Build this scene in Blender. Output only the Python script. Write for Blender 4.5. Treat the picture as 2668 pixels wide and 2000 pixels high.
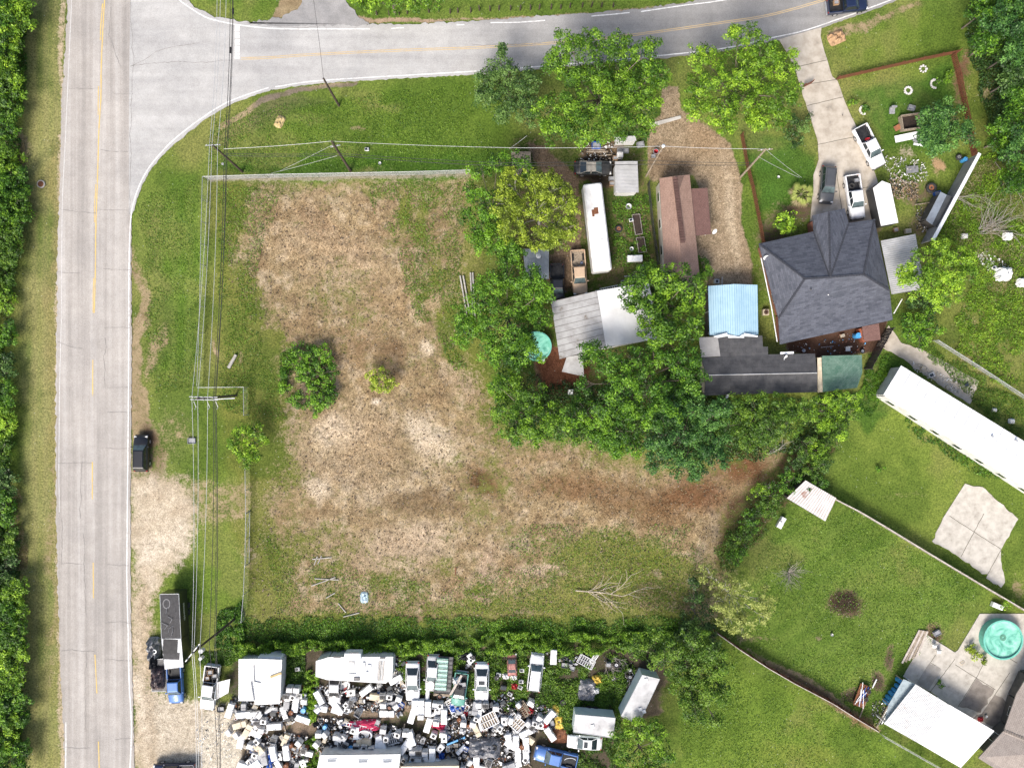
import bpy, bmesh, math, random
import numpy as np
from mathutils import Vector, Matrix
for o in list(bpy.data.objects): bpy.data.objects.remove(o)
R = math.radians
S = 0.051; H = 105.0
SC = bpy.context.scene
COL = SC.collection
# ---------------------------------------------------------------- camera, sky, sun, exposure
cam = bpy.data.cameras.new('camera'); co = bpy.data.objects.new('camera', cam); COL.objects.link(co)
co.location = (0, 0, H); co.rotation_euler = (0, 0, 0)
cam.sensor_width = 36; cam.lens = 36 * H / (2668 * S); cam.clip_end = 3000; cam.clip_start = 1
SC.camera = co
SUN_EL, SUN_AZ = 47, 204          # azimuth clockwise from +Y, where the sun stands
w = bpy.data.worlds.new('World'); SC.world = w; w.use_nodes = True
nt = w.node_tree; bg = nt.nodes['Background']
sky = nt.nodes.new('ShaderNodeTexSky'); sky.sky_type = 'NISHITA'; sky.sun_disc = False
sky.sun_elevation = R(SUN_EL); sky.sun_rotation = R(SUN_AZ); sky.air_density = 1.0; sky.dust_density = 4.0; sky.ozone_density = 0.6
nt.links.new(sky.outputs[0], bg.inputs[0]); bg.inputs[1].default_value = 0.135
sl = bpy.data.lights.new('sun', 'SUN'); so = bpy.data.objects.new('sun', sl); COL.objects.link(so)
sl.energy = 2.8; sl.angle = R(22); sl.color = (1.0, 0.955, 0.9)
sd = Vector((math.sin(R(SUN_AZ)) * math.cos(R(SUN_EL)), math.cos(R(SUN_AZ)) * math.cos(R(SUN_EL)), math.sin(R(SUN_EL))))
so.rotation_euler = sd.to_track_quat('Z', 'Y').to_euler(); so.location = (0, -20, 60)
SC.view_settings.view_transform = 'Standard'; SC.view_settings.look = 'None'
SC.view_settings.exposure = 0.68; SC.view_settings.gamma = 1
SC.cycles.max_bounces = 6; SC.cycles.diffuse_bounces = 3; SC.cycles.transparent_max_bounces = 6

# ---------------------------------------------------------------- picture pixels -> places
def W(u, v, z=0.0):
    k = S * (1 - z / H); return Vector(((u - 1334) * k, -(v - 1000) * k, z))
def _t(ox, oy, f): return lambda x, y: (ox + x / f, oy + y / f)
F = 2.4857
d = _t(0, 0, 2212 / 2668)
t1 = _t(0, 0, F); t2 = _t(650, 0, F); t3 = _t(1300, 0, F); t4 = _t(1968, 0, F); t5 = _t(0, 650, F); t6 = _t(650, 650, F)
t7 = _t(1300, 650, F); t8 = _t(1968, 650, F); t9 = _t(0, 1333, F); tA = _t(650, 1333, F); tB = _t(1300, 1333, F); tC = _t(1968, 1333, F)
z1 = _t(520, 1690, 5.3475); z2 = _t(900, 1690, 5.3475); z3 = _t(1260, 1680, 4.8087); z4 = _t(1360, 360, 5.5275)
z5 = _t(1360, 620, 2.1625); z6 = _t(1780, 700, 2.352); z7 = _t(2240, 1600, 2.381)
def L(f, *a): return [f(*p) for p in a]          # many points of one crop
def WL(pts, z=0): return [W(u, v, z) for u, v in pts]

# ---------------------------------------------------------------- object helpers
def link(o, parent=None):
    COL.objects.link(o)
    if parent: o.parent = parent
    return o
def tag(o, label=None, cat=None, group=None, kind=None):
    if label: o['label'] = label
    if cat: o['category'] = cat
    if group: o['group'] = group
    if kind: o['kind'] = kind
    return o
def thing(name, label, cat, loc=(0, 0, 0), rz=0.0, group=None):
    o = bpy.data.objects.new(name, None); link(o); o.location = loc; o.rotation_euler = (0, 0, rz); o.empty_display_size = .3
    return tag(o, label, cat, group)
def dup(root, loc, rz, label=None, group=None, scale=None):
    r = root.copy(); COL.objects.link(r); r.location = loc; r.rotation_euler = (0, 0, rz)
    if label: r['label'] = label
    if group: r['group'] = group
    if scale: r.scale = scale
    for ch in KIDS.get(root.name, []):
        c = ch.copy(); COL.objects.link(c); c.parent = r
        for g in KIDS.get(ch.name, []):
            e = g.copy(); COL.objects.link(e); e.parent = c
    return r
KIDS = {}
class MB:
    def __init__(s): s.v = []; s.f = []; s.sm = []
    def add(s, vs, fs, smooth=False):
        n = len(s.v); s.v += [tuple(p) for p in vs]; s.f += [tuple(i + n for i in q) for q in fs]; s.sm += [smooth] * len(fs); return s
    def box(s, c, sz, rz=0, tilt=None, taper=1.0):
        x, y, z = sz[0] / 2, sz[1] / 2, sz[2] / 2
        m = Matrix.Rotation(rz, 3, 'Z')
        if tilt: m = m @ Matrix.Rotation(tilt[1], 3, 'Y') @ Matrix.Rotation(tilt[0], 3, 'X')
        vs = []
        for k in (-1, 1):
            t = taper if k > 0 else 1
            for a, b in ((-1, -1), (1, -1), (1, 1), (-1, 1)): vs.append(m @ Vector((a * x * t, b * y * t, k * z)) + Vector(c))
        return s.add(vs, [(3, 2, 1, 0), (4, 5, 6, 7), (0, 1, 5, 4), (1, 2, 6, 5), (2, 3, 7, 6), (3, 0, 4, 7)])
    def bbox(s, c, sz, b=.03, rz=0, tilt=None):      # bevelled box
        x, y, z = sz[0] / 2, sz[1] / 2, sz[2] / 2; b = min(b, x * .45, y * .45, z * .45)
        m = Matrix.Rotation(rz, 3, 'Z')
        if tilt: m = m @ Matrix.Rotation(tilt[1], 3, 'Y') @ Matrix.Rotation(tilt[0], 3, 'X')
        def ring(e, zz): return [(x - e, -y), (x, -y + e), (x, y - e), (x - e, y), (-x + e, y), (-x, y - e), (-x, -y + e), (-x + e, -y)], zz
        rows = []
        for ins, zz in ((b, -z), (0, -z + b), (0, z - b), (b, z)):
            rows.append([m @ Vector((px * (1 - ins / x), py * (1 - ins / y), zz)) + Vector(c) for px, py in ring(b, zz)[0]])
        vs = [p for r_ in rows for p in r_]; fs = []
        for k in range(3):
            for i in range(8): j = (i + 1) % 8; fs.append((k * 8 + i, k * 8 + j, k * 8 + 8 + j, k * 8 + 8 + i))
        fs.append(tuple(range(24, 32))); fs.append(tuple(reversed(range(8))))
        return s.add(vs, fs)
    def cyl(s, a, b, r, r2=None, n=10, cap=True, smooth=True):
        a = Vector(a); b = Vector(b); r2 = r if r2 is None else r2; ax = (b - a)
        if ax.length < 1e-6: return s
        q = ax.to_track_quat('Z', 'Y'); vs = []
        for p, rr in ((a, r), (b, r2)):
            for i in range(n): t = 2 * math.pi * i / n; vs.append(q @ Vector((math.cos(t) * rr, math.sin(t) * rr, 0)) + p)
        s.add(vs, [(i, (i + 1) % n, n + (i + 1) % n, n + i) for i in range(n)], smooth)
        if cap: s.add(vs[:n], [tuple(reversed(range(n)))]); s.add(vs[n:], [tuple(range(n))])
        return s
    def tube(s, pts, r, n=6, r2=None):
        k = len(pts)
        for i in range(k - 1):
            ra = r if r2 is None else r + (r2 - r) * i / (k - 1); rb = r if r2 is None else r + (r2 - r) * (i + 1) / (k - 1)
            s.cyl(pts[i], pts[i + 1], ra, rb, n, cap=(i in (0, k - 2)))
        return s
    def ring(s, c, r0, r1, z0, z1, n=20, ry=None):
        vs = []
        for rr, zz in ((r0, z0), (r0, z1), (r1, z1), (r1, z0)):
            for i in range(n): t = 2 * math.pi * i / n; vs.append((c[0] + math.cos(t) * rr, c[1] + math.sin(t) * rr * (ry or 1), c[2] + zz))
        return s.add(vs, [(k * n + i, k * n + (i + 1) % n, ((k + 1) % 4) * n + (i + 1) % n, ((k + 1) % 4) * n + i) for k in range(4) for i in range(n)])
    def prism(s, pts, z0, z1):
        n = len(pts); P = [Vector(p) for p in pts]
        ar = sum(P[i].x * P[(i + 1) % n].y - P[(i + 1) % n].x * P[i].y for i in range(n))
        if ar < 0: P = P[::-1]
        vs = [(p.x, p.y, z0) for p in P] + [(p.x, p.y, z1) for p in P]
        return s.add(vs, [tuple(reversed(range(n))), tuple(range(n, 2 * n))] + [(i, (i + 1) % n, n + (i + 1) % n, n + i) for i in range(n)])
    def quad(s, *p): return s.add(p, [tuple(range(len(p)))])
    def lathe(s, c, prof, n=16, smooth=True):
        vs = []
        for r_, z in prof:
            for i in range(n): t = 2 * math.pi * i / n; vs.append((c[0] + math.cos(t) * r_, c[1] + math.sin(t) * r_, c[2] + z))
        return s.add(vs, [(k * n + i, k * n + (i + 1) % n, (k + 1) * n + (i + 1) % n, (k + 1) * n + i) for k in range(len(prof) - 1) for i in range(n)], smooth)
    def build(s, name, mat, parent=None, uv=False):
        me = bpy.data.meshes.new(name); me.from_pydata(s.v, [], s.f)
        if s.sm and any(s.sm): me.polygons.foreach_set('use_smooth', s.sm)
        if uv: planar_uv(me)
        me.materials.append(mat); me.update()
        o = bpy.data.objects.new(name, me); link(o, parent)
        if parent: KIDS.setdefault(parent.name, []).append(o)
        return o
def planar_uv(me):
    uvl = me.uv_layers.new(name='UVMap')
    for p in me.polygons:
        n = p.normal; h = Vector((0, 0, 1)).cross(n)
        h = h.normalized() if h.length > .02 else Vector((1, 0, 0)); k = n.cross(h)
        for li in p.loop_indices:
            c = me.vertices[me.loops[li].vertex_index].co; uvl.data[li].uv = (c.dot(h), c.dot(k))

# ---------------------------------------------------------------- materials
MATS = {}
def nn(nt, typ, **kw):
    n = nt.nodes.new(typ)
    for k, v in kw.items():
        if k in n.inputs: n.inputs[k].default_value = v
        else: setattr(n, k, v)
    return n
def ramp(nt, fac, stops):
    r_ = nt.nodes.new('ShaderNodeValToRGB'); e = r_.color_ramp.elements
    while len(e) < len(stops): e.new(.5)
    for i, (p, c) in enumerate(stops): e[i].position = p; e[i].color = (*c, 1) if len(c) == 3 else c
    nt.links.new(fac, r_.inputs[0]); return r_.outputs[0]
def mixc(nt, f, a, b, mode='MIX'):
    m = nt.nodes.new('ShaderNodeMix'); m.data_type = 'RGBA'; m.blend_type = mode
    for s_, x in ((0, f), (6, a), (7, b)):
        if isinstance(x, (int, float)): m.inputs[s_].default_value = x
        elif isinstance(x, tuple): m.inputs[s_].default_value = (*x, 1) if len(x) == 3 else x
        else: nt.links.new(x, m.inputs[s_])
    return m.outputs[2]
def coords(nt, kind='Object', scale=1.0, vec=None):
    tc = nt.nodes.new('ShaderNodeTexCoord'); mp = nt.nodes.new('ShaderNodeMapping')
    nt.links.new(tc.outputs[kind], mp.inputs[0]); mp.inputs['Scale'].default_value = vec or (scale,) * 3; return mp.outputs[0]
def noise(nt, vec, scale, detail=3, rough=.6, dist=0):
    n = nt.nodes.new('ShaderNodeTexNoise'); n.inputs['Scale'].default_value = scale; n.inputs['Detail'].default_value = detail
    n.inputs['Roughness'].default_value = rough; n.inputs['Distortion'].default_value = dist; nt.links.new(vec, n.inputs['Vector']); return n.outputs[0]
def newmat(name):
    m = bpy.data.materials.new(name); m.use_nodes = True; return m, m.node_tree, m.node_tree.nodes['Principled BSDF']
def bump(nt, h, b, strength=.5, dist=.05):
    n = nt.nodes.new('ShaderNodeBump'); n.inputs['Strength'].default_value = strength; n.inputs['Distance'].default_value = dist
    nt.links.new(h, n.inputs['Height']); nt.links.new(n.outputs[0], b.inputs['Normal'])
def mat(name, c1, c2=None, sc=2.0, rough=.7, metal=0, bmp=0, c3=None, coat=0, spec=.5, dist=0):
    """two or three tone worn surface"""
    if name in MATS: return MATS[name]
    m, nt, b = newmat(name); c2 = c2 or tuple(x * .8 for x in c1)
    v = coords(nt); n = noise(nt, v, sc, 5, .65, dist)
    st = [(.35, c2), (.6, c1)]
    if c3: st = [(.28, c3), (.38, c2), (.6, c1)]
    nt.links.new(ramp(nt, n, st), b.inputs['Base Color'])
    b.inputs['Roughness'].default_value = rough; b.inputs['Metallic'].default_value = metal; b.inputs['Specular IOR Level'].default_value = spec
    b.inputs['Coat Weight'].default_value = coat
    if bmp: bump(nt, noise(nt, v, sc * 4, 4), b, bmp, .03)
    MATS[name] = m; return m
def shingle(name, c1, c2, c3, bw=.33, bh=.16, blotch=.5):
    if name in MATS: return MATS[name]
    m, nt, b = newmat(name); v = coords(nt, 'UV')
    br = nt.nodes.new('ShaderNodeTexBrick'); nt.links.new(v, br.inputs['Vector'])
    br.inputs['Scale'].default_value = 1; br.inputs['Brick Width'].default_value = bw; br.inputs['Row Height'].default_value = bh
    br.inputs['Mortar Size'].default_value = .014; br.inputs['Color1'].default_value = (*c1, 1); br.inputs['Color2'].default_value = (*c2, 1)
    br.inputs['Mortar'].default_value = (*tuple(x * .3 for x in c2), 1); br.inputs['Bias'].default_value = 0
    o = coords(nt); n = noise(nt, o, 1.2, 5, .7); n2 = noise(nt, o, 9, 3)
    c = mixc(nt, ramp(nt, n, [(.4, (0, 0, 0)), (.7, (blotch,) * 3)]), br.outputs[0], c3)
    c = mixc(nt, .35, c, ramp(nt, n2, [(.3, tuple(x * .5 for x in c1)), (.7, tuple(min(1, x * 1.6) for x in c1))]))
    nt.links.new(c, b.inputs['Base Color']); b.inputs['Roughness'].default_value = .9
    bump(nt, br.outputs['Fac'], b, -.5, .02) if False else bump(nt, n2, b, .3, .02)
    MATS[name] = m; return m
def leafmat(name, dark, mid, light, trans=.35):
    if name in MATS: return MATS[name]
    m, nt, b = newmat(name)
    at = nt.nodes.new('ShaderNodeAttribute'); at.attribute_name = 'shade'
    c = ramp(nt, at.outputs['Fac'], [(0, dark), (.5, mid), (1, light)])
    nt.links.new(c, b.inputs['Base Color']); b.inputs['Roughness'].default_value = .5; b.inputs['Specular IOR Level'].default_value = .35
    tr = nt.nodes.new('ShaderNodeBsdfTranslucent'); nt.links.new(c, tr.inputs[0])
    mx = nt.nodes.new('ShaderNodeMixShader'); mx.inputs[0].default_value = trans
    nt.links.new(b.outputs[0], mx.inputs[1]); nt.links.new(tr.outputs[0], mx.inputs[2])
    nt.links.new(mx.outputs[0], nt.nodes['Material Output'].inputs[0]); MATS[name] = m; return m
def glassmat(name='dark_glass', c=(.02, .03, .035)):
    return mat(name, c, tuple(x * .7 for x in c), 1, .06, 0, spec=.8)
G = {}
G['white'] = mat('white_paint', (.80, .80, .79), (.62, .61, .58), 1.6, .55)
G['whitemetal'] = mat('white_sheet_metal', (.82, .83, .83), (.70, .70, .69), .8, .45)
G['enamel'] = mat('white_enamel', (.80, .80, .80), (.60, .59, .56), 1.6, .35, coat=.2, c3=(.28, .22, .16))
G['cream'] = mat('cream_enamel', (.60, .52, .38), (.45, .37, .25), 2, .5)
G['black'] = mat('black_plastic', (.016, .016, .018), (.035, .035, .035), 2, .5, spec=.25)
G['rubber'] = mat('tyre_rubber', (.02, .02, .02), (.035, .033, .03), 5, .85)
G['steel'] = mat('galvanised_steel', (.52, .53, .54), (.36, .37, .38), 2, .45, .6)
G['darksteel'] = mat('dark_steel', (.10, .10, .105), (.05, .05, .05), 2, .5, .5)
G['grey'] = mat('grey_plastic', (.30, .31, .32), (.2, .2, .21), 2, .5)
G['rust'] = mat('rusted_steel', (.20, .075, .03), (.09, .035, .018), 4, .85, bmp=.3)
G['wood'] = mat('weathered_wood', (.34, .28, .21), (.17, .13, .09), 5, .85, bmp=.3)
G['polewood'] = mat('creosote_pole_wood', (.075, .055, .04), (.035, .026, .02), 4, .85)
G['redwood'] = mat('red_stained_wood', (.21, .07, .033), (.10, .034, .018), 4, .8)
G['greywood'] = mat('grey_fence_wood', (.36, .33, .30), (.18, .15, .13), 4, .85)
G['concrete'] = mat('concrete', (.50, .475, .43), (.36, .335, .29), .5, .85, bmp=.15, c3=(.24, .22, .19))
G['brick'] = mat('red_brick', (.30, .12, .075), (.17, .07, .05), 5, .9)
G['cardboard'] = mat('cardboard', (.42, .27, .15), (.28, .17, .09), 4, .9)
G['blue'] = mat('blue_plastic', (.015, .12, .50), (.01, .06, .28), 2, .4)
G['lightblue'] = mat('light_blue_plastic', (.08, .38, .72), (.05, .24, .5), 2, .4)
G['red'] = mat('red_plastic', (.45, .02, .03), (.28, .015, .02), 2, .45)
G['pink'] = mat('pink_cloth', (.60, .04, .12), (.36, .02, .06), 2, .8)
G['green'] = mat('green_plastic', (.04, .25, .10), (.03, .14, .06), 2, .5)
G['yellow'] = mat('yellow_paint', (.62, .44, .06), (.42, .28, .05), 2, .5)
G['tarp'] = mat('black_tarpaulin', (.032, .032, .036), (.012, .012, .014), 3, .45, bmp=.8, spec=.3)
G['bluetarp'] = mat('blue_tarpaulin', (.02, .10, .42), (.01, .04, .2), 3, .4, bmp=.6)
G['greytarp'] = mat('grey_tarpaulin', (.22, .22, .23), (.12, .12, .13), 3, .35, bmp=.6)
G['chrome'] = mat('bright_alloy', (.7, .7, .71), (.5, .5, .51), 3, .3, .7)
G['lamp'] = mat('clear_lamp_lens', (.6, .6, .58), (.45, .45, .45), 3, .15)
G['redlamp'] = mat('red_lamp_lens', (.35, .015, .015), (.25, .01, .01), 3, .2)
G['glass'] = glassmat()
G['soil'] = mat('dark_soil', (.045, .03, .022), (.025, .017, .013), 6, .95, bmp=.8)
G['copper'] = mat('copper_brown_paint', (.33, .13, .06), (.2, .08, .04), 3, .6)
# ================================================================ GROUND
rng = np.random.default_rng(7); random.seed(11)
def vnoise(x, y, sc, seed):
    g = np.random.default_rng(seed).random((256, 256)); X = x / sc + 97.3; Y = y / sc + 61.7
    xi = np.floor(X).astype(int); yi = np.floor(Y).astype(int); fx = X - xi; fy = Y - yi
    fx = fx * fx * (3 - 2 * fx); fy = fy * fy * (3 - 2 * fy); a = lambda i, j: g[(xi + i) % 256, (yi + j) % 256]
    return (a(0, 0) * (1 - fx) + a(1, 0) * fx) * (1 - fy) + (a(0, 1) * (1 - fx) + a(1, 1) * fx) * fy
def fbm(x, y, sc, o=4, seed=1):
    t = 0; A = 1; n = 0
    for k in range(o): t = t + A * vnoise(x, y, sc / 2 ** k, seed + k); n += A; A *= .55
    return t / n
def axis(lo, hi, st): return np.concatenate([[-900, -400, -180, lo - 20], np.arange(lo, hi + st, st), [hi + 20, 180, 400, 900]])
gx = axis(-82, 82, .27); gy = axis(-63, 63, .27)
GX, GY = np.meshgrid(gx, gy); gx1 = GX.ravel(); gy1 = GY.ravel()
GU = gx1 / S + 1334; GV = 1000 - gy1 / S           # ground metres as plan units
wx = (fbm(gx1, gy1, 5, 4, 11) - .5); wy = (fbm(gx1, gy1, 5, 4, 21) - .5)
WU = GU + wx * 70; WV = GV + wy * 70               # wobbled plan for ragged outlines
def sst(t): t = np.clip(t, 0, 1); return t * t * (3 - 2 * t)
def poly(pts, soft=12, wob=1.0):
    U = GU + (WU - GU) * wob; V = GV + (WV - GV) * wob
    ins = np.zeros(len(U), bool); dm = np.full(len(U), 1e9); n = len(pts)
    for i in range(n):
        x0, y0 = pts[i]; x1, y1 = pts[(i + 1) % n]
        c = ((y0 > V) != (y1 > V)) & (U < (x1 - x0) * (V - y0) / ((y1 - y0) or 1e-9) + x0); ins ^= c
        dx, dy = x1 - x0, y1 - y0; t = np.clip(((U - x0) * dx + (V - y0) * dy) / (dx * dx + dy * dy + 1e-9), 0, 1)
        dm = np.minimum(dm, np.hypot(U - x0 - t * dx, V - y0 - t * dy))
    return sst(np.where(ins, dm, -dm) / (2 * soft) + .5)
def blob(p, ru, rv=None, ang=0, wob=1.0):
    rv = rv or ru; U = GU + (WU - GU) * wob - p[0]; V = GV + (WV - GV) * wob - p[1]; c, s_ = math.cos(R(ang)), math.sin(R(ang))
    a = (U * c + V * s_) / ru; b = (-U * s_ + V * c) / rv; return sst(1.25 - .75 * np.sqrt(a * a + b * b) * 1.3)
N1 = fbm(gx1, gy1, 9, 5, 31); N2 = fbm(gx1, gy1, 2.2, 4, 41); N3 = fbm(gx1, gy1, 25, 3, 51)
N1 = np.clip((N1 - .5) * 2.2 + .5, 0, 1); N2 = np.clip((N2 - .5) * 2 + .5, 0, 1); N3 = np.clip((N3 - .5) * 2 + .5, 0, 1)
cg = np.zeros((len(gx1), 3)); cd = np.zeros_like(cg); dm = np.zeros(len(gx1))
def lay(c, m, col): m = m[:, None]; c[:] = c * (1 - m) + np.array(col) * m
cg[:] = (.088, .138, .024); lay(cg, N1 * .8, (.145, .185, .038)); lay(cg, sst(N2 * 1.6 - .7) * .6, (.042, .082, .012)); lay(cg, sst(N3 * 2 - .9) * .6, (.16, .165, .05))
cd[:] = (.255, .20, .118); lay(cd, N1 * .7, (.33, .265, .165)); lay(cd, sst(N2 * 2 - 1) * .35, (.155, .105, .062))
OLIVE = (.135, .118, .040); DRY = (.20, .17, .075); LUSH = (.035, .095, .010); BRIGHT = (.13, .18, .028); DARKG = (.022, .048, .009)
SAND = (.50, .45, .37); TAN = (.30, .225, .14); BROWN = (.135, .078, .038); RED = (.125, .06, .03); PALE = (.50, .44, .35); DKBR = (.06, .034, .02); GREY = (.33, .30, .26)
# -- left verge
lay(cg, poly(L(d, (60, -30), (140, -30), (135, 500), (130, 1100), (135, 1690), (40, 1690), (40, 500)), 20) * .8, (.20, .20, .08))
lay(cg, poly(L(d, (105, 300), (130, 300), (130, 1400), (108, 1400)), 12) * .7, DRY)
for a in ((95, 130), (95, 500), (60, 760), (90, 1230), (95, 1390)): lay(cg, blob(d(*a), 28, 95) * .6, (.075, .12, .025))
dm = np.maximum(dm, poly(L(d, (128, -30), (145, -30), (139, 420), (132, 800), (133, 1200), (145, 1690), (128, 1690), (120, 900)), 8, .5) * .62)
dm = np.maximum(dm, poly(L(d, (100, 1000), (122, 1000), (124, 1500), (104, 1500)), 14) * .42)
lay(cd, poly(L(d, (118, -30), (150, -30), (143, 800), (150, 1690), (120, 1690)), 8) * .8, (.42, .35, .25))
dm = np.maximum(dm, blob(d(45, 320), 30, 70) * .6)
# -- right verge of the main road
lay(cg, poly(L(d, (350, 380), (440, 380), (430, 780), (340, 800)), 25) * .75, (.075, .145, .018))
lay(cg, poly(L(d, (330, 430), (350, 430), (370, 760), (330, 800)), 16) * .7, (.10, .12, .035))
dm = np.maximum(dm, poly(L(d, (284, 520), (302, 600), (318, 780), (328, 900), (330, 1000), (284, 1000)), 10) * .72)
dm = np.maximum(dm, blob(d(335, 760), 22, 95) * .55); dm = np.maximum(dm, blob(d(300, 620), 16, 130) * .5)
dm = np.maximum(dm, poly(L(d, (284, 985), (325, 1000), (398, 1040), (412, 1120), (408, 1190), (352, 1240), (336, 1300), (330, 1380), (332, 1500), (420, 1520), (560, 1560), (560, 1700), (284, 1700)), 60, 1.6) * 1.05)
sand_ = poly(L(d, (284, 1000), (400, 1040), (412, 1180), (345, 1260), (345, 1480), (520, 1500), (520, 1690), (284, 1690)), 60, 1.5); lay(cd, sand_ * .8, SAND); lay(cd, sand_ * sst(N2 * 2 - .9) * .45, (.36, .30, .22)); lay(cd, sand_ * sst(N1 * 2.2 - 1.2) * .5, (.60, .56, .49))
lay(cd, poly(L(d, (322, 1470), (520, 1480), (520, 1690), (322, 1690)), 20) * .85, (.43, .395, .33))
lay(cd, poly(L(d, (440, 1540), (520, 1560), (520, 1690), (400, 1690)), 14) * .8, (.50, .48, .42))
lay(cd, poly(L(d, (300, 1250), (325, 1300), (345, 1690), (325, 1690)), 12) * .4, (.26, .20, .13))
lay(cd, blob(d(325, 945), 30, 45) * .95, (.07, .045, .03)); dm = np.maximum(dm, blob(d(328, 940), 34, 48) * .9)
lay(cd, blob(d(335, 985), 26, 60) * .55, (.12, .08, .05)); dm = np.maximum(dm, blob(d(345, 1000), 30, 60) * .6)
lay(cg, blob(d(370, 940), 60, 110) * .6, (.15, .17, .055)); dm = np.maximum(dm, blob(d(370, 930), 45, 80) * .38)
lay(cg, poly(L(d, (420, 870), (530, 870), (525, 1000), (420, 1070)), 20) * .6, (.085, .12, .02))
lay(cg, poly(L(d, (360, 1180), (528, 1130), (528, 1340), (400, 1330)), 20) * .7, (.09, .145, .022))
dm = np.maximum(dm, poly(L(d, (400, 1040), (540, 1050), (540, 1120), (400, 1160)), 22) * .5)
dm = np.maximum(dm, blob(d(335, 1360), 20, 40) * .4)
# -- grass by the curve
lay(cg, poly(L(d, (480, 250), (1000, 165), (1080, 200), (1100, 330), (1000, 370), (450, 375), (430, 340)), 20) * .6, (.07, .135, .014))
lay(cg, poly(L(d, (470, 330), (1080, 330), (1080, 380), (470, 380)), 16) * .7, (.035, .095, .012))
lay(cg, poly(L(d, (450, 300), (560, 225), (660, 215), (700, 225), (560, 270), (470, 330)), 16) * .75, (.115, .11, .055))
for a in ((660, 262, 60, 14), (730, 320, 90, 22), (830, 235, 60, 12), (610, 345, 40, 14)): lay(cg, blob(d(a[0], a[1]), a[2], a[3]) * .6, (.20, .205, .07))
dm = np.maximum(dm, blob(d(775, 276), 30, 7, wob=.3) * .6); dm = np.maximum(dm, poly(L(d, (560, 212), (690, 178), (770, 172), (770, 184), (690, 190), (565, 226), (480, 280), (470, 270)), 5, .3) * .8)
lay(cd, poly(L(d, (540, 205), (790, 160), (790, 200), (540, 240)), 12) * .8, (.14, .12, .10))
dm = np.maximum(dm, poly(L(d, (450, 382), (700, 378), (1010, 371), (1012, 380), (700, 388), (455, 394)), 4, .15) * .75)
lay(cd, poly(L(d, (450, 382), (1010, 366), (1012, 384), (455, 398)), 6, .15) * .9, (.24, .23, .17))
# -- strip north of the side road
lay(cg, poly(L(d, (430, -50), (1500, -50), (1500, 0), (1300, 28), (800, 45), (600, 45), (500, 30)), 10) * .5, (.075, .13, .018))
dm = np.maximum(dm, poly(L(d, (780, 46), (900, 46), (1300, 38), (1360, 24), (1600, 4), (1600, -4), (1290, 28), (1000, 40), (770, 34)), 6, .3) * .9)
lay(cd, poly(L(d, (700, 30), (1600, -10), (1600, 20), (1000, 60), (700, 60)), 8) * .6, (.33, .24, .18))
dm = np.maximum(dm, poly(L(d, (625, -40), (645, -40), (655, 12), (600, 42), (585, 42)), 5, .3) * .9)
# -- the cleared field
fld = poly(L(d, (545, 392), (1010, 385), (1010, 560), (975, 640), (990, 740), (1060, 860), (1080, 950), (1250, 935), (1400, 1000), (1500, 1035), (1590, 960), (1720, 960), (1640, 1060), (1570, 1120), (1570, 1280), (1545, 1345), (545, 1360), (535, 1180), (560, 1060), (610, 1000), (620, 900), (600, 760), (495, 640), (482, 480)), 85)
dm = np.maximum(dm, fld * (.76 + .42 * (N1 - .5) + .25 * (N2 - .5)))
lay(cg, poly(L(d, (460, 400), (1030, 390), (1080, 950), (1600, 1000), (1570, 1350), (540, 1360), (470, 860)), 20) * .75, (.125, .13, .032))
lay(cg, poly(L(d, (460, 640), (600, 700), (600, 860), (540, 900), (460, 860)), 30) * .5, (.12, .14, .035))
for a, s_ in (((500, 470, 50, 80), .55), ((470, 580, 30, 90), .6), ((520, 700, 55, 50), .6), ((520, 830, 60, 40), .45), ((865, 450, 26, 60), .75), ((800, 415, 50, 18), .4), ((905, 480, 22, 70), .6), ((930, 600, 55, 70), .55), ((900, 660, 40, 60), .45), ((960, 690, 40, 45), .5), ((560, 870, 40, 70), .5), ((600, 740, 50, 40), .5), ((585, 1300, 50, 60), .4),
                 ((980, 770, 22, 28), .6), ((1350, 1205, 190, 75), .85), ((1380, 1215, 90, 25), .5), ((1330, 1290, 260, 45), .6), ((590, 1240, 60, 110), .45), ((560, 1140, 40, 60), .3), ((1000, 1310, 200, 24), .35), ((520, 620, 50, 120), .35), ((1200, 1215, 80, 22), .3), ((1480, 1250, 90, 70), .45), ((840, 1270, 90, 50), .35), ((1140, 1290, 200, 40), .35), ((650, 1180, 60, 40), .25), ((720, 1290, 40, 40), .25), ((1040, 1270, 18, 50), .45), ((965, 1240, 40, 40), .35), ((700, 440, 16, 40), .3), ((650, 480, 30, 30), .3)):
    dm = dm - blob(d(a[0], a[1]), a[2], a[3]) * s_ * .85
dm = np.clip(dm, 0, 1)
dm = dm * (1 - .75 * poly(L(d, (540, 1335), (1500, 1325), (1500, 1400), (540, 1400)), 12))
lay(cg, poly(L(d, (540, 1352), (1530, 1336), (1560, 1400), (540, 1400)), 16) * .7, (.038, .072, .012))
N4 = np.clip((fbm(gx1, gy1, 1.1, 3, 81) - .5) * 2.6 + .5, 0, 1)
lay(cd, fld * sst(N4 * 2 - 1.1) * .4, (.42, .365, .29)); lay(cd, fld * sst(1 - N4 * 2.2) * .35, (.13, .09, .055)); lay(cd, fld * sst(N2 * 2.4 - 1.5) * .2, (.30, .23, .14)); lay(cd, blob(d(800, 980), 230, 150) * .35 + 0, (.40, .35, .275)); lay(cd, blob(d(880, 1180), 150, 80) * .35, (.42, .37, .30))
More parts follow.
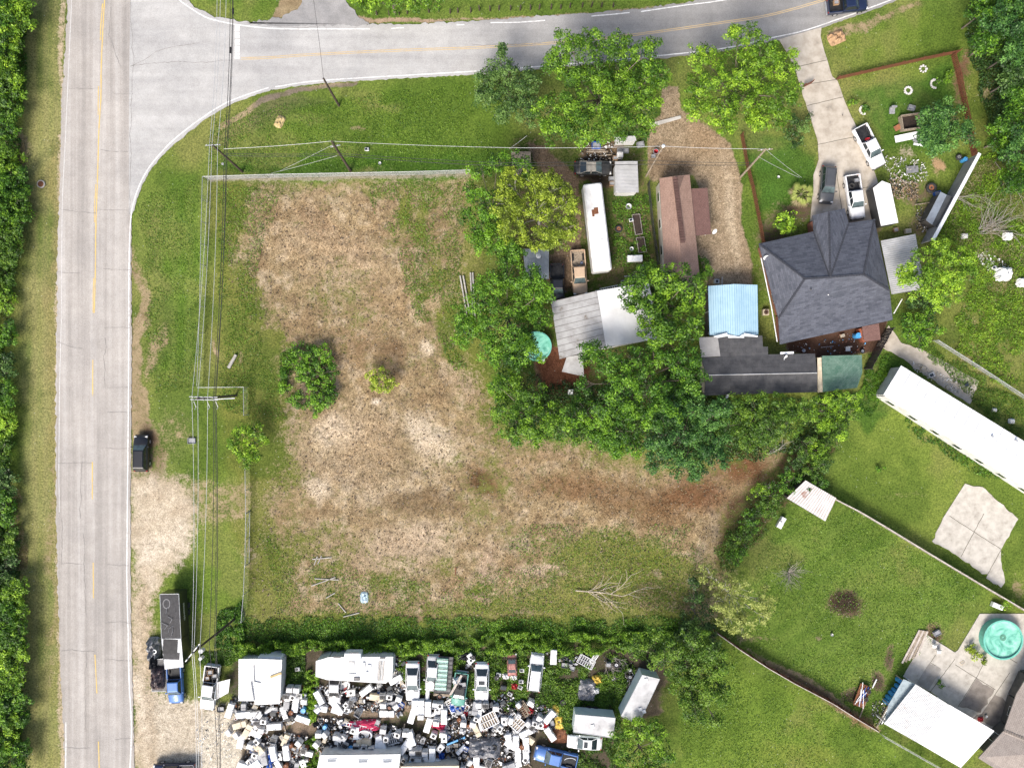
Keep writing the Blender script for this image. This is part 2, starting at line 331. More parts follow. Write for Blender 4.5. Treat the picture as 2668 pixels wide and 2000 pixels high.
for a, c, s_ in (((735, 560, 130, 90), (.34, .265, .18), .7), ((680, 480, 60, 60), (.24, .175, .12), .5), ((640, 520, 50, 50), (.36, .29, .20), .6), ((820, 650, 90, 80), (.25, .185, .11), .6), ((760, 740, 90, 50), (.20, .135, .08), .5),
               ((850, 775, 50, 40), (.15, .10, .06), .4), ((860, 760, 22, 26), (.12, .08, .045), .35), ((715, 930, 60, 45), PALE, .8), ((735, 920, 40, 30), (.55, .50, .42), .6), ((690, 1060, 42, 30), PALE, .85), ((950, 960, 70, 50), PALE, .75), ((915, 920, 60, 50), SAND, .6), ((850, 1000, 70, 60), (.21, .165, .10), .6), ((800, 960, 90, 90), TAN, .5),  # dark blobs above the sapling: its cast shadow painted into the soil
               ((1050, 1035, 60, 42), BROWN, .95), ((1042, 1040, 32, 26), DKBR, .85), ((900, 1085, 110, 30), (.12, .085, .05), .6), ((960, 1100, 80, 24), (.14, .10, .055), .5), ((850, 770, 50, 40), (.13, .085, .05), .35), ((1110, 1000, 110, 40), TAN, .4), ((1250, 1060, 110, 60), (.19, .12, .065), .6), ((1330, 1110, 60, 30), BROWN, .4), ((1250, 1060, 190, 34), (.16, .10, .055), .6), ((1380, 1085, 150, 34), (.14, .085, .045), .7), ((915, 945, 60, 55), (.48, .42, .33), .8), ((985, 980, 60, 40), (.44, .38, .28), .6), ((740, 925, 75, 45), (.42, .35, .26), .6), ((870, 960, 40, 60), (.20, .155, .09), .6),  # includes one more painted sapling shadow among the real brown soil
               ((1500, 1070, 110, 60), RED, .85), ((1600, 1010, 90, 50), RED, .9), ((1430, 1120, 80, 40), BROWN, .7), ((1580, 1130, 50, 60), BROWN, .7), ((1300, 1090, 30, 14), BROWN, .5), ((1200, 970, 60, 26), (.30, .22, .15), .4),
               ((870, 1180, 110, 60), (.36, .29, .21), .75), ((930, 1160, 60, 40), (.42, .35, .27), .6), ((780, 1210, 50, 50), (.30, .235, .16), .6), ((1045, 1230, 26, 70), (.33, .26, .20), .8), ((1160, 1225, 80, 17), (.40, .32, .25), .85), ((1100, 1170, 60, 16), (.30, .25, .19), .6),
               ((1040, 1285, 40, 12), (.30, .23, .17), .8), ((690, 1160, 90, 60), (.29, .235, .16), .5), ((600, 1100, 60, 60), (.25, .19, .11), .5), ((690, 1335, 60, 18), (.35, .27, .19), .5), ((785, 1290, 30, 40), (.38, .31, .24), .8), ((930, 1330, 250, 20), (.15, .095, .055), .6),
               ((925, 755, 22, 24), PALE, .9), ((820, 862, 16, 14), (.5, .46, .40), .9), ((1010, 830, 40, 50), (.35, .28, .20), .6), ((1080, 910, 40, 50), BROWN, .5)):
    lay(cd, blob(d(a[0], a[1]), a[2], a[3]) * s_, c)
for a, s_ in (((1160, 1225, 85, 17), .75), ((1045, 1235, 26, 60), .7), ((1040, 1287, 42, 11), .8), ((925, 755, 24, 26), .8), ((785, 1290, 28, 44), .7), ((690, 1300, 26, 16), .5), ((470, 750, 10, 40), .7), ((505, 775, 9, 24), .6), ((530, 690, 14, 10), .5), ((900, 1180, 100, 50), .85), ((715, 930, 70, 55), .9), ((690, 1060, 60, 45), .9), ((940, 960, 90, 70), .9)):
    dm = np.maximum(dm, blob(d(a[0], a[1]), a[2], a[3]) * s_)
# mown / raked lines in the field's top
for x in (590, 630, 662, 700, 735, 775, 808, 835): dm = np.maximum(dm, blob(d(x, 450), 9, 70, wob=.3) * .7)
# -- yards in the middle and right
yard = poly(L(d, (1100, 300), (1400, 300), (1420, 600), (1530, 1000), (1100, 900), (1110, 560)), 12)
lay(cg, yard * .7, (.035, .060, .012)); lay(cd, yard * .8, (.085, .06, .042)); dm = np.maximum(dm, yard * (.25 + .3 * N1))
dm = np.maximum(dm, poly(L(d, (1150, 320), (1185, 330), (1250, 400), (1262, 640), (1180, 640), (1190, 560), (1240, 470), (1220, 400), (1150, 350)), 9) * .9)
lay(cd, poly(L(d, (1130, 300), (1250, 330), (1260, 620), (1180, 620)), 14) * .6, (.20, .15, .11))
lay(cd, poly(L(d, (1245, 330), (1340, 330), (1330, 390), (1240, 390)), 8) * .9, (.03, .025, .02)); dm = np.maximum(dm, poly(L(d, (1235, 310), (1345, 300), (1340, 395), (1240, 395)), 8) * .8)
gr = poly([(1722, 225), (1772, 228), (1778, 290), (1850, 330), (1905, 370), (1918, 430), (1935, 560), (1955, 650), (1966, 750), (1838, 750), (1835, 690), (1800, 600), (1850, 600), (1800, 450), (1700, 480), (1690, 380), (1692, 320), (1715, 290)], 9, .5)
dm = np.maximum(dm, gr * .97); lay(cd, gr, (.29, .235, .165)); lay(cd, gr * blob(d(1450, 350), 70, 60) * .75, (.17, .125, .085)); lay(cd, gr * blob(d(1530, 300), 60, 60) * .5, (.27, .19, .115))
lay(cd, gr * blob(d(1580, 470), 16, 160, -8, .3) * .8, (.42, .36, .27)); lay(cd, gr * blob(d(1560, 620), 30, 110, wob=.3) * .5, (.36, .30, .22)); lay(cd, gr * blob(d(1545, 690), 60, 30) * .5, (.2, .15, .10))
lay(cg, poly(L(d, (1615, 290), (1700, 290), (1765, 330), (1765, 420), (1700, 470), (1640, 470)), 10) * .8, (.040, .105, .015))
lay(cg, poly(L(d, (1790, 80), (2000, 20), (2110, 40), (2080, 110), (1850, 160)), 18) * .6, (.10, .15, .022)); lay(cg, poly(L(d, (1840, 190), (2060, 140), (2080, 330), (1900, 330)), 18) * .8, (.040, .105, .014))
lay(cg, poly(L(d, (1800, 60), (1960, 20), (2000, 10), (1960, -40), (1700, -10)), 10) * .1, DRY)
dm = np.maximum(dm, poly(L(d, (1790, 66), (1870, 40), (1990, 0), (1990, 14), (1880, 58), (1800, 88)), 8) * .6)
lay(cg, poly(L(d, (2090, 130), (2160, 160), (2180, 330), (2100, 300)), 24) * .6, (.10, .115, .025)); dm = np.maximum(dm, blob(d(2125, 190), 26, 60) * .45)
for a, c, s_ in (((2022, 355, 24, 26), (.34, .23, .13), .95), ((1950, 335, 40, 24), (.38, .34, .28), .6), ((1890, 350, 26, 14), (.42, .38, .32), .7), ((1985, 410, 60, 50), (.07, .05, .035), .75), ((1990, 470, 60, 50), (.075, .055, .04), .8), ((1940, 400, 30, 30), (.30, .24, .18), .6), ((1880, 480, 40, 60), (.12, .085, .06), .8), ((2080, 160, 20, 90), (.12, .06, .035), .8), ((2070, 240, 16, 30), (.30, .21, .12), .6), ((1730, 460, 60, 50), (.07, .045, .035), .85), ((1680, 545, 60, 140), (.045, .033, .025), .8)):
    m = blob(d(a[0], a[1]), a[2], a[3]); lay(cd, m * s_, c); dm = np.maximum(dm, m * s_ * .8)
over = poly(L(d, (2000, 520), (2090, 340), (2130, 300), (2300, 300), (2300, 860), (2200, 860), (2040, 760), (1950, 700)), 14)
lay(cg, over * .75, (.085, .125, .020)); lay(cg, over * N1 * .5, (.15, .145, .045)); lay(cg, over * sst(N2 * 2 - 1) * .4, (.035, .07, .012)); dm = np.maximum(dm, over * sst(N1 * 2 - 1.1) * .35)
pt = poly(L(d, (1690, 715), (1920, 680), (1900, 760), (1770, 775), (1700, 760)), 5, .2); dm = np.maximum(dm, pt * .95); lay(cd, pt, (.085, .05, .035))
lay(cd, poly(L(d, (1160, 730), (1260, 760), (1290, 830), (1180, 850)), 8) * .9, (.12, .05, .03)); dm = np.maximum(dm, poly(L(d, (1160, 730), (1270, 760), (1290, 850), (1160, 850)), 8) * .95)
dt = poly(L(d, (1560, 1090), (1720, 960), (1760, 940), (1800, 960), (1720, 1060), (1640, 1180), (1560, 1240)), 12); lay(cg, dt * .8, (.022, .042, .01)); lay(cd, dt * .9, (.07, .04, .025)); dm = np.maximum(dm, dt * .45)
# -- lower right lawns
lw = poly(L(d, (1560, 1390), (1640, 1200), (1720, 1080), (1800, 1060), (2130, 1270), (2010, 1400), (1900, 1580)), 8); lay(cg, lw * .7, (.090, .15, .026)); lay(cg, lw * sst(N1 * 2 - .8) * .35, (.125, .175, .035)); lay(cg, lw * N2 * .25, (.06, .115, .016))
lay(cg, poly(L(d, (1840, 920), (1910, 860), (2212, 1040), (2300, 1100), (2300, 1350), (2212, 1310), (1800, 1040)), 12) * .7, (.12, .165, .030))
lay(cg, poly(L(d, (1460, 1658), (1470, 1560), (1580, 1410), (1900, 1590), (2000, 1700), (1460, 1700)), 10) * .7, (.105, .165, .024)); lay(cg, blob(d(1750, 1640), 150, 40) * .5, (.15, .17, .035))
lay(cg, poly(L(d, (1880, 770), (1930, 770), (1960, 820), (1890, 930), (1840, 890)), 8) * .8, (.035, .085, .012))
for a, c, s_ in (((1828, 1302, 56, 46), DKBR, 1), ((1830, 1300, 52, 42), (.04, .028, .02), 1), ((2015, 1370, 34, 34), (.07, .045, .03), .9), ((1862, 1560, 36, 24), (.16, .09, .05), .6), ((1765, 1378, 14, 10), (.12, .10, .08), .6), ((1850, 1500, 50, 26), (.04, .03, .025), .95), ((1900, 1470, 26, 40), (.05, .035, .03), .9), ((1925, 1420, 12, 50), (.06, .045, .035), .8), ((2200, 1270, 26, 40), (.19, .14, .07), .5), ((2010, 950, 50, 12), (.15, .12, .06), .4), ((1950, 1070, 90, 12), (.16, .14, .06), .3), ((1620, 1380, 80, 14), (.10, .08, .05), .5)):
    m = blob(d(a[0], a[1]), a[2], a[3], wob=.45); lay(cd, m * s_, c); dm = np.maximum(dm, m * s_ * .95)
lay(cd, poly(L(d, (1600, 1395), (1790, 1500), (1880, 1560), (1790, 1520)), 6, .2), (.08, .055, .04)); dm = np.maximum(dm, poly(L(d, (1590, 1385), (1700, 1440), (1790, 1490), (1910, 1580), (1880, 1580), (1700, 1465)), 7, .3) * .7)
N5 = np.clip((fbm(gx1, gy1, 6, 4, 91) - .5) * 2.8 + .5, 0, 1); lay(cg, sst(N5 * 2 - 1) * .45, (.165, .165, .055)); lay(cg, sst(1 - N5 * 2) * .5, (.045, .085, .012)); st_ = .5 + .5 * np.sin((GU * .55 + GV * .83) / 7.5 + 2.5 * N3); lay(cg, lw * st_ * .16, (.15, .19, .045)); st2 = .5 + .5 * np.sin(GU / 6.5 + 1.5 * N3)
lay(cg, poly(L(d, (300, 430), (440, 400), (430, 820), (300, 820)), 20) * st2 * .3, (.15, .17, .05)); lay(cg, poly(L(d, (60, -30), (130, -30), (130, 1690), (50, 1690)), 20) * (.5 + .5 * np.sin(GU / 4.5 + N3)) * .3, (.23, .20, .10))
# -- junkyard floor
jk = poly(L(d, (500, 1400), (1440, 1400), (1440, 1540), (1340, 1570), (1330, 1700), (520, 1700), (530, 1520), (480, 1500)), 10); lay(cg, jk * .8, (.030, .055, .012)); lay(cd, jk * .9, (.050, .042, .034)); dm = np.maximum(dm, jk * (.55 + .3 * N1))
for pts in (((560, 1620), (700, 1560), (830, 1500), (905, 1545), (1000, 1590), (1080, 1640)), ((540, 1565), (620, 1570), (700, 1545)), ((740, 1450), (750, 1540)), ((880, 1540), (780, 1545))):
    for (xa, ya), (xb, yb) in zip(pts, pts[1:]):
        lng = math.hypot(xb - xa, yb - ya); m = blob(d((xa + xb) / 2, (ya + yb) / 2), lng * .75, 18, math.degrees(math.atan2(yb - ya, xb - xa)), .4); lay(cd, m * .8, (.25, .19, .14)); dm = np.maximum(dm, m * .9)
gz = np.zeros(len(gx1)); rough = fld * dm
gz += rough * (fbm(gx1, gy1, 1.3, 3, 61) - .5) * .42 + rough * (fbm(gx1, gy1, .8, 2, 71) - .5) * .16
gz -= .06; gz = np.where(dm > .5, gz, gz)
gme = bpy.data.meshes.new('ground'); nx, ny = len(gx), len(gy)
gme.vertices.add(nx * ny); gme.vertices.foreach_set('co', np.stack([gx1, gy1, gz], 1).astype(np.float32).ravel())
ii = (np.arange(ny - 1)[:, None] * nx + np.arange(nx - 1)[None, :]).ravel(); q = np.stack([ii, ii + 1, ii + nx + 1, ii + nx], 1)
gme.loops.add(q.size); gme.loops.foreach_set('vertex_index', q.ravel().astype(np.int32)); gme.polygons.add(len(q)); gme.polygons.foreach_set('loop_start', (np.arange(len(q)) * 4).astype(np.int32))
gme.update(); gme.validate()
for nm, c in (('grass_colour', cg), ('soil_colour', cd)):
    at = gme.attributes.new(nm, 'FLOAT_COLOR', 'POINT'); at.data.foreach_set('color', np.concatenate([c, np.ones((len(c), 1))], 1).astype(np.float32).ravel())
at = gme.attributes.new('bare', 'FLOAT', 'POINT'); at.data.foreach_set('value', dm.astype(np.float32))
at = gme.attributes.new('rough', 'FLOAT', 'POINT'); at.data.foreach_set('value', np.clip(rough + gr * .75 + sand_ * .6 + yard * .6, 0, 1).astype(np.float32))
gme.polygons.foreach_set('use_smooth', [True] * len(q))
def ground_mat():
    m, nt, b = newmat('ground_soil_and_grass'); v = coords(nt)
    A = lambda n: [setattr(a := nt.nodes.new('ShaderNodeAttribute'), 'attribute_name', n), a][1]
    g_, s_, ba, ro = A('grass_colour'), A('soil_colour'), A('bare'), A('rough')
    mth = lambda op, a, b_, c=None: (lambda n: ([nt.links.new(x, n.inputs[i]) if not isinstance(x, (int, float)) else setattr(n.inputs[i], 'default_value', x) for i, x in enumerate((a, b_) if c is None else (a, b_, c))], n.outputs[0])[1])(nn(nt, 'ShaderNodeMath', operation=op))
    nf = noise(nt, v, 4.5, 6, .72); nm_ = noise(nt, v, 1.1, 5, .65, .4); nb = noise(nt, v, 12, 3, .6)
    # patchy border of grass and bare soil
    t = mth('ADD', ba.outputs['Fac'], mth('MULTIPLY', mth('SUBTRACT', nf, .5), 1.5)); t = mth('ADD', t, mth('MULTIPLY', mth('SUBTRACT', nm_, .5), 1.1))
    fac = ramp(nt, t, [(.32, (0, 0, 0)), (.66, (1, 1, 1))])
    # grass blades: fine light and dark mottle
    gm = ramp(nt, nf, [(.34, (.50, .52, .48)), (.5, (1.05, 1.05, 1.05)), (.66, (1.6, 1.5, 1.4))]); gc = mixc(nt, 1, g_.outputs['Color'], gm, 'MULTIPLY')
    gm2 = ramp(nt, nb, [(.36, (.76, .76, .74)), (.62, (1.25, 1.23, 1.2))]); gc = mixc(nt, 1, gc, gm2, 'MULTIPLY')
    # churned soil: curling ridges
    c1 = noise(nt, v, .9, 6, .66, 2.6); c2 = noise(nt, v, 2.6, 5, .7, 1.6)
    rid = mth('ABSOLUTE', mth('SUBTRACT', c1, .5), 0); rid2 = mth('ABSOLUTE', mth('SUBTRACT', c2, .5), 0)
    sm = ramp(nt, rid2, [(0, (1.9, 1.85, 1.75)), (.018, (1.15, 1.12, 1.08)), (.07, (.72, .69, .64)), (.2, (.5, .47, .42))]); sc_ = mixc(nt, ro.outputs['Fac'], s_.outputs['Color'], mixc(nt, 1, s_.outputs['Color'], sm, 'MULTIPLY'))
    sm1 = ramp(nt, rid, [(0, (1.55, 1.5, 1.45)), (.02, (1.08, 1.05, 1.03)), (.10, (.70, .67, .63))]); sc_ = mixc(nt, mth('MULTIPLY', ro.outputs['Fac'], .8), sc_, mixc(nt, 1, sc_, sm1, 'MULTIPLY'))
    sg = ramp(nt, nb, [(.34, (.62, .6, .57)), (.6, (1.22, 1.2, 1.18))]); sc_ = mixc(nt, .8, sc_, mixc(nt, 1, sc_, sg, 'MULTIPLY'))
    cl = ramp(nt, noise(nt, v, 2.9, 4, .62, .8), [(.37, (.42, .38, .34)), (.44, (1, 1, 1))]); sc_ = mixc(nt, mth('MULTIPLY', ro.outputs['Fac'], .85), sc_, mixc(nt, 1, sc_, cl, 'MULTIPLY'))
    sg2 = ramp(nt, nm_, [(.32, (.72, .70, .66)), (.62, (1.15, 1.15, 1.15))]); sc_ = mixc(nt, .7, sc_, mixc(nt, 1, sc_, sg2, 'MULTIPLY'))
    c = mixc(nt, fac, gc, sc_)
    # pale litter and clover heads
    vo = nt.nodes.new('ShaderNodeTexVoronoi'); vo.inputs['Scale'].default_value = 1.6; nt.links.new(v, vo.inputs['Vector'])
    dots = mth('MULTIPLY', mth('LESS_THAN', vo.outputs['Distance'], .075), mth('GREATER_THAN', noise(nt, v, .25, 3), .52)); c = mixc(nt, mth('MULTIPLY', dots, .55), c, (.6, .6, .55))
    nt.links.new(c, b.inputs['Base Color']); b.inputs['Roughness'].default_value = 1; b.inputs['Specular IOR Level'].default_value = .1
    hgt = mth('ADD', mth('MULTIPLY', nf, .6), mth('MULTIPLY', mth('SUBTRACT', 1, rid2), mth('MULTIPLY', ro.outputs['Fac'], 1.0)))
    bump(nt, hgt, b, .85, .12); return m
gme.materials.append(ground_mat()); gob = bpy.data.objects.new('ground', gme); link(gob); tag(gob, kind='structure')

# ================================================================ ROADS
def ribbon(pts, w, z, closed=False, jit=0, w2=None):
    """flat strip along world points (list of Vector) ; returns MB"""
    m = MB(); n = len(pts); vs = []
    for i, p in enumerate(pts):
        a = pts[max(0, i - 1)]; b = pts[min(n - 1, i + 1)]; t = (b - a).normalized(); s_ = Vector((-t.y, t.x, 0))
        ww = w / 2 * (1 + (random.uniform(-jit, jit) if jit else 0)); vs += [(p.x + s_.x * ww, p.y + s_.y * ww, z), (p.x - s_.x * ww, p.y - s_.y * ww, z)]
    m.add(vs, [(2 * i, 2 * i + 1, 2 * i + 3, 2 * i + 2) for i in range(n - 1)]); return m
def smooth(pts, k=6):
    """Catmull-Rom through points"""
    P = [Vector((p[0], p[1], p[2] if len(p) > 2 else 0)) for p in pts]; P = [2 * P[0] - P[1]] + P + [2 * P[-1] - P[-2]]; out = []
    for i in range(1, len(P) - 2):
        for j in range(k):
            t = j / k; a, b, c, e = P[i - 1], P[i], P[i + 1], P[i + 2]
            out.append(.5 * ((2 * b) + (c - a) * t + (2 * a - 5 * b + 4 * c - e) * t * t + (3 * b - a - 3 * c + e) * t ** 3))
    out.append(P[-2]); return out
def jag(pts, amp, step=.35):
    out = []
    for a, b in zip(pts, pts[1:]):
        n = max(1, int((b - a).length / step)); t = (b - a).normalized() if (b - a).length > 0 else Vector((1, 0, 0)); s_ = Vector((-t.y, t.x, 0))
        for i in range(n): out.append(a + (b - a) * i / n + s_ * random.gauss(0, amp))
    out.append(pts[-1]); return out
def flat(name, pts, mat_, z, label=None, parent=None, thick=.12):
    m = MB(); P = [Vector(p) for p in pts]; ar = sum(P[i].x * P[(i + 1) % len(P)].y - P[(i + 1) % len(P)].x * P[i].y for i in range(len(P)))
    if ar < 0: P = P[::-1]
    n = len(P); vs = [(p.x, p.y, z) for p in P] + [(p.x, p.y, z - thick) for p in P]
    m.add(vs, [tuple(range(n))] + [(i, n + i, n + (i + 1) % n, (i + 1) % n) for i in range(n)])
    o = m.build(name, mat_, parent)
    if not parent: tag(o, kind='structure')
    return o
def roadmat(name, base, dark, pale, vec, streak=.5, x_dark=None):
    m, nt, b = newmat(name); v0 = coords(nt); v = coords(nt, 'Object', vec=vec)
    st = noise(nt, v, 1, 4, .6); n1 = noise(nt, v0, .12, 4, .6); n2 = noise(nt, v0, 14, 3, .7); n3 = noise(nt, v0, .7, 5, .65)
    c = ramp(nt, st, [(.34, dark), (.5, base), (.66, pale)]); c = mixc(nt, streak, base, c)
    c = mixc(nt, .55, c, mixc(nt, 1, c, ramp(nt, n1, [(.35, (.80, .80, .81)), (.62, (1.12, 1.11, 1.10))]), 'MULTIPLY'))
    c = mixc(nt, .8, c, mixc(nt, 1, c, ramp(nt, n2, [(.32, (.70, .70, .70)), (.66, (1.24, 1.23, 1.22))]), 'MULTIPLY'))
    c = mixc(nt, .5, c, mixc(nt, 1, c, ramp(nt, n3, [(.36, (.86, .85, .84)), (.6, (1.06, 1.06, 1.06))]), 'MULTIPLY'))
    if x_dark:  # base colour is multiplied darker along x over this span
        sx = nt.nodes.new('ShaderNodeSeparateXYZ'); nt.links.new(v0, sx.inputs[0]); mr = nn(nt, 'ShaderNodeMapRange'); nt.links.new(sx.outputs[0], mr.inputs[0]); mr.inputs[1].default_value, mr.inputs[2].default_value = x_dark; c = mixc(nt, mr.outputs[0], c, mixc(nt, 1, c, (.66, .655, .65), 'MULTIPLY'))
    nt.links.new(c, b.inputs['Base Color']); b.inputs['Roughness'].default_value = .9; b.inputs['Specular IOR Level'].default_value = .2
    bump(nt, n2, b, .3, .01); return m
ASPH = roadmat('worn_chipseal', (.36, .337, .31), (.28, .262, .242), (.43, .41, .385), (1.1, .018, 1), .75)
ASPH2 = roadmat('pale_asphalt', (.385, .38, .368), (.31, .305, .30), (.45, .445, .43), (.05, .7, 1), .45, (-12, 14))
ASPH3 = roadmat('patched_asphalt', (.27, .265, .26), (.2, .2, .2), (.34, .33, .32), (.5, .5, 1), .5)
ledge = [(176, -60), (176, 0), (170, 130), (160, 270), (156, 450), (150, 620), (148, 800), (145, 1050), (146, 1300), (150, 1500), (156, 1700), (166, 1900), (170, 2060)]
redge = [(352, 2060), (350, 2000), (346, 1800), (341, 1600), (340, 1333), (342, 1100), (343, 900), (342, 700), (342, 500), (343, 300), (350, 100), (352, -60)]
flat('road', jag(WL(ledge), .07) + jag(WL(redge), .04), ASPH, .03)
low = [(346, 560), (362, 505), (388, 450), (428, 400), (470, 362), (529, 316), (588, 279), (648, 254), (702, 236), (720, 233), (812, 220), (932, 211), (1092, 202), (1300, 190), (1500, 172), (1754, 149), (1896, 132), (2008, 108), (2090, 89), (2172, 62), (2326, 6), (2440, -50)]
upr = [(2060, -60), (1893, -10), (1680, 22), (1543, 34), (1294, 52), (1054, 64), (964, 62), (771, 60), (700, 62), (630, 55), (560, 44), (508, 18), (475, -10), (440, -60)]
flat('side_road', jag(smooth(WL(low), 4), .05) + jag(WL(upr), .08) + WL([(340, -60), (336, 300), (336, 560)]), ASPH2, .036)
flat('road_patch', jag(WL([(770, 66), (964, 66), (935, 40), (905, 12), (895, -30), (800, -50), (790, 0), (775, 25), (745, 38), (690, 55), (640, 60), (700, 68)]), .12), ASPH3, .040)
mwhite = mat('white_road_paint', (.72, .72, .70), (.50, .49, .47), 3, .8, c3=(.42, .41, .39)); myel = mat('yellow_road_paint', (.64, .44, .10), (.50, .37, .16), 2.2, .8, c3=(.38, .34, .28)); myel2 = mat('worn_yellow_paint', (.50, .36, .18), (.42, .35, .25), 2, .8)
def line(name, pts, w, m, z=.044, k=5): o = ribbon(jag(smooth(WL(pts), k), .008, .5), w, z, jit=.12).build(name, m); tag(o, kind='structure'); return o
line('edge_line', [(188, -60), (187, 0), (180, 160), (170, 380), (163, 520), (161, 700), (160, 840), (156, 1000), (154, 1200), (155, 1333)], .10, mat('faded_white_line', (.56, .55, .53), (.42, .40, .38), 3, .8))
line('edge_line', [(172, 1880), (172, 1960), (170, 2060)], .12, mwhite)
line('edge_line', [(336, 2060), (343, 1900), (337, 1780), (334, 1640), (331, 1500), (332, 1333), (334, 1150), (336, 900), (337, 667), (342, 563), (356, 503), (382, 447), (422, 396), (463, 356), (523, 310), (583, 272), (644, 247), (700, 229)], .15, mwhite)
line('edge_line', [(718, 227), (811, 213), (932, 204), (1092, 195), (1300, 182), (1500, 166), (1755, 142), (1895, 125), (2008, 100), (2089, 82), (2169, 56), (2322, 0), (2430, -50)], .14, mwhite)
line('edge_line', [(430, -40), (467, 0), (503, 26), (543, 48), (611, 64), (700, 74), (771, 76), (964, 76)], .16, mwhite)
for a in ([(1020, 75), (1052, 73)], [(1190, 66), (1210, 65)], [(1278, 60), (1350, 59), (1420, 54)], [(1541, 43), (1640, 34)], [(1670, 31), (1780, 15), (1891, 0), (2050, -35)]): line('edge_line', a, .14, mwhite, k=3)
for o_ in (-2.2, 2.2): line('centre_line', [(628, 153 + o_), (700, 151 + o_), (811, 143 + o_), (1012, 133 + o_), (1253, 124 + o_), (1450, 112 + o_), (1662, 90 + o_), (1863, 62 + o_), (2000, 41 + o_), (2149, 0 + o_), (2300, -50)], .11, myel2)
line('centre_line', [(278, -60), (273, 0), (265, 150), (263, 260), (258, 340), (255, 450), (250, 600), (249, 700), (246, 815)], .13, myel)
line('centre_line', [(268, 10), (263, 70), (262, 105)], .12, myel, k=3); line('centre_line', [(257, 225), (256, 300)], .10, myel, k=3); line('centre_line', [(250, 480), (247, 540), (247, 580)], .09, myel, k=3)
line('centre_line', [(245, 724), (243, 770), (243, 815)], .10, myel, k=3)
for a, b_ in (((242, 937), (242, 1032)), ((241, 1203), (241, 1300)), ((243, 1465), (244, 1557)), ((248, 1704), (253, 1805)), ((257, 1930), (260, 2040))): line('centre_line', [a, ((a[0] + b_[0]) / 2, (a[1] + b_[1]) / 2), b_], .12, myel, k=3)
for i in range(5): tag(flat('stop_line', WL([(612, 66 + i * 18), (625, 66 + i * 18), (624.5, 82.5 + i * 18), (611.5, 82.5 + i * 18)]), mat('stop_line_paint', (.68, .67, .65), (.45, .44, .42), 3, .8), .045, thick=.003), kind='structure')
crk = MB()
for pts in ([(150, 712), (210, 712)], [(270, 702), (340, 703)], [(272, 855), (338, 854)], [(150, 893), (180, 905), (218, 908)], [(280, 1010), (335, 1009)], [(280, 1072), (338, 1074)], [(150, 1204), (240, 1206)], [(272, 1167), (338, 1166)], [(160, 1694), (245, 1696)], [(280, 1715), (340, 1720)], [(170, 1945), (235, 1947)], [(300, 1918), (345, 1922)], [(160, 1467), (215, 1469)], [(280, 1472), (335, 1472)], [(275, 1622), (340, 1623)],
            [(155, 545), (250, 555)], [(252, 547), (335, 548)], [(180, 232), (260, 230)], [(298, 245), (340, 246)], [(292, 20), (288, 90), (300, 145), (316, 175)], [(340, 172), (380, 150), (430, 128), (520, 112)], [(345, 172), (450, 163), (600, 158)], [(341, -50), (345, 150), (341, 400), (337, 560)], [(160, 1350), (162, 1470)], [(212, 1200), (210, 1350)], [(218, 1390), (225, 1600)], [(225, 1700), (222, 1900)], [(272, 880), (274, 1010)],
            [(690, 60), (720, 70), (790, 72), (850, 66)], [(1230, 120), (1290, 118), (1345, 116)], [(1300, 117), (1410, 113)], [(262, 393), (335, 396)]):
    p = jag(jag(WL(pts), .10, 1.2), .03, .25); m = ribbon(p, .045, .0475, jit=.6); crk.add(m.v, m.f)
tag(crk.build('road_cracks', mat('crack_tar', (.23, .215, .20), (.17, .16, .15), 3, .9)), kind='structure')
# concrete: driveways, pads, walks
CON = mat('driveway_concrete', (.46, .41, .34), (.34, .295, .235), .7, .85, bmp=.1, c3=(.25, .22, .18)); CON2 = mat('pad_concrete', (.50, .465, .405), (.37, .34, .29), .9, .85, bmp=.1, c3=(.22, .20, .17))
flat('driveway', jag(WL([(2030, 104), (2090, 86), (2140, 72), (2137, 95), (2148, 135), (2168, 200), (2182, 212), (2198, 255), (2232, 335), (2262, 400), (2285, 470), (2300, 560), (2200, 600), (2110, 580), (2118, 500), (2120, 455), (2133, 415), (2131, 370), (2110, 300), (2092, 250), (2075, 190), (2052, 140)]), .03, .8), CON, .05)
jm = MB()
for a, b_ in (((2076, 175), (2156, 157)), ((2092, 222), (2180, 208)), ((2102, 276), (2198, 253)), ((2128, 378), (2222, 358)), ((2215, 495), (2262, 488)), ((2178, 440), (2200, 600))):
    m = ribbon(jag(WL([a, b_]), .015, .5), .07, .054); jm.add(m.v, m.f)
def joints(name, pairs, z, w=.07, c='joint_gap'):
    j = MB()
    for a, b_ in pairs: m = ribbon(jag(WL([a, b_]), .015, .5), w, z); j.add(m.v, m.f)
    o = j.build(name, mat(c, (.10, .09, .065), (.06, .06, .04), 3, .95)); return tag(o, kind='structure')
tag(jm.build('driveway_joints', mat('joint_gap', (.10, .09, .065), (.06, .06, .04), 3, .95)), kind='structure')
PAD = L(tC, (1250, -10), (1700, 45), (1590, 245), (1585, 290), (1618, 460), (1590, 492), (1500, 430), (1505, 395), (1470, 400), (1320, 290), (1145, 190), (1170, 140), (1215, 40)); PAD[0:1] = [(2514, 1262), (2560, 1268)]
flat('concrete_pad', jag(WL(PAD), .06, .5), CON2, .03)
joints('pad_joints', [(tC(1255, 25), tC(1590, 240)), (tC(1480, 10), tC(1330, 290)), (tC(1590, 245), tC(1505, 400))], .034)
flat('path', jag(WL(L(t8, (865, 490), (945, 600), (1060, 640), (1180, 700), (1300, 770), (1450, 850), (1390, 1000), (1250, 910), (1080, 800), (960, 710), (880, 660), (785, 625))), .06, .5), CON, .02)
PAT = [z7(745, -5), z7(1030, -5), z7(1030, 1000), z7(900, 1000), z7(850, 760), z7(560, 560), z7(440, 480), z7(345, 430), z7(268, 385), z7(415, 125), z7(590, 235), z7(610, 220)]
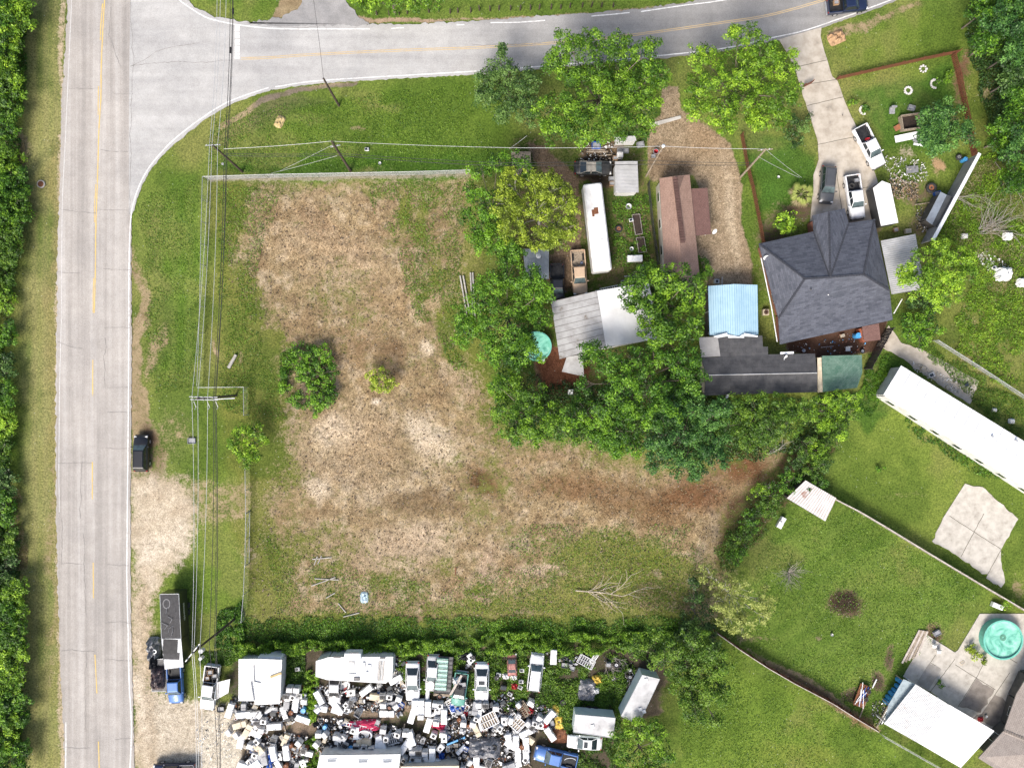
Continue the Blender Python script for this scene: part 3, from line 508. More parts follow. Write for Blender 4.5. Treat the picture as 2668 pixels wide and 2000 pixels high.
flat('patio', WL(PAT), CON2, .03); joints('patio_joints', [(z7(590, 275), z7(435, 480)), (z7(720, 395), z7(610, 570)), (z7(590, 310), z7(840, 465)), (z7(720, 395), z7(765, 310)), (z7(930, 360), z7(760, 610)), (z7(440, 300), z7(500, 335)), (z7(410, 340), z7(470, 250)), (z7(900, 255), z7(975, 300))], .034)
flat('patio_stain', jag(WL([z7(835, 500), z7(950, 560), z7(900, 730), z7(700, 640), z7(755, 615)]), .1, .5), mat('stained_concrete', (.24, .21, .18), (.15, .13, .11), 1, .85), .037, thick=.004)
flat('patio_stain', jag(WL([z7(430, 300), z7(505, 340), z7(425, 470), z7(350, 425)]), .1, .5), mat('greyed_concrete', (.33, .31, .28), (.25, .23, .2), 1, .85), .038, thick=.004)
flat('patio_stain', jag(WL([z7(720, 400), z7(835, 465), z7(750, 610), z7(615, 570)]), .1, .5), mat('stained_concrete', (.24, .21, .18), (.15, .13, .11), 1, .85), .036, thick=.004)
flat('concrete_kerb', WL([t3(975, 800), t3(1175, 750), t3(1180, 768), t3(985, 825)]), G['concrete'], .10)
flat('manhole_ring', [W(107.5 + math.cos(a) * 10.5, 480 + math.sin(a) * 10.5) for a in np.linspace(0, 2 * math.pi, 22)[:-1]], G['concrete'], .12)
flat('manhole_cover', [W(107.5 + math.cos(a) * 7.5, 480 + math.sin(a) * 7.5) for a in np.linspace(0, 2 * math.pi, 20)[:-1]], G['rust'], .16)
# ================================================================ TREES AND PLANTS
LM = {
 'oak': leafmat('oak_leaves', (.022, .060, .006), (.075, .175, .012), (.27, .46, .030), .25),
 'bright': leafmat('bright_leaves', (.035, .085, .006), (.13, .26, .016), (.38, .58, .040), .25),
 'lime': leafmat('yellow_green_leaves', (.07, .10, .010), (.22, .31, .022), (.48, .58, .06), .25),
 'dark': leafmat('dark_glossy_leaves', (.014, .036, .008), (.042, .10, .016), (.16, .27, .06), .15),
 'blue': leafmat('bluish_leaves', (.014, .042, .010), (.045, .13, .024), (.16, .33, .06), .2),
 'deep': leafmat('deep_green_leaves', (.015, .046, .005), (.055, .15, .010), (.21, .40, .026), .22),
 'willow': leafmat('pale_willow_leaves', (.14, .17, .035), (.28, .33, .07), (.46, .50, .15), .25),
 'weed': leafmat('weed_leaves', (.020, .052, .005), (.068, .15, .012), (.19, .31, .03), .22),
 'clod': leafmat('dark_clod', (.07, .045, .03), (.14, .10, .06), (.24, .18, .11), 0),
 'dry': leafmat('dry_grass_blades', (.10, .085, .03), (.26, .20, .10), (.46, .40, .24)),
}
G['bark'] = mat('grey_brown_bark', (.20, .165, .13), (.09, .07, .055), 3, .95, bmp=.5)
G['palebark'] = mat('pale_bark', (.42, .39, .34), (.26, .24, .21), 3, .95, bmp=.4)
def quads(name, P, shade, m, parent=None):
    """P (n,4,3) leaves, shade (n,)"""
    n = len(P); me = bpy.data.meshes.new(name); me.vertices.add(n * 4); me.vertices.foreach_set('co', P.astype(np.float32).ravel())
    me.loops.add(n * 4); me.loops.foreach_set('vertex_index', np.arange(n * 4, dtype=np.int32)); me.polygons.add(n); me.polygons.foreach_set('loop_start', np.arange(n, dtype=np.int32) * 4)
    a = me.attributes.new('shade', 'FLOAT', 'POINT'); a.data.foreach_set('value', np.repeat(np.clip(shade, 0, 1), 4).astype(np.float32))
    me.materials.append(m); me.update(); o = bpy.data.objects.new(name, me); link(o, parent)
    if parent: KIDS.setdefault(parent.name, []).append(o)
    return o
def leaves(C, N, size, asp=.55, jit=.6):
    """kite leaves at C with rough normals N"""
    n = len(C); N = N + rng.normal(0, jit, (n, 3)); N /= np.linalg.norm(N, axis=1, keepdims=True) + 1e-9
    r_ = rng.normal(0, 1, (n, 3)); T = np.cross(N, r_); T /= np.linalg.norm(T, axis=1, keepdims=True) + 1e-9; B = np.cross(N, T)
    s_ = (size * rng.uniform(.6, 1.35, n))[:, None]
    return np.stack([C - T * s_ * .55, C + B * s_ * asp * .5 - N * s_ * .1, C + T * s_ * .55, C - B * s_ * asp * .5 - N * s_ * .1], 1)
def crown(lobes, size=.30, dens=1.0, puff=.62, tone=0.0, gap=.17, flatness=.78):
    """lobes: (x, y, ztop, R). clumps of leaves over each lobe's shell plus a thinner fill"""
    Cs, Ns, Sh = [], [], []
    for (x, y, zt, Rr) in lobes:
        zc = zt - Rr * flatness; lt = rng.normal(0, .09)
        npf = max(6, int(2.9 * (Rr / puff) ** 2 * dens))
        u = rng.random(npf); ph = rng.uniform(0, 2 * np.pi, npf); cz = 1 - u * 1.25; sz = np.sqrt(np.clip(1 - cz ** 2, 0, 1))
        dr = np.stack([sz * np.cos(ph), sz * np.sin(ph), cz], 1); rad = Rr * (1 - np.abs(rng.normal(0, .13, npf))) * np.where(rng.random(npf) < .22, rng.uniform(.4, .8, npf), 1)
        wob = 1 + .16 * np.sin(ph * 3 + x) + .10 * np.sin(ph * 7 + y)
        pc = np.array([x, y, zc]) + dr * (rad * wob)[:, None] * np.array([1, 1, flatness])
        keep = rng.random(npf) > gap; pc, dr = pc[keep], dr[keep]
        for c_, d_ in zip(pc, dr):
            pr = puff * rng.uniform(.55, 1.25); k = int(44 * (pr / .6) ** 2 * (.30 / size) ** 1.6); k = max(8, min(k, 220))
            e = rng.normal(0, 1, (k, 3)); e /= np.linalg.norm(e, axis=1, keepdims=True); e[:, 2] = np.abs(e[:, 2]) * .9 - .25 * (rng.random(k) < .3)
            rr = pr * rng.uniform(.45, 1.08, k)[:, None]; c2 = c_ + e * rr * np.array([1, 1, .6])
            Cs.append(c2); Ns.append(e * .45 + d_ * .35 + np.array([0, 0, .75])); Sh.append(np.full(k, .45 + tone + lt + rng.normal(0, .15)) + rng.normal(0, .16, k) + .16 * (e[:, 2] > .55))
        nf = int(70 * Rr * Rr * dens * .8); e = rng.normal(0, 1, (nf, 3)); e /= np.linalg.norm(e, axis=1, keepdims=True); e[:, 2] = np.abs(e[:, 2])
        Cs.append(np.array([x, y, zc - Rr * .15]) + e * (Rr * rng.random(nf) ** .5 * .88)[:, None] * np.array([1, 1, flatness])); Ns.append(e * .3 + np.array([0, 0, 1.])); Sh.append(rng.normal(.12, .1, nf))  # inner leaves coloured darker, painting the shade of the crown gaps
    C = np.concatenate(Cs); N = np.concatenate(Ns); return leaves(C, N, size), np.concatenate(Sh)
def limbs(m, base, lobes, r0):
    bx, by = base; top = max(l[2] for l in lobes); fork = Vector((bx, by, top * .33))
    m.tube([Vector((bx, by, -.2)), Vector((bx + r0 * .2, by, top * .15)), fork], r0 * 1.15, 8, r0 * .8)
    for (x, y, zt, Rr) in lobes:
        e = Vector((x, y, zt - Rr * .55)); mid = fork.lerp(e, .5) + Vector((0, 0, .4)); m.tube([fork, mid, e], r0 * .36, 6, r0 * .1)
        for k in range(4):
            a = random.uniform(0, 6.28); q = e + Vector((math.cos(a) * Rr * .55, math.sin(a) * Rr * .55, Rr * .12)); m.tube([mid.lerp(e, .6), (mid.lerp(e, .7) + q) / 2 + Vector((0, 0, .15)), q], r0 * .14, 4, r0 * .05)
def tree(name, label, cat, lobes_px, f, h, kind, group=None, size=.26, dens=1.0, base=None, r0=None, bark='bark', **kw):
    """lobes_px: (x, y, r) in a crop's pixels; h total height; r in full-view px"""
    lb = []; k = S * 2668 / 2212
    for l in lobes_px:
        zt = h * (l[3] if len(l) > 3 else random.uniform(.70, 1.0)); Rr = l[2] * k * (1 - zt / H) * .93; p = W(*f(l[0], l[1]), zt * .8); lb.append((p.x, p.y, zt, Rr))
    bx = sum(l[0] for l in lb) / len(lb); by = sum(l[1] for l in lb) / len(lb)
    if base: bp = W(*f(*base)); bx, by = bp.x, bp.y
    t = thing(name, label, cat, (bx, by, 0), 0, group); lb = [(a - bx, b_ - by, c, e) for a, b_, c, e in lb]
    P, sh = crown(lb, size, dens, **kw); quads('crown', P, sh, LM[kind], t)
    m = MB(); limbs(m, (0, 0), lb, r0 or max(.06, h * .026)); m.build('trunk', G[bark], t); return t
T = tree
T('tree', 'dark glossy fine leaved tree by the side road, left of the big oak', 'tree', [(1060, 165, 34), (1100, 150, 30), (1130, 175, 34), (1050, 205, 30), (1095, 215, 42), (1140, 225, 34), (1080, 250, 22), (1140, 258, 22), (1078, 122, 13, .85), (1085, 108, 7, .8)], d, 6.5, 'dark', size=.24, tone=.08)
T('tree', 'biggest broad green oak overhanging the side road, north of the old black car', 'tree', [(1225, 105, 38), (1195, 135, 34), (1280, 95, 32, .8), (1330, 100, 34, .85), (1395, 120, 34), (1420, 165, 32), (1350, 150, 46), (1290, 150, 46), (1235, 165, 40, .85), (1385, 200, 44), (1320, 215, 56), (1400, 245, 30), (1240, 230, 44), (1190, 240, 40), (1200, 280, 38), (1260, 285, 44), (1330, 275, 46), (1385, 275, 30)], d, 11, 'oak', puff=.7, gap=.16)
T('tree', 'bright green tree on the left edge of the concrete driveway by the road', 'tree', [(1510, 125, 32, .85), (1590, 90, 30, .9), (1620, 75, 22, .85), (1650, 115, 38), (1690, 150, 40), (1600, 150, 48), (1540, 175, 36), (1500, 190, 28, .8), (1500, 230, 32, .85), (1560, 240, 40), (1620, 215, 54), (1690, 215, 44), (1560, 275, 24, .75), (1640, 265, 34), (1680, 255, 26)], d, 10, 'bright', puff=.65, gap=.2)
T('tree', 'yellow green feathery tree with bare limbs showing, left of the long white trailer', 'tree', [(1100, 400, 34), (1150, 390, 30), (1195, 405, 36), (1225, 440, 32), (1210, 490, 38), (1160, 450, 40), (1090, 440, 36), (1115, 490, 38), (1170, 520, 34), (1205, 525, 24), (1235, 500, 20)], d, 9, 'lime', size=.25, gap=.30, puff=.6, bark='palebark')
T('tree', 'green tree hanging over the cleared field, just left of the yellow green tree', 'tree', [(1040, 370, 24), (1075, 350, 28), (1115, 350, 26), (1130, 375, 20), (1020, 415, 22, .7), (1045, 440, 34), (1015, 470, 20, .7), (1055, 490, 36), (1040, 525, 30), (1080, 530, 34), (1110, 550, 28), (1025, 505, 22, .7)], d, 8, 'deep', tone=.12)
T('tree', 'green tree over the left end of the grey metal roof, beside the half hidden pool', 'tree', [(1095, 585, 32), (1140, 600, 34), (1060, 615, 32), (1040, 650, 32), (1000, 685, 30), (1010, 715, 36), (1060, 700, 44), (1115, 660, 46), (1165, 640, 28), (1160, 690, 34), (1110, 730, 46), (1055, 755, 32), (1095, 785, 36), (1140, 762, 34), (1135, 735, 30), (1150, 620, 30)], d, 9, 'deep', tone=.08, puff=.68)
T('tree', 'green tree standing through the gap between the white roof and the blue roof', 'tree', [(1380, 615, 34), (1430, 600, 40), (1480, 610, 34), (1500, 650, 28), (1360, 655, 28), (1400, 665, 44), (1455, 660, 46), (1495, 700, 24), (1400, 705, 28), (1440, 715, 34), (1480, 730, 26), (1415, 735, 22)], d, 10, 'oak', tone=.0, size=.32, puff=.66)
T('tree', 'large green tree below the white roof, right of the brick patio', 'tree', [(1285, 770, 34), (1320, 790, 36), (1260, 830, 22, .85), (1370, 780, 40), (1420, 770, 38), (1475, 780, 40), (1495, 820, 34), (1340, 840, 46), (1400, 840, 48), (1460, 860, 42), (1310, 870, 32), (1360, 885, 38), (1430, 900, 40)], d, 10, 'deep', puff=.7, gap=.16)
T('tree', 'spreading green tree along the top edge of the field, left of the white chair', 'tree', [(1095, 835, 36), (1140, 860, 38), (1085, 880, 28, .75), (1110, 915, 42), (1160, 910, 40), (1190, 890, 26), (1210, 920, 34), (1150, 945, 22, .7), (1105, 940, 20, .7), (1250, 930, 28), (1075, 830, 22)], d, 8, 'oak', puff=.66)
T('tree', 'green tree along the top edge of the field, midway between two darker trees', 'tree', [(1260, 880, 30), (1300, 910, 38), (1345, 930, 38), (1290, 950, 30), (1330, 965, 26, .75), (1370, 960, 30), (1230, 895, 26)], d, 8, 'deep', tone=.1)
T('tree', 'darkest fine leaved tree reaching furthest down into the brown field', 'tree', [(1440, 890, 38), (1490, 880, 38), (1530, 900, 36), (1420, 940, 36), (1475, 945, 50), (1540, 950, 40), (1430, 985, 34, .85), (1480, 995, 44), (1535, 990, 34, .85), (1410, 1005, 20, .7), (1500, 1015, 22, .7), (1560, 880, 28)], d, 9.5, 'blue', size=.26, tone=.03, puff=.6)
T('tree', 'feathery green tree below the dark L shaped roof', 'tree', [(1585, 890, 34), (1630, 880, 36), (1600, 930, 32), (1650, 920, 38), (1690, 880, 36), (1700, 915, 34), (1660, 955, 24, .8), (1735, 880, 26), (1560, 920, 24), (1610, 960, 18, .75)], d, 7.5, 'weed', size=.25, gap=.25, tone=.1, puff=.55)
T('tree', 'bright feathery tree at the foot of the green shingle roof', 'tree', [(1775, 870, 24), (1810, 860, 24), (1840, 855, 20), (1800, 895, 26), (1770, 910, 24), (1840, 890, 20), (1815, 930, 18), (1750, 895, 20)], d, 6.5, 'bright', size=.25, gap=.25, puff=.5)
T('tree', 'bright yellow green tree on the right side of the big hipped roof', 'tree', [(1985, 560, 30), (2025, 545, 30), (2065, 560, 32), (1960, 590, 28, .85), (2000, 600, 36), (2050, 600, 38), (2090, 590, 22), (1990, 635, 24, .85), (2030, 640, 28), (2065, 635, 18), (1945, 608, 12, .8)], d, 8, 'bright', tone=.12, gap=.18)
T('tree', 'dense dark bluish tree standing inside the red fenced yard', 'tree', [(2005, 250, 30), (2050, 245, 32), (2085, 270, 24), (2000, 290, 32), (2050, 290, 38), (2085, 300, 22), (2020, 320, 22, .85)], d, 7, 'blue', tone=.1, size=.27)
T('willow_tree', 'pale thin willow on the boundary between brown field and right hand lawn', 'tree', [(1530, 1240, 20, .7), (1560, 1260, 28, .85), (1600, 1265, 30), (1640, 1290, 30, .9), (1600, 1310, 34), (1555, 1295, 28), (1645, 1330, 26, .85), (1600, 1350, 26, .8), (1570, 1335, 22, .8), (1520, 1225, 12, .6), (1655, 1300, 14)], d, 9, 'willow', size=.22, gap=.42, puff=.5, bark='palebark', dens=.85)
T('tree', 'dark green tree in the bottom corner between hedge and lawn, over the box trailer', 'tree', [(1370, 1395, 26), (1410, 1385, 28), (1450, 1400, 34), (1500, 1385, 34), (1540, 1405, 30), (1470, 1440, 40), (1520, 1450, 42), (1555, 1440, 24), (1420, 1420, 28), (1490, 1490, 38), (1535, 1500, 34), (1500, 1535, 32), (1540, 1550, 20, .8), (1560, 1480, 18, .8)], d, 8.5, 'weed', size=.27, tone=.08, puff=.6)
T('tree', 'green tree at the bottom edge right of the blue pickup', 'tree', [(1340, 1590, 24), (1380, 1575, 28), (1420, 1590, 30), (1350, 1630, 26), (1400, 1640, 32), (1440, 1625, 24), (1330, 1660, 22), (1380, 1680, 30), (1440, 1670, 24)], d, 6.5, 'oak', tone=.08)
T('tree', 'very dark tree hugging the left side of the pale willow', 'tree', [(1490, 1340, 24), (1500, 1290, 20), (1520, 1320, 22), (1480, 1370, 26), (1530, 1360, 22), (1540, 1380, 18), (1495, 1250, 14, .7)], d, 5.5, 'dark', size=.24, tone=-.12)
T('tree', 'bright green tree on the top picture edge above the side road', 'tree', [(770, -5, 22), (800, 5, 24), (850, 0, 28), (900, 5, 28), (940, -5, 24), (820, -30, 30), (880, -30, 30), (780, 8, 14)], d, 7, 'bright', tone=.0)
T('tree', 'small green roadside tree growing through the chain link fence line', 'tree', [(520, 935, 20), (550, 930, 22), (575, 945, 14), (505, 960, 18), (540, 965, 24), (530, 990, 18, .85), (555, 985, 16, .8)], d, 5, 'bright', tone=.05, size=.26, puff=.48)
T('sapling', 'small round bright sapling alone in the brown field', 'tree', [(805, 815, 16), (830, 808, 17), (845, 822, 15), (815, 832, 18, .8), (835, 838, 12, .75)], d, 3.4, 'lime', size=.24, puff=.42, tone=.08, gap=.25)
bg_ = 'thicket shrubs in the field'
T('thicket_bush', 'dense green thicket bush on the left of the field with a burnt brown heart', 'bush', [(640, 755, 18), (670, 765, 22), (700, 765, 20), (625, 780, 16), (650, 790, 16), (690, 795, 26), (715, 800, 16), (700, 830, 26), (715, 850, 16), (690, 860, 26), (680, 885, 18), (650, 875, 16, .7), (710, 870, 16), (615, 810, 14, .6), (612, 840, 16, .6), (630, 862, 12, .6), (662, 800, 20), (675, 835, 18), (672, 862, 16), (655, 782, 18), (655, 812, 18), (650, 850, 10)], d, 2.1, 'deep', size=.26, puff=.45, tone=.1, r0=.08)
T('shrub', 'low bright leafy shrub beside the palm by the grey hipped roof', 'bush', [(1690, 470, 14), (1710, 468, 14), (1685, 485, 14), (1705, 488, 16), (1695, 500, 10)], d, 2.4, 'bright', size=.26, puff=.4, tone=.08)
T('shrub', 'small dark flowering shrub under the driveway side tree', 'bush', [(1715, 262, 14), (1735, 275, 16), (1705, 290, 14), (1725, 300, 16), (1745, 255, 10), (1712, 315, 10)], d, 2.6, 'dark', size=.22, puff=.4)
T('bush', 'green bush at the bottom right corner of the big hipped roof, beside the path', 'bush', [(1960, 690, 16), (1985, 695, 22), (2010, 690, 20), (1965, 720, 18), (1995, 725, 22), (2025, 710, 14), (1985, 745, 12)], d, 3.2, 'deep', tone=.12, puff=.45)
T('bush', 'dark green bush under the yellow green tree beside the path head', 'bush', [(1990, 655, 20), (2015, 665, 20), (1965, 655, 12), (2035, 650, 12)], d, 2.6, 'dark', puff=.45, size=.24)
T('bush', 'narrow green bush against the blue roofed carport and the brown roof', 'bush', [(1518, 560, 10), (1525, 575, 14), (1518, 598, 13), (1530, 590, 8)], d, 2.5, 'deep', puff=.4, size=.25)
T('bush', 'small leafy bush at the driveway end of the red garden fence', 'bush', [(1838, 220, 8), (1848, 222, 6)], d, 1.0, 'bright', puff=.3, size=.22)
for i, (x, y, r_, h, k, lb) in enumerate([(1755, 1010, 24, 4, 'weed', 'thicket bush over the dark ditch above the rusty roofed shed'), (1735, 960, 22, 4.5, 'weed', 'feathery bush at the head of the dark ditch'), (1770, 970, 20, 4, 'bright', 'pale bush right of the ditch head'), (1700, 1040, 24, 3.5, 'deep', 'green ditch bush on the left bank'), (1765, 1045, 18, 3, 'deep', 'round bush touching the rusty roofed shed'), (1660, 1090, 26, 3.5, 'weed', 'ditch bush halfway down the brown field edge'),
                            (1625, 1120, 22, 3.5, 'deep', 'ditch bush lower down the brown field edge'), (1600, 1160, 24, 3.5, 'weed', 'bush on the ditch beside the short white planks'), (1590, 1200, 18, 3, 'deep', 'lowest ditch bush above the pale willow'), (1640, 1060, 20, 2.8, 'bright', 'bright ditch bush at the reddish soil'), (1800, 935, 24, 3.6, 'weed', 'bush between the green roof and the lawn corner'), (1720, 1000, 18, 3, 'dark', 'dark bush in the ditch'), (1780, 1005, 16, 3, 'dark', 'dark bush on the lawn side of the ditch')]):
    T('ditch_bush', lb, 'bush', [(x, y, r_), (x - r_ * .7, y + r_ * .5, r_ * .7, .8), (x + r_ * .7, y - r_ * .4, r_ * .75, .85), (x + r_ * .3, y + r_ * .7, r_ * .6, .7)], d, h, k, 'bushes along the ditch', size=.22, puff=.42, gap=.42, dens=.75)
# far left tree line: every crown its own tree
LT = [(-10, 20, 42, 'deep', 8, 'top left corner'), (35, 25, 34, 'bright', 7, 'by the road, topmost'), (25, 75, 30, 'bright', 7, 'second down from the top corner'), (-5, 110, 36, 'oak', 7.5, 'behind the second bright crown'), (15, 150, 32, 'bright', 7, 'brightest one below the top corner'), (20, 225, 28, 'oak', 6, 'just above the dry brown gap'), (-10, 190, 36, 'dark', 7, 'dark one above the dry gap'), (10, 270, 22, 'deep', 5, 'at the dry brown gap'),
      (0, 345, 40, 'bright', 5.5, 'directly below the dry gap'), (30, 395, 28, 'deep', 5, 'level with the manhole'), (25, 455, 34, 'oak', 5.5, 'below the manhole'), (-10, 430, 40, 'deep', 6, 'at the frame edge by the manhole'), (15, 520, 30, 'weed', 5, 'level with the top of the cleared field'), (5, 585, 28, 'weed', 5, 'level with the fallen poles'), (0, 650, 24, 'bright', 5, 'narrow bright one at mid height'), (5, 720, 26, 'deep', 5, 'narrow dark one at mid height')]
LT += [(0, 790 + i * 62, 24 + 3 * (i % 3), ('dark', 'deep', 'bright', 'weed')[i % 4], 4.6 + .4 * (i % 2), 'level with the %s' % s_) for i, s_ in enumerate(['thicket bush', 'big cross armed pole', 'black parked car', 'bare bright sand patch', 'gravel pull off', 'lower lane dash'])]
LT += [(12, 1170, 28, 'weed', 4.6, 'beside the dry reeds'), (5, 1235, 30, 'dark', 5, 'below the dry reeds'), (25, 1290, 34, 'bright', 6, 'wide bright one opposite the black trailer'), (-5, 1340, 38, 'deep', 6.5, 'opposite the small tarped trailer'), (30, 1375, 30, 'oak', 6, 'beside the road crack'), (25, 1425, 32, 'bright', 6, 'opposite the blue parked pickup'), (10, 1480, 34, 'oak', 6, 'third from the bottom left corner'), (35, 1530, 30, 'deep', 6, 'roadmost near the bottom corner'), (10, 1585, 38, 'bright', 6, 'second from the bottom left corner'), (30, 1640, 34, 'deep', 6, 'in the bottom left corner')]
for i, (x, y, r_, k, h, w_) in enumerate(LT):
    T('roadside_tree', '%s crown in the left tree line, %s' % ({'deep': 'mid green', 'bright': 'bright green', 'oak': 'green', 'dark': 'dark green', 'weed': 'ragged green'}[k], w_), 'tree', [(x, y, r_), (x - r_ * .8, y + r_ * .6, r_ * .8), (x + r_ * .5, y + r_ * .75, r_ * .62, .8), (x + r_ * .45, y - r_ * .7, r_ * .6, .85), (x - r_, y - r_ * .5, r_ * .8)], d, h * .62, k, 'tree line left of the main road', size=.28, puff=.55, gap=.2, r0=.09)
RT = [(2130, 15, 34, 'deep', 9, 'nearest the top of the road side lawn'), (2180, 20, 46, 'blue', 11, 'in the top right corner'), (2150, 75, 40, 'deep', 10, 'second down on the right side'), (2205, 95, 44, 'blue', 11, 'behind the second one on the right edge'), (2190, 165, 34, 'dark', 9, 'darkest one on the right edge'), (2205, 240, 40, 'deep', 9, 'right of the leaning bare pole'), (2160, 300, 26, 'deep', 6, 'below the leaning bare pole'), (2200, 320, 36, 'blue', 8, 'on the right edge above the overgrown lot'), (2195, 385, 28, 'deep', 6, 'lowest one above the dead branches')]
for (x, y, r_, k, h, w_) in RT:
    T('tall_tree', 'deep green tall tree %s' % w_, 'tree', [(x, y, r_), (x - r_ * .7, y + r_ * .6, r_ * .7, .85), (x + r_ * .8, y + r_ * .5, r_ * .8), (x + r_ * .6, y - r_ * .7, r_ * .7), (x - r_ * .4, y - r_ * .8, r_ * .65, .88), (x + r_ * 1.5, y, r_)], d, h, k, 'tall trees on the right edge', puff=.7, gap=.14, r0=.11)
# hedge of vines on the boundary fence
def inpoly(x, y, pts):
    c = False; n = len(pts)
    for i in range(n):
        (x0, y0), (x1, y1) = pts[i], pts[(i + 1) % n]
        if (y0 > y) != (y1 > y) and x < (x1 - x0) * (y - y0) / (y1 - y0) + x0: c = not c
    return c
def carpet(name, pts, n, h, kind, size=.22, f=d, clump=1.2, shade=.45, seed=3, avoid=(), up=.9, asp=.55):
    P = np.array([f(*p) for p in pts]); lo, hi = P.min(0), P.max(0); U = rng.uniform(lo[0], hi[0], n * 3); V = rng.uniform(lo[1], hi[1], n * 3)
    ins = np.zeros(len(U), bool); U0, V0 = U, V; wv = 44 if f is d else 10; U = U0 + (fbm(U0 * S + 9, V0 * S, 2.2, 3, seed + 3) - .5) * wv; V = V0 + (fbm(U0 * S, V0 * S + 9, 2.2, 3, seed + 5) - .5) * wv
    for i in range(len(P)):
        (x0, y0), (x1, y1) = P[i], P[(i + 1) % len(P)]; ins ^= ((y0 > V) != (y1 > V)) & (U < (x1 - x0) * (V - y0) / ((y1 - y0) or 1e-9) + x0)
    U, V = U0, V0; x = (U - 1334) * S; y = -(V - 1000) * S; nz = fbm(x + 50, y + 50, clump, 3, seed); nz2 = fbm(x + 50, y, clump * 4, 3, seed + 9); k = ins & (nz * .6 + nz2 * .4 + rng.normal(0, .04, len(x)) > .40)
    for a in avoid: k &= ~((np.abs(U - a[0]) < a[2]) & (np.abs(V - a[1]) < a[3]))
    x, y, nz = x[k][:n], y[k][:n], nz[k][:n]; z = np.clip((nz - .3) * 2.2, .08, 1) * h * rng.uniform(.35, 1.05, len(x))
    C = np.stack([x, y, z], 1); N = np.tile([0, 0, up], (len(x), 1)); o = quads(name, leaves(C, N, size, asp), shade + (nz - .5) * .8 + rng.normal(0, .2, len(x)), LM[kind]); return o
hp = [(500, 1380), (700, 1378), (1000, 1372), (1360, 1362), (1500, 1360), (1500, 1392), (1360, 1400), (1000, 1408), (700, 1406), (500, 1405)]
o = carpet('hedge', hp, 32000, 2.0, 'bright', .22, clump=1.4, shade=.38); tag(o, 'long vine covered hedge between the cleared field and the junkyard', 'hedge')
o = carpet('ground_cover', [(520, 1338), (1500, 1330), (1500, 1385), (520, 1385)], 15000, .4, 'deep', .2, clump=2, shade=.42); tag(o, 'dark uncut weeds on the field side of the hedge', 'weeds', kind='stuff')
AV = []
o = carpet('weeds', [(1330, 1400), (1400, 1400), (1400, 1500), (1380, 1560), (1330, 1530)], 7000, .8, 'weed', .22, shade=.42); tag(o, 'rank weeds around the old wheels right of the junkyard', 'weeds', kind='stuff')
o = carpet('weeds', [(860, 1400), (1340, 1400), (1340, 1520), (1200, 1560), (1080, 1520), (1020, 1500), (900, 1500), (850, 1440)], 30000, .75, 'weed', .22, shade=.55); tag(o, 'bright rank weeds growing between the parked wrecks', 'weeds', kind='stuff')
o = carpet('weeds', [(1180, 1500), (1350, 1500), (1330, 1700), (1220, 1700), (1240, 1600)], 12000, .6, 'weed', .22, shade=.36); tag(o, 'dark rank weeds round the box trailers', 'weeds', kind='stuff')
o = carpet('vine', [(655, 1440), (690, 1440), (690, 1520), (668, 1560), (660, 1520)], 4200, 1.1, 'bright', .22, clump=.8, shade=.5); tag(o, 'bright vine climbing beside the white camper, upper of the two yard vines', 'vine')
o = carpet('vine', [(660, 1590), (685, 1580), (690, 1700), (645, 1700)], 3500, 1.0, 'bright', .22, clump=.8, shade=.4); tag(o, 'bright vine by the bottom white trailer roof, lower of the two yard vines', 'vine')
o = carpet('weeds', [(430, 1400), (660, 1400), (660, 1480), (620, 1470), (610, 1415), (430, 1440)], 8000, .5, 'weed', .2, shade=.32); tag(o, 'low weeds round the white shed', 'weeds', kind='stuff')
o = carpet('overgrowth', [(2000, 540), (2060, 420), (2110, 330), (2300, 330), (2300, 880), (2210, 870), (2080, 770), (2060, 700), (2100, 600)], 36000, .6, 'bright', .26, clump=2, shade=.45, asp=.3); tag(o, 'tall green weeds over the vacant lot on the right edge', 'weeds', kind='stuff')
o = carpet('dry_stalks', [(2030, 500), (2070, 400), (2130, 340), (2240, 400), (2240, 640), (2100, 620)], 9000, .8, 'dry', .24, clump=1.6, shade=.5, asp=.18); tag(o, 'dry stalks mixed into the vacant lot weeds', 'dry grass', kind='stuff')
o = carpet('dry_stalks', [(-20, 300), (55, 300), (60, 390), (30, 400), (-20, 340)], 5000, .8, 'dry', .3, clump=1.6, shade=.6, asp=.15); tag(o, 'dry brown reeds in the gap of the left tree line', 'dry grass', kind='stuff')
o = carpet('dry_stalks', [(-20, 1040), (45, 1060), (60, 1230), (20, 1230), (-20, 1180)], 6000, .9, 'dry', .3, clump=1.6, shade=.55, asp=.15); tag(o, 'dry brown reeds in the lower left tree line', 'dry grass', kind='stuff')
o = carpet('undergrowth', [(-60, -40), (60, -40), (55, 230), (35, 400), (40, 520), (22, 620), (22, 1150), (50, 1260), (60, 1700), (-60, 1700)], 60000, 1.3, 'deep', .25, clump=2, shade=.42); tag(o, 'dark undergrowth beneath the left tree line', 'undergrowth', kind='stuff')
o = carpet('undergrowth', [(1540, 1180), (1600, 1120), (1720, 1000), (1760, 950), (1800, 950), (1770, 1010), (1700, 1080), (1630, 1180), (1560, 1250)], 7000, .7, 'weed', .2, clump=1.4, shade=.35); tag(o, 'dark undergrowth filling the ditch', 'undergrowth', kind='stuff')
o = carpet('undergrowth', [(2080, -30), (2300, -30), (2300, 420), (2160, 400), (2100, 150)], 26000, 1.2, 'dark', .26, clump=2, shade=.35); tag(o, 'dark undergrowth beneath the tall right hand trees', 'undergrowth', kind='stuff')
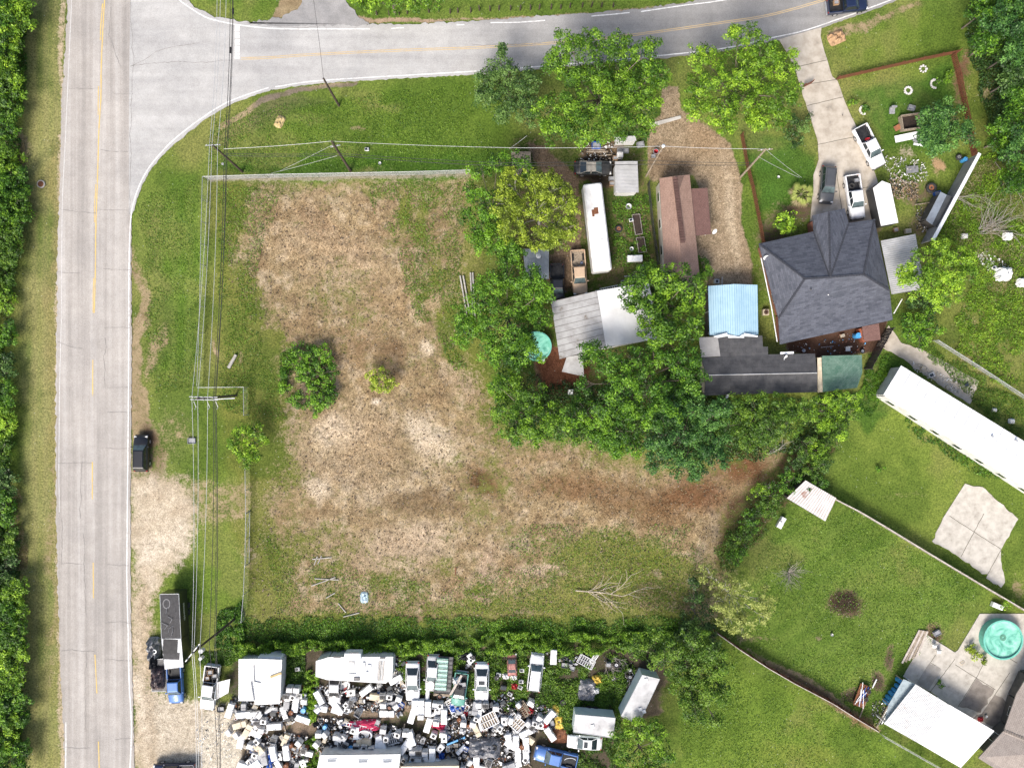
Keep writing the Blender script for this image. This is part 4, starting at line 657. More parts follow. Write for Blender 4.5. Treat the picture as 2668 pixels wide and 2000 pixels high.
o = carpet('undergrowth', [(1130, 800), (1260, 830), (1380, 830), (1520, 780), (1580, 870), (1860, 850), (1830, 950), (1600, 1000), (1300, 960), (1100, 930)], 22000, 1.1, 'dark', .26, clump=2, shade=.3); tag(o, 'shaded undergrowth beneath the row of trees above the field', 'undergrowth', kind='stuff')
o = carpet('weeds', [(1880, 770), (1925, 765), (1945, 800), (1905, 850), (1880, 900), (1840, 880)], 6000, .45, 'deep', .22, shade=.5, asp=.25); tag(o, 'long grass between the green roof and the long white roof', 'weeds', kind='stuff')
o = carpet('weeds', [(1950, 880), (1990, 895), (2212, 1040), (2212, 1060), (2100, 1020), (1960, 920)], 6000, .4, 'deep', .2, shade=.42); tag(o, 'weeds along the lower edge of the long white roof', 'weeds', kind='stuff')
o = carpet('weeds', [(1990, 740), (2020, 745), (2150, 830), (2212, 880), (2212, 950), (2130, 900), (2090, 850), (2010, 790)], 8000, .5, 'weed', .22, shade=.5, asp=.3); tag(o, 'weeds between the broken path and the chain link fence', 'weeds', kind='stuff')
o = carpet('weeds', [(460, 1330), (520, 1290), (530, 1400), (470, 1400)], 4500, .7, 'deep', .22, shade=.38); tag(o, 'tall weeds around the foot of the leaning pole', 'weeds', kind='stuff')
o = carpet('weeds', [(1290, 540), (1400, 545), (1410, 600), (1330, 590)], 900, .3, 'deep', .18, shade=.4); tag(o, 'sparse weeds beyond the white trailer', 'weeds', kind='stuff')
o = carpet('weeds', [(1322, 420), (1400, 425), (1405, 560), (1330, 540)], 2600, .35, 'deep', .18, shade=.5); tag(o, 'garden weeds round the raised beds', 'weeds', kind='stuff')
o = carpet('weeds', [(600, 760), (625, 750), (640, 800), (600, 850)], 1200, .4, 'weed', .2, shade=.5); tag(o, 'weeds at the left foot of the thicket bush', 'weeds', kind='stuff')
o = carpet('weeds', [(940, 720), (985, 740), (1010, 790), (985, 800), (955, 770)], 420, .3, 'weed', .2, shade=.6); tag(o, 'weeds beside the pale bare mound', 'weeds', kind='stuff')
FP = [(545, 400), (1000, 395), (1000, 560), (960, 660), (990, 760), (1060, 880), (1090, 960), (1250, 950), (1400, 1010), (1500, 1040), (1680, 980), (1600, 1090), (1550, 1250), (1530, 1330), (560, 1335), (550, 1150), (620, 990), (610, 740), (500, 620), (490, 470)]
o = carpet('dead_straw', FP, 18000, .07, 'dry', .26, clump=.9, shade=.62, asp=.16, seed=15, up=2.2); tag(o, 'pale dead straw and bark strewn over the cleared field', 'straw', kind='stuff')
o = carpet('soil_clods', FP, 5000, .10, 'clod', .22, clump=1.6, shade=.4, asp=.8, seed=18, up=1.2); tag(o, 'dark clods and root scraps over the cleared field', 'clods', kind='stuff')
for pts, n, lb in (([(1130, 1130), (1500, 1130), (1540, 1320), (600, 1335), (560, 1150), (650, 1200), (900, 1260), (1050, 1240)], 16000, 'weed tufts in the lower part of the cleared field'), ([(470, 400), (600, 420), (560, 560), (560, 720), (620, 900), (540, 930), (470, 860)], 9000, 'weed tufts along the left side of the cleared field'), ([(780, 395), (1000, 395), (1000, 700), (900, 700), (860, 540), (800, 440)], 8000, 'weed tufts in the upper right of the cleared field'), ([(1560, 1390), (1900, 1580), (1950, 1690), (1470, 1690), (1470, 1560)], 7000, 'short tufts on the bottom right lawn'), ([(1640, 1200), (1720, 1090), (1800, 1070), (2130, 1280), (2000, 1400), (1880, 1540), (1580, 1380)], 12000, 'short tufts on the willow lawn'), ([(450, 250), (1000, 180), (1090, 350), (450, 372)], 12000, 'short clover tufts on the grass inside the road curve'), ([(300, 430), (430, 390), (425, 830), (330, 850)], 6000, 'short tufts on the road verge')):
    o = carpet('grass_tufts', pts, n, .12, 'weed', .17, clump=1.5, shade=.62, asp=.5, seed=len(lb) + n, up=.8); tag(o, lb, 'grass', kind='stuff')
# bare shrubs and fallen branches
random.seed(5)
def twigs(m, p, dr, ln, r_, lev, spread=.6, flatz=.35):
    a = Vector(p); pts = [a]; dd = Vector(dr).normalized()
    for k in range(4):
        dd = (dd + Vector((random.gauss(0, .12), random.gauss(0, .12), random.gauss(0, .06)))).normalized(); pts.append(pts[-1] + dd * ln / 4)
    m.tube(pts, r_, 5, r_ * .5)
    if lev > 0:
        for k in range(5):
            q = pts[1 + k % 4]; ang = random.choice((-1, 1)) * random.uniform(.3, spread + .3); nd = Vector((dd.x * math.cos(ang) - dd.y * math.sin(ang), dd.x * math.sin(ang) + dd.y * math.cos(ang), dd.z + random.gauss(0, flatz * .4)))
            twigs(m, q, nd, ln * random.uniform(.4, .65), r_ * .55, lev - 1, spread, flatz)
m = MB()
for k in range(26): a = random.uniform(0, 6.28); twigs(m, (0, 0, .1), (math.cos(a), math.sin(a), random.uniform(.4, 1.6)), random.uniform(1.2, 2.3), .028, 1)
o = m.build('bare_shrub', mat('grey_twigs', (.36, .33, .29), (.24, .21, .18), 3, .9)); o.location = W(*tC(215, 390)); tag(o, 'leafless grey shrub on the lawn right of the willow', 'shrub')
m = MB(); twigs(m, (0, 0, .25), (1, -.08, 0), 6.2, .09, 2, .35, .1); twigs(m, (2.2, -.3, .2), (1, -.5, 0), 3.2, .05, 1, .4, .1); twigs(m, (2.8, -.2, .2), (1, .42, 0), 3.4, .05, 1, .4, .1)
o = m.build('fallen_branch', mat('pale_dead_wood', (.50, .43, .34), (.34, .28, .21), 3, .9)); o.location = W(*tB(495, 505)); tag(o, 'long forked dead branch lying in the lower field', 'branch')
for i, (x, y, a, n_, ln, lb) in enumerate([(2118, 500, 40, 16, 4.5, 'spread of grey dead branches in the vacant lot'), (2155, 350, -30, 1, 7, 'long bare pole leaning through the vacant lot brush'), (1360, 1480, 20, 10, 2.6, 'heap of thin cut branches in the junkyard weeds'), (1310, 1425, -30, 8, 2.2, 'heap of curled branches by the metal racks'), (2060, 420, -15, 4, 3.5, 'thin dead branch beside the ribbed wall'), (1640, 1065, 30, 5, 2, 'loose sticks on the reddish soil by the ditch'), (1660, 985, 60, 4, 2.4, 'pale stick leaning at the dark ditch head')]):
    m = MB()
    for k in range(n_): aa = R(a + random.uniform(-35, 35)); twigs(m, (random.uniform(-.6, .6), random.uniform(-.6, .6), .3), (math.cos(aa), math.sin(aa), .12), ln * random.uniform(.6, 1), .035, 1, .5, .1)
    o = m.build('dead_branches' if n_ > 1 else 'bare_pole', MATS['grey_twigs'] if i < 5 else G['palebark']); o.location = W(*d(x, y)); tag(o, lb, 'branches')
# palm
pt_ = thing('palm_tree', 'short fan palm with drooping dry fronds beside the driveway', 'palm', W(*d(1722, 425))); m = MB(); m.cyl((0, 0, -.1), (0, 0, 1.5), .22, .18, 10); m.build('trunk', G['bark'], pt_)
def fronds(n_, r_, z, kd, nm):
    Ps = []; 
    for i in range(n_):
        a = i * 2.399 + random.uniform(-.2, .2); dr = np.array([math.cos(a), math.sin(a)]); L_ = r_ * random.uniform(.75, 1.1); e = random.uniform(.2, .9)
        c0 = np.array([dr[0] * L_ * .45, dr[1] * L_ * .45, z + e * .4])
        for j in range(3, 12):
            b_ = a + (j - 7) * .16; tip = c0 + np.array([math.cos(b_), math.sin(b_), -.35 + e * .3]) * L_ * .62 * (1 - abs(j - 7) * .035); sd_ = np.array([-math.sin(b_), math.cos(b_), 0]) * .05
            Ps.append([c0, (c0 + tip) / 2 + sd_, tip, (c0 + tip) / 2 - sd_])
        Ps.append([np.array([0, 0, z]), c0 + np.array([-dr[1], dr[0], 0]) * .03, c0, c0 - np.array([-dr[1], dr[0], 0]) * .03])
    P = np.array(Ps); return quads(nm, P, rng.normal(.55, .2, len(P)), LM[kd], pt_)
fronds(17, 1.55, 1.6, 'willow', 'fronds'); fronds(12, 1.75, 1.0, 'dry', 'dry_fronds')
# ================================================================ BUILDINGS
SH_D = shingle('dark_slate_shingles', (.045, .05, .066), (.115, .122, .15), (.155, .165, .19), .75, .26, .45)
SH_B = shingle('brown_shingles', (.26, .165, .125), (.21, .13, .10), (.34, .235, .185), .5, .2, .5)
SH_R = shingle('red_brown_shingles', (.16, .085, .07), (.12, .062, .052), (.2, .12, .10), .4, .18, .4)
SH_G = shingle('green_shingles', (.045, .115, .08), (.13, .21, .16), (.22, .29, .24), .42, .24, .5)
SH_K = shingle('charcoal_roll_roofing', (.042, .042, .045), (.066, .066, .07), (.16, .155, .15), 1.4, .5, .45)
SH_GB = shingle('grey_brown_shingles', (.23, .195, .17), (.30, .26, .23), (.38, .34, .30), .45, .2, .5)
WALLS = {'cream': mat('cream_siding', (.52, .48, .40), (.40, .36, .30), 1.2, .7), 'brick': G['brick'], 'white': mat('white_siding', (.62, .62, .60), (.48, .47, .44), 1.2, .6), 'dark': mat('shaded_siding', (.10, .09, .08), (.06, .055, .05), 1.2, .8)}
G['bluemetal'] = mat('light_blue_sheet_metal', (.36, .52, .60), (.30, .45, .54), .5, .4, c3=(.24, .38, .47)); G['ribgrey'] = mat('grey_ribbed_metal', (.46, .46, .46), (.34, .34, .33), .7, .5, c3=(.27, .26, .25))
G['membrane'] = mat('aged_grey_roof_membrane', (.34, .34, .335), (.25, .245, .24), .8, .6, c3=(.14, .115, .09)); G['whitemem'] = mat('white_roof_coating', (.72, .72, .71), (.60, .595, .58), .35, .55); G['lightsheet'] = mat('dull_light_sheet', (.30, .29, .28), (.24, .23, .22), 1, .7)
G['rustsheet'] = mat('rust_streaked_sheet', (.58, .57, .55), (.48, .46, .44), .45, .6, c3=(.22, .08, .04)); G['dirtywhite'] = mat('mildewed_white_roof', (.80, .80, .79), (.62, .61, .59), 1.3, .5, c3=(.24, .23, .21))
G['clear'] = mat('smoky_plastic_sheet', (.34, .40, .42), (.22, .27, .29), 2, .3)
def roof(name, V3, faces, m, parent, origin, thick=.14, ov=0):
    """V3: [(u,v,z)] ; roof sheet with thickness"""
    o = origin; P = [W(u, v, z) - o for u, v, z in V3]; mb = MB(); n = len(P)
    fs = []
    for f in faces:
        a, b, c = P[f[0]], P[f[1]], P[f[2]]; nrm = (b - a).cross(c - a); fs.append(f if nrm.z > 0 else tuple(reversed(f)))
    mb.add(P + [p - Vector((0, 0, thick)) for p in P], fs + [tuple(i + n for i in reversed(f)) for f in fs]); ex = []
    ec = {}
    for f in fs:
        for i in range(len(f)): a, b = f[i], f[(i + 1) % len(f)]; ec[(a, b)] = 1
    for (a, b) in ec:
        if (b, a) not in ec: mb.f.append((b, a, a + n, b + n)); mb.sm.append(False)
    return mb.build(name, m, parent, uv=True)
def walls(outline, z1_, m, parent, origin, inset=.35, th=.15, name='wall'):
    P = [W(u, v, z1_) - origin for u, v in outline]; c = sum((Vector((p.x, p.y, 0)) for p in P), Vector()) / len(P)
    Q = []
    for p in P: q = Vector((p.x, p.y, 0)); dd = (c - q); Q.append(q + dd.normalized() * inset * 1.3)
    mb = MB(); n = len(Q)
    for i in range(n):
        a, b = Q[i], Q[(i + 1) % n]; t = (b - a); ln = t.length
        if ln < .5: continue
        mb.box(((a.x + b.x) / 2, (a.y + b.y) / 2, z1_ / 2 - .12), (ln - .16, th, z1_ - .02), math.atan2(t.y, t.x))
    mb.build(name, m, parent); return Q
def openings(Q, parent, sides, zs=1.5, door=None):
    for i in sides:
        a, b = Q[i], Q[(i + 1) % len(Q)]; t = b - a; ln = t.length; n = max(1, int(ln / 3.2)); an = math.atan2(t.y, t.x); c = sum(Q, Vector()) / len(Q); mid = (a + b) / 2; nr = Vector((-t.y, t.x, 0)).normalized(); nr = nr if (mid - c).dot(nr) > 0 else -nr
        for k in range(n):
            p = a + t * ((k + .5) / n)
            if door == i and k == 0:
                f = MB().box((p.x + nr.x * .09, p.y + nr.y * .09, 1.02), (.95, .06, 2.04), an).build('door', WALLS['white'], parent); MB().cyl((p.x + nr.x * .13 + t.normalized().x * .36, p.y + nr.y * .13 + t.normalized().y * .36, 1), (p.x + nr.x * .19 + t.normalized().x * .36, p.y + nr.y * .19 + t.normalized().y * .36, 1), .04).build('handle', G['steel'], f); continue
            f = MB().box((p.x + nr.x * .085, p.y + nr.y * .085, zs), (1.25, .05, 1.1), an).build('window', WALLS['white'], parent); MB().box((p.x + nr.x * .118, p.y + nr.y * .118, zs), (1.1, .015, .95), an).build('pane', G['glass'], f)
def ribs(name, quad, n, m, parent, origin, z=.03, w=.05, along=0):
    """raised seams on a roof quad given as 4 (u,v,z): seams run from edge 0-1 to edge 3-2"""
    A, B, C, D_ = [W(*q) - origin for q in quad]; mb = MB()
    for i in range(n + 1):
        t = i / n; a = A.lerp(B, t); b = D_.lerp(C, t); dr = (b - a); s_ = (B - A).normalized() * w / 2; up = Vector((0, 0, z))
        mb.add([a - s_ + up * .15, a + s_ + up * .15, b + s_ + up * .15, b - s_ + up * .15, a - s_ * .5 + up, a + s_ * .5 + up, b + s_ * .5 + up, b - s_ * .5 + up], [(4, 5, 6, 7), (0, 4, 7, 3), (1, 2, 6, 5), (0, 1, 5, 4), (2, 3, 7, 6)])
    return mb.build(name, m, parent)
def bld(name, label, cat, c, group=None): p = W(*c); return thing(name, label, cat, p, 0, group), p
# --- big hipped house
b, o = bld('house', 'large house with dark blue grey hipped shingle roof at the end of the driveway', 'house', (2160, 740))
V = [(1977, 635, 2.8), (2120, 603, 2.8), (2117, 561, 2.8), (2160, 551, 3.9), (2201, 543, 2.8), (2211, 581, 2.8), (2278, 571, 2.8), (2250, 715, 5.9), (2163, 722, 5.7), (2097, 726, 5.9), (2318, 757, 2.8), (2326, 833, 2.3), (2032, 897, 2.3), (2028, 829, 2.8)]
rf = roof('roof', V, [(0, 1, 8, 9), (1, 2, 3, 8), (3, 4, 5, 8), (5, 6, 7, 8), (6, 10, 7), (13, 0, 9), (9, 8, 7, 10, 11, 12, 13)], SH_D, b, o)
cap = MB()
for a, c in ((9, 8), (8, 7), (9, 0), (9, 13), (7, 6), (7, 10), (3, 8), (1, 8), (5, 8)):
    p, q = W(*V[a]) - o, W(*V[c]) - o; k = 26 if a != 8 else 12
    for i in range(k): x = p.lerp(q, (i + .5) / k); t = q - p; cap.box((x.x, x.y, x.z + .03), (t.length / k * .86, .26, .05), math.atan2(t.y, t.x))
cap.build('ridge_caps', mat('ridge_cap_shingles', (.045, .048, .06), (.025, .027, .034), 5, .9), b)
Q = walls([(V[i][0], V[i][1]) for i in (0, 1, 2, 4, 5, 6, 10, 11, 12, 13)], 2.25, G['brick'], b, o, inset=.5); openings(Q, b, (9, 7, 2), 1.2, door=7)
m = MB(); m.cyl(W(2113, 755, 4.9) - o, W(2113, 755, 5.6) - o, .09); m.build('vent_pipe', G['darksteel'], b)
m = MB(); m.cyl(W(2158, 768, 4.3) - o, W(2158, 768, 4.75) - o, .07); m.build('vent_pipe', G['white'], b)
m = MB(); pp = [W(1983, 672, 2.7) - o, W(2010, 800, 2.7) - o, W(2025, 890, 2.6) - o]; m.tube(pp, .07, 6); m.build('gutter', G['white'], b)
# --- brown house
b, o = bld('house', 'long narrow house with light brown shingle roof beside the gravel drive', 'house', (1770, 600))
V = [(1718, 465, 2.9), (1757, 459, 3.6), (1797, 455, 2.9), (1828, 770, 2.9), (1782, 775, 3.6), (1735, 760, 2.9)]
roof('roof', V, [(0, 1, 4, 5), (1, 2, 3, 4)], SH_B, b, o)
m = MB(); p, q = W(1758, 462, 3.6) - o, W(1779, 632, 3.6) - o
for i in range(24): x = p.lerp(q, (i + .5) / 24); m.box((x.x, x.y, x.z + .03), (.42, .62, .05), math.atan2((q - p).y, (q - p).x))
m.build('ridge_caps', SH_R, b)
m = MB(); A_ = [(1757, 460.5, 3.61), (1782, 459, 3.22), (1775, 480, 3.35), (1768, 500, 3.48), (1760.5, 502, 3.62)]; m.quad(*[W(u, v, z + .03) - o for u, v, z in A_]); m.build('patched_shingles', mat('patch_shingle', (.15, .095, .075), (.11, .07, .055), 5, .9), b)
Q = walls([(V[i][0], V[i][1]) for i in (0, 2, 3, 5)], 2.85, WALLS['cream'], b, o, inset=.3); openings(Q, b, (3, 1), door=1)
rp = roof('porch_roof', [t3(1243, 1222) + (2.7,), t3(1350, 1217) + (2.3,), t3(1375, 1515) + (2.3,), t3(1275, 1527) + (2.7,)], [(0, 1, 2, 3)], SH_R, b, o)
for p in (t3(1345, 1230), t3(1368, 1500), t3(1356, 1360)): w_ = W(*p, 2.3) - o; MB().cyl((w_.x - .1, w_.y, 0), (w_.x - .1, w_.y, 2.25), .06, n=6).build('porch_post', G['white'], b)
# --- grey and white gable
b, o = bld('house', 'wide gabled house, left slope grey membrane, right slope white, under the trees', 'house', (1580, 850))
V = [(1436, 786, 3.0), (1555, 758, 4.0), (1578, 903, 4.0), (1458, 935, 3.0), (1690, 735, 3.0), (1722, 882, 3.0)]
random.seed(21); roof('grey_roof_slope', V[:4], [(0, 1, 2, 3)], G['membrane'], b, o); roof('white_roof_slope', [(V[1][0] + .6, V[1][1], 4.0), V[4], V[5], (V[2][0] + .6, V[2][1], 4.0)], [(0, 1, 2, 3)], G['whitemem'], b, o, thick=.13)
ribs('roof_seams', [V[0], V[3], V[2], V[1]], 9, mat('seam_dirt', (.17, .165, .16), (.13, .12, .11), 2, .8), b, o, z=.025, w=.07)
Q = walls([(V[i][0], V[i][1]) for i in (0, 4, 5, 3)], 2.95, WALLS['white'], b, o, inset=.35); openings(Q, b, (3, 0), door=3)
lt, o2 = bld('lean_to', 'small grey lean-to roof below the grey membrane roof by the brick patio', 'shed', z5(290, 720))
roof('roof', [z5(252, 670) + (2.6,), z5(340, 655) + (2.6,), z5(350, 780) + (2.2,), z5(225, 752) + (2.2,)], [(0, 1, 2, 3)], G['membrane'], lt, o2); walls([z5(252, 670), z5(340, 655), z5(350, 780), z5(225, 752)], 2.1, WALLS['white'], lt, o2, inset=.2)
# --- blue carport
b, o = bld('carport', 'carport with pale blue ribbed metal roof at the end of the gravel drive', 'carport', (1911, 808))
V = [(1845, 745, 2.8), (1913, 740, 3.3), (1973, 742, 2.8), (1975, 873, 2.8), (1916, 876, 3.3), (1849, 874, 2.8)]
roof('roof', V, [(0, 1, 4, 5), (1, 2, 3, 4)], G['bluemetal'], b, o, .06)
rb = mat('blue_rib_metal', (.24, .40, .52), (.20, .35, .46), 1, .45); ribs('roof_ribs', [V[0], V[1], V[4], V[5]], 11, rb, b, o, .05, .06); ribs('roof_ribs', [V[1], V[2], V[3], V[4]], 10, rb, b, o, .05, .06)
for p in ((1850, 750), (1968, 748), (1969, 868), (1854, 868), (1850, 810), (1968, 810)): w_ = W(*p, 2.7) - o; MB().box((w_.x, w_.y, 1.35), (.12, .12, 2.7)).build('post', G['steel'], b)
MB().prism([W(1852, 862, 2.7) - o, W(1900, 866, 2.7) - o, W(1900, 870, 2.7) - o, W(1850, 869, 2.7) - o], .1, 2.65).build('end_wall', WALLS['white'], b)
for a in (((1857, 877), (1893, 867), (1895, 876), (1870, 880)), ((1895, 872), (1925, 877), (1935, 870), (1938, 880), (1896, 880)), ((1936, 876), (1938, 868), (1974, 875), (1972, 878))):
    m = MB(); m.prism([W(u, v, 3.2) - o for u, v in a], 3.36, 3.41); m.build('flashing', G['whitemetal'], b)
# --- dark L roof
b, o = bld('house', 'low house with charcoal L shaped roof joined to the blue carport', 'house', (1980, 950))
V = [(1869, 879, 3.1), (1986, 874, 3.1), (1988, 903, 3.1), (2001, 903, 3.1), (2001, 923, 3.1), (2123.5, 921, 3.1), (2129, 971, 3.7), (1839, 977, 3.7), (1827, 930, 3.15), (1872, 929, 3.15), (2130, 1021, 2.9), (1835, 1030, 2.9)]
roof('roof', V, [(0, 1, 2, 3, 4, 5, 6, 7, 8, 9), (7, 6, 10, 11)], SH_K, b, o)
m = MB(); m.tube([W(1839, 977, 3.72) - o, W(2129, 971, 3.72) - o], .07, 6); m.build('ridge_cap', G['ribgrey'], b)
roof('metal_roof_patch', [z6(95, 420) + (3.25,), z6(212, 417) + (3.25,), z6(228, 535) + (3.3,), z6(112, 542) + (3.3,)], [(0, 1, 2, 3)], G['lightsheet'], b, o, .05)
Q = walls([(V[i][0], V[i][1]) for i in (8, 0, 1, 4, 5, 10, 11)], 2.8, WALLS['cream'], b, o, inset=.35); openings(Q, b, (3, 5), door=3)
roof('white_gutter_roof', [z6(822, 546) + (2.9,), z6(847, 543) + (2.9,), z6(855, 755) + (2.7,), z6(825, 757) + (2.7,)], [(0, 1, 2, 3)], G['cream'], b, o, .08)
roof('white_trim_sheet', [z6(595, 510) + (3.2,), z6(678, 507) + (3.2,), z6(678, 520) + (3.25,), z6(595, 524) + (3.25,)], [(0, 1, 2, 3)], G['whitemetal'], b, o, .04)
b, o = bld('shed', 'shed with green mottled shingle roof at the right end of the charcoal roof', 'shed', (2195, 970))
GV_ = [(2142, 927, 2.9), (2195, 925.5, 2.9), (2245.5, 924.5, 2.7), (2247, 970, 2.6), (2233, 1010, 2.5), (2195, 1014, 2.6), (2144, 1021, 2.6)]
roof('roof', GV_, [(0, 1, 5, 6), (1, 2, 3, 4, 5)], SH_G, b, o); Q = walls([GV_[i][:2] for i in (0, 2, 3, 4, 6)], 2.45, WALLS['dark'], b, o, inset=.25)
b, o = bld('lean_to', 'little reddish brown roof with red side wall behind the hipped house', 'shed', (2265, 868))
roof('roof', [(2246, 851, 2.2), (2290, 842, 2.2), (2294.5, 885, 2.0), (2253, 890, 2.0)], [(0, 1, 2, 3)], SH_R, b, o, .08); MB().prism([W(2229, 858) - o, W(2246, 853) - o, W(2252, 890) - o, W(2238, 893) - o], 0, 1.2).build('side_wall', mat('rusty_red_wall', (.32, .10, .05), (.22, .07, .035), 2, .8), b)
walls([(2248, 853), (2288, 844), (2292, 884), (2254, 888)], 1.95, G['brick'], b, o, inset=.15)
# --- small ribbed shed
b, o = bld('shed', 'small shed with pale ribbed metal roof above the long white trailer', 'shed', (1632, 462))
q_ = [(1602, 421, 2.7), (1661, 421, 2.7), (1664, 501, 2.5), (1604, 502, 2.5)]
roof('roof', q_, [(0, 1, 2, 3)], G['ribgrey'], b, o, .06); ribs('roof_ribs', [q_[0], q_[3], q_[2], q_[1]], 22, mat('rib_shadow_grey', (.36, .36, .36), (.28, .28, .28), 1, .5), b, o, .045, .07)
Q = walls([p[:2] for p in q_], 2.45, WALLS['white'], b, o, inset=.22); openings(Q, b, (2,), door=2)
# --- patio cover right of hipped house
b, o = bld('patio_cover', 'grey ribbed metal patio cover on the right of the hipped roof', 'patio cover', (2350, 690))
q_ = [(2295, 628, 2.5), (2385, 610, 2.2), (2410, 752, 2.2), (2323, 766, 2.5)]
roof('roof', q_, [(0, 1, 2, 3)], G['ribgrey'], b, o, .05); ribs('roof_ribs', [q_[0], q_[3], q_[2], q_[1]], 26, MATS['rib_shadow_grey'], b, o, .045, .08)
for p in ((2383, 615), (2405, 748), (2394, 680)): w_ = W(*p, 2.2) - o; MB().box((w_.x, w_.y, 1.08), (.1, .1, 2.15)).build('post', G['white'], b)
MB().box(tuple(Vector(((W(2328, 800) - o).x, (W(2328, 800) - o).y, 1.2))), (2.2, .12, .1), R(60)).build('white_rail', G['white'], b)
# --- long white building
b, o = bld('mobile_home', 'very long building with plain bright white roof crossing the right edge', 'mobile home', (2500, 1110))
dx, dy = 320, 197; q_ = [(2348, 952, 3.3), (2348 + 480, 952 + 295, 3.3), (2302 + 460 + 20, 1028 + 313, 3.3), (2302, 1028, 3.3)]; mid = [((2348 + 2302) / 2, (952 + 1028) / 2, 3.65), ((2828 + 2782) / 2, (1247 + 1341) / 2, 3.65)]
roof('roof', [q_[0], q_[1], mid[1], mid[0], q_[2], q_[3]], [(0, 1, 2, 3), (3, 2, 4, 5)], mat('bright_white_roof_coating', (.84, .84, .84), (.72, .72, .70), .35, .5), b, o)
Q = walls([p[:2] for p in q_], 3.15, WALLS['white'], b, o, inset=.25); openings(Q, b, (2, 0), door=2)
for i in range(1, 18): t_ = i / 18; m = MB(); pa = W(2348 + 480 * t_, 952 + 295 * t_, 3.33) - o; pm_ = W(2325 + 480 * t_, 990 + 304 * t_, 3.68) - o; pb = W(2302 + 480 * t_, 1028 + 313 * t_, 3.33) - o; m.tube([pa, pm_, pb], .022, 4); m.build('roof_lap', G['steel'], b)
for p in ((2583, 1136), (2646, 1147)): w_ = W(*p, 3.5) - o; MB().cyl(w_, w_ + Vector((0, 0, .35)), .14, .14).build('roof_vent', G['steel'], b)
# --- rusty shed
b, o = bld('shed', 'small shed with rust streaked white metal roof at the corner of the lawn', 'shed', (2115, 1305))
q_ = [(2099, 1251, 2.2), (2179, 1297, 2.2), (2150, 1357, 2.0), (2050, 1297, 2.0)]; roof('roof', q_, [(0, 1, 2, 3)], G['rustsheet'], b, o, .05); ribs('roof_ribs', [q_[0], q_[1], q_[2], q_[3]], 16, mat('rusty_rib', (.5, .47, .44), (.26, .11, .06), .5, .6), b, o, .04, .06); walls([p[:2] for p in q_], 1.95, WALLS['dark'], b, o, inset=.2)
# --- grey blue lean-to
b, o = bld('lean_to', 'grey blue flat lean-to roof left of the tan pickup', 'shed', (1405, 690)); q_ = [(1362, 648, 2.4), (1430, 650, 2.4), (1430, 727, 2.2), (1370, 722, 2.2)]
roof('roof', q_, [(0, 1, 2, 3)], mat('blue_grey_sheet', (.27, .30, .33), (.20, .22, .24), .8, .5, c3=(.17, .12, .10)), b, o, .06); walls([p[:2] for p in q_], 2.15, WALLS['dark'], b, o, inset=.2)
m = MB(); c_ = W(1403, 667, 2.4) - o; m.lathe((c_.x, c_.y, 2.42), [(.0, .10), (.18, .09), (.33, 0)], 16); m.build('roof_cap', G['white'], b)
# --- carport lower right + house
b, o = bld('carport', 'big patio roof, half white ribbed and half plain white, in the bottom right corner', 'carport', (2440, 1890))
A, B, C, D_ = z7(347, 432), z7(835, 722), z7(627, 950), z7(150, 677); e, f = z7(555, 560), z7(360, 795)
roof('ribbed_roof', [A + (2.9,), e + (2.9,), f + (2.7,), D_ + (2.7,)], [(0, 1, 2, 3)], G['rustsheet'] if False else mat('white_ribbed_sheet', (.70, .70, .69), (.58, .57, .56), .9, .5, c3=(.42, .33, .28)), b, o, .05)
ribs('roof_ribs', [A + (2.9,), e + (2.9,), f + (2.7,), D_ + (2.7,)], 24, mat('white_rib', (.50, .50, .50), (.42, .42, .41), 1, .5), b, o, .05, .08)
roof('plain_roof', [(e[0] + .6, e[1], 2.92), B + (2.92,), C + (2.72,), (f[0] + .6, f[1], 2.72)], [(0, 1, 2, 3)], MATS['bright_white_roof_coating'], b, o, .09)
for p in (A, B, C, D_, e, f): w_ = W(p[0] + (2445 - p[0]) * .04, p[1] + (1890 - p[1]) * .04, 2.8) - o; MB().box((w_.x, w_.y, 1.34), (.11, .11, 2.68)).build('post', G['white'], b)
b, o = bld('lean_to', 'dull translucent ribbed strip roof beside the row of blue barrels', 'shed', z7(250, 540)); q_ = [z7(275, 398) + (2.4,), z7(345, 432) + (2.4,), z7(160, 665) + (2.2,), z7(150, 600) + (2.2,)]
q_ = [z7(272, 400) + (2.2,), z7(345, 432) + (2.35,), z7(152, 672) + (2.25,), z7(178, 560) + (2.1,)]
roof('roof', q_, [(0, 1, 2, 3)], G['clear'], b, o, .04)
for p in q_: w_ = W(p[0], p[1], p[2]) - o; MB().box((w_.x * .93, w_.y * .93, 1.0), (.09, .09, 2.0)).build('post', G['wood'], b)
b, o = bld('house', 'house corner with grey brown shingle roof in the bottom right corner', 'house', (2680, 1940)); 
V = [(2690, 1740, 2.9), (2649, 1806, 2.9), (2616, 1902, 2.9), (2549, 1974, 2.9), (2700, 2070, 2.9), (2860, 2070, 3.0), (2860, 1740, 2.9), (2760, 1960, 4.6)]
roof('roof', V, [(0, 1, 2, 7), (2, 3, 4, 7), (4, 5, 7), (5, 6, 7), (6, 0, 7)], SH_GB, b, o); Q = walls([V[i][:2] for i in (0, 1, 2, 3, 4, 5, 6)], 2.8, WALLS['dark'], b, o, inset=1.0); openings(Q, b, (1, 2))  # dark wall colour stands in for the shade below the eaves
m = MB(); p, q = W(*V[2]) - o, W(*V[7]) - o
for i in range(22): x = p.lerp(q, (i + .5) / 22); m.box((x.x, x.y, x.z + .03), (.32, .3, .05), math.atan2((q - p).y, (q - p).x))
m.build('ridge_caps', mat('pale_ridge_caps', (.2, .17, .15), (.15, .13, .11), 4, .9), b)
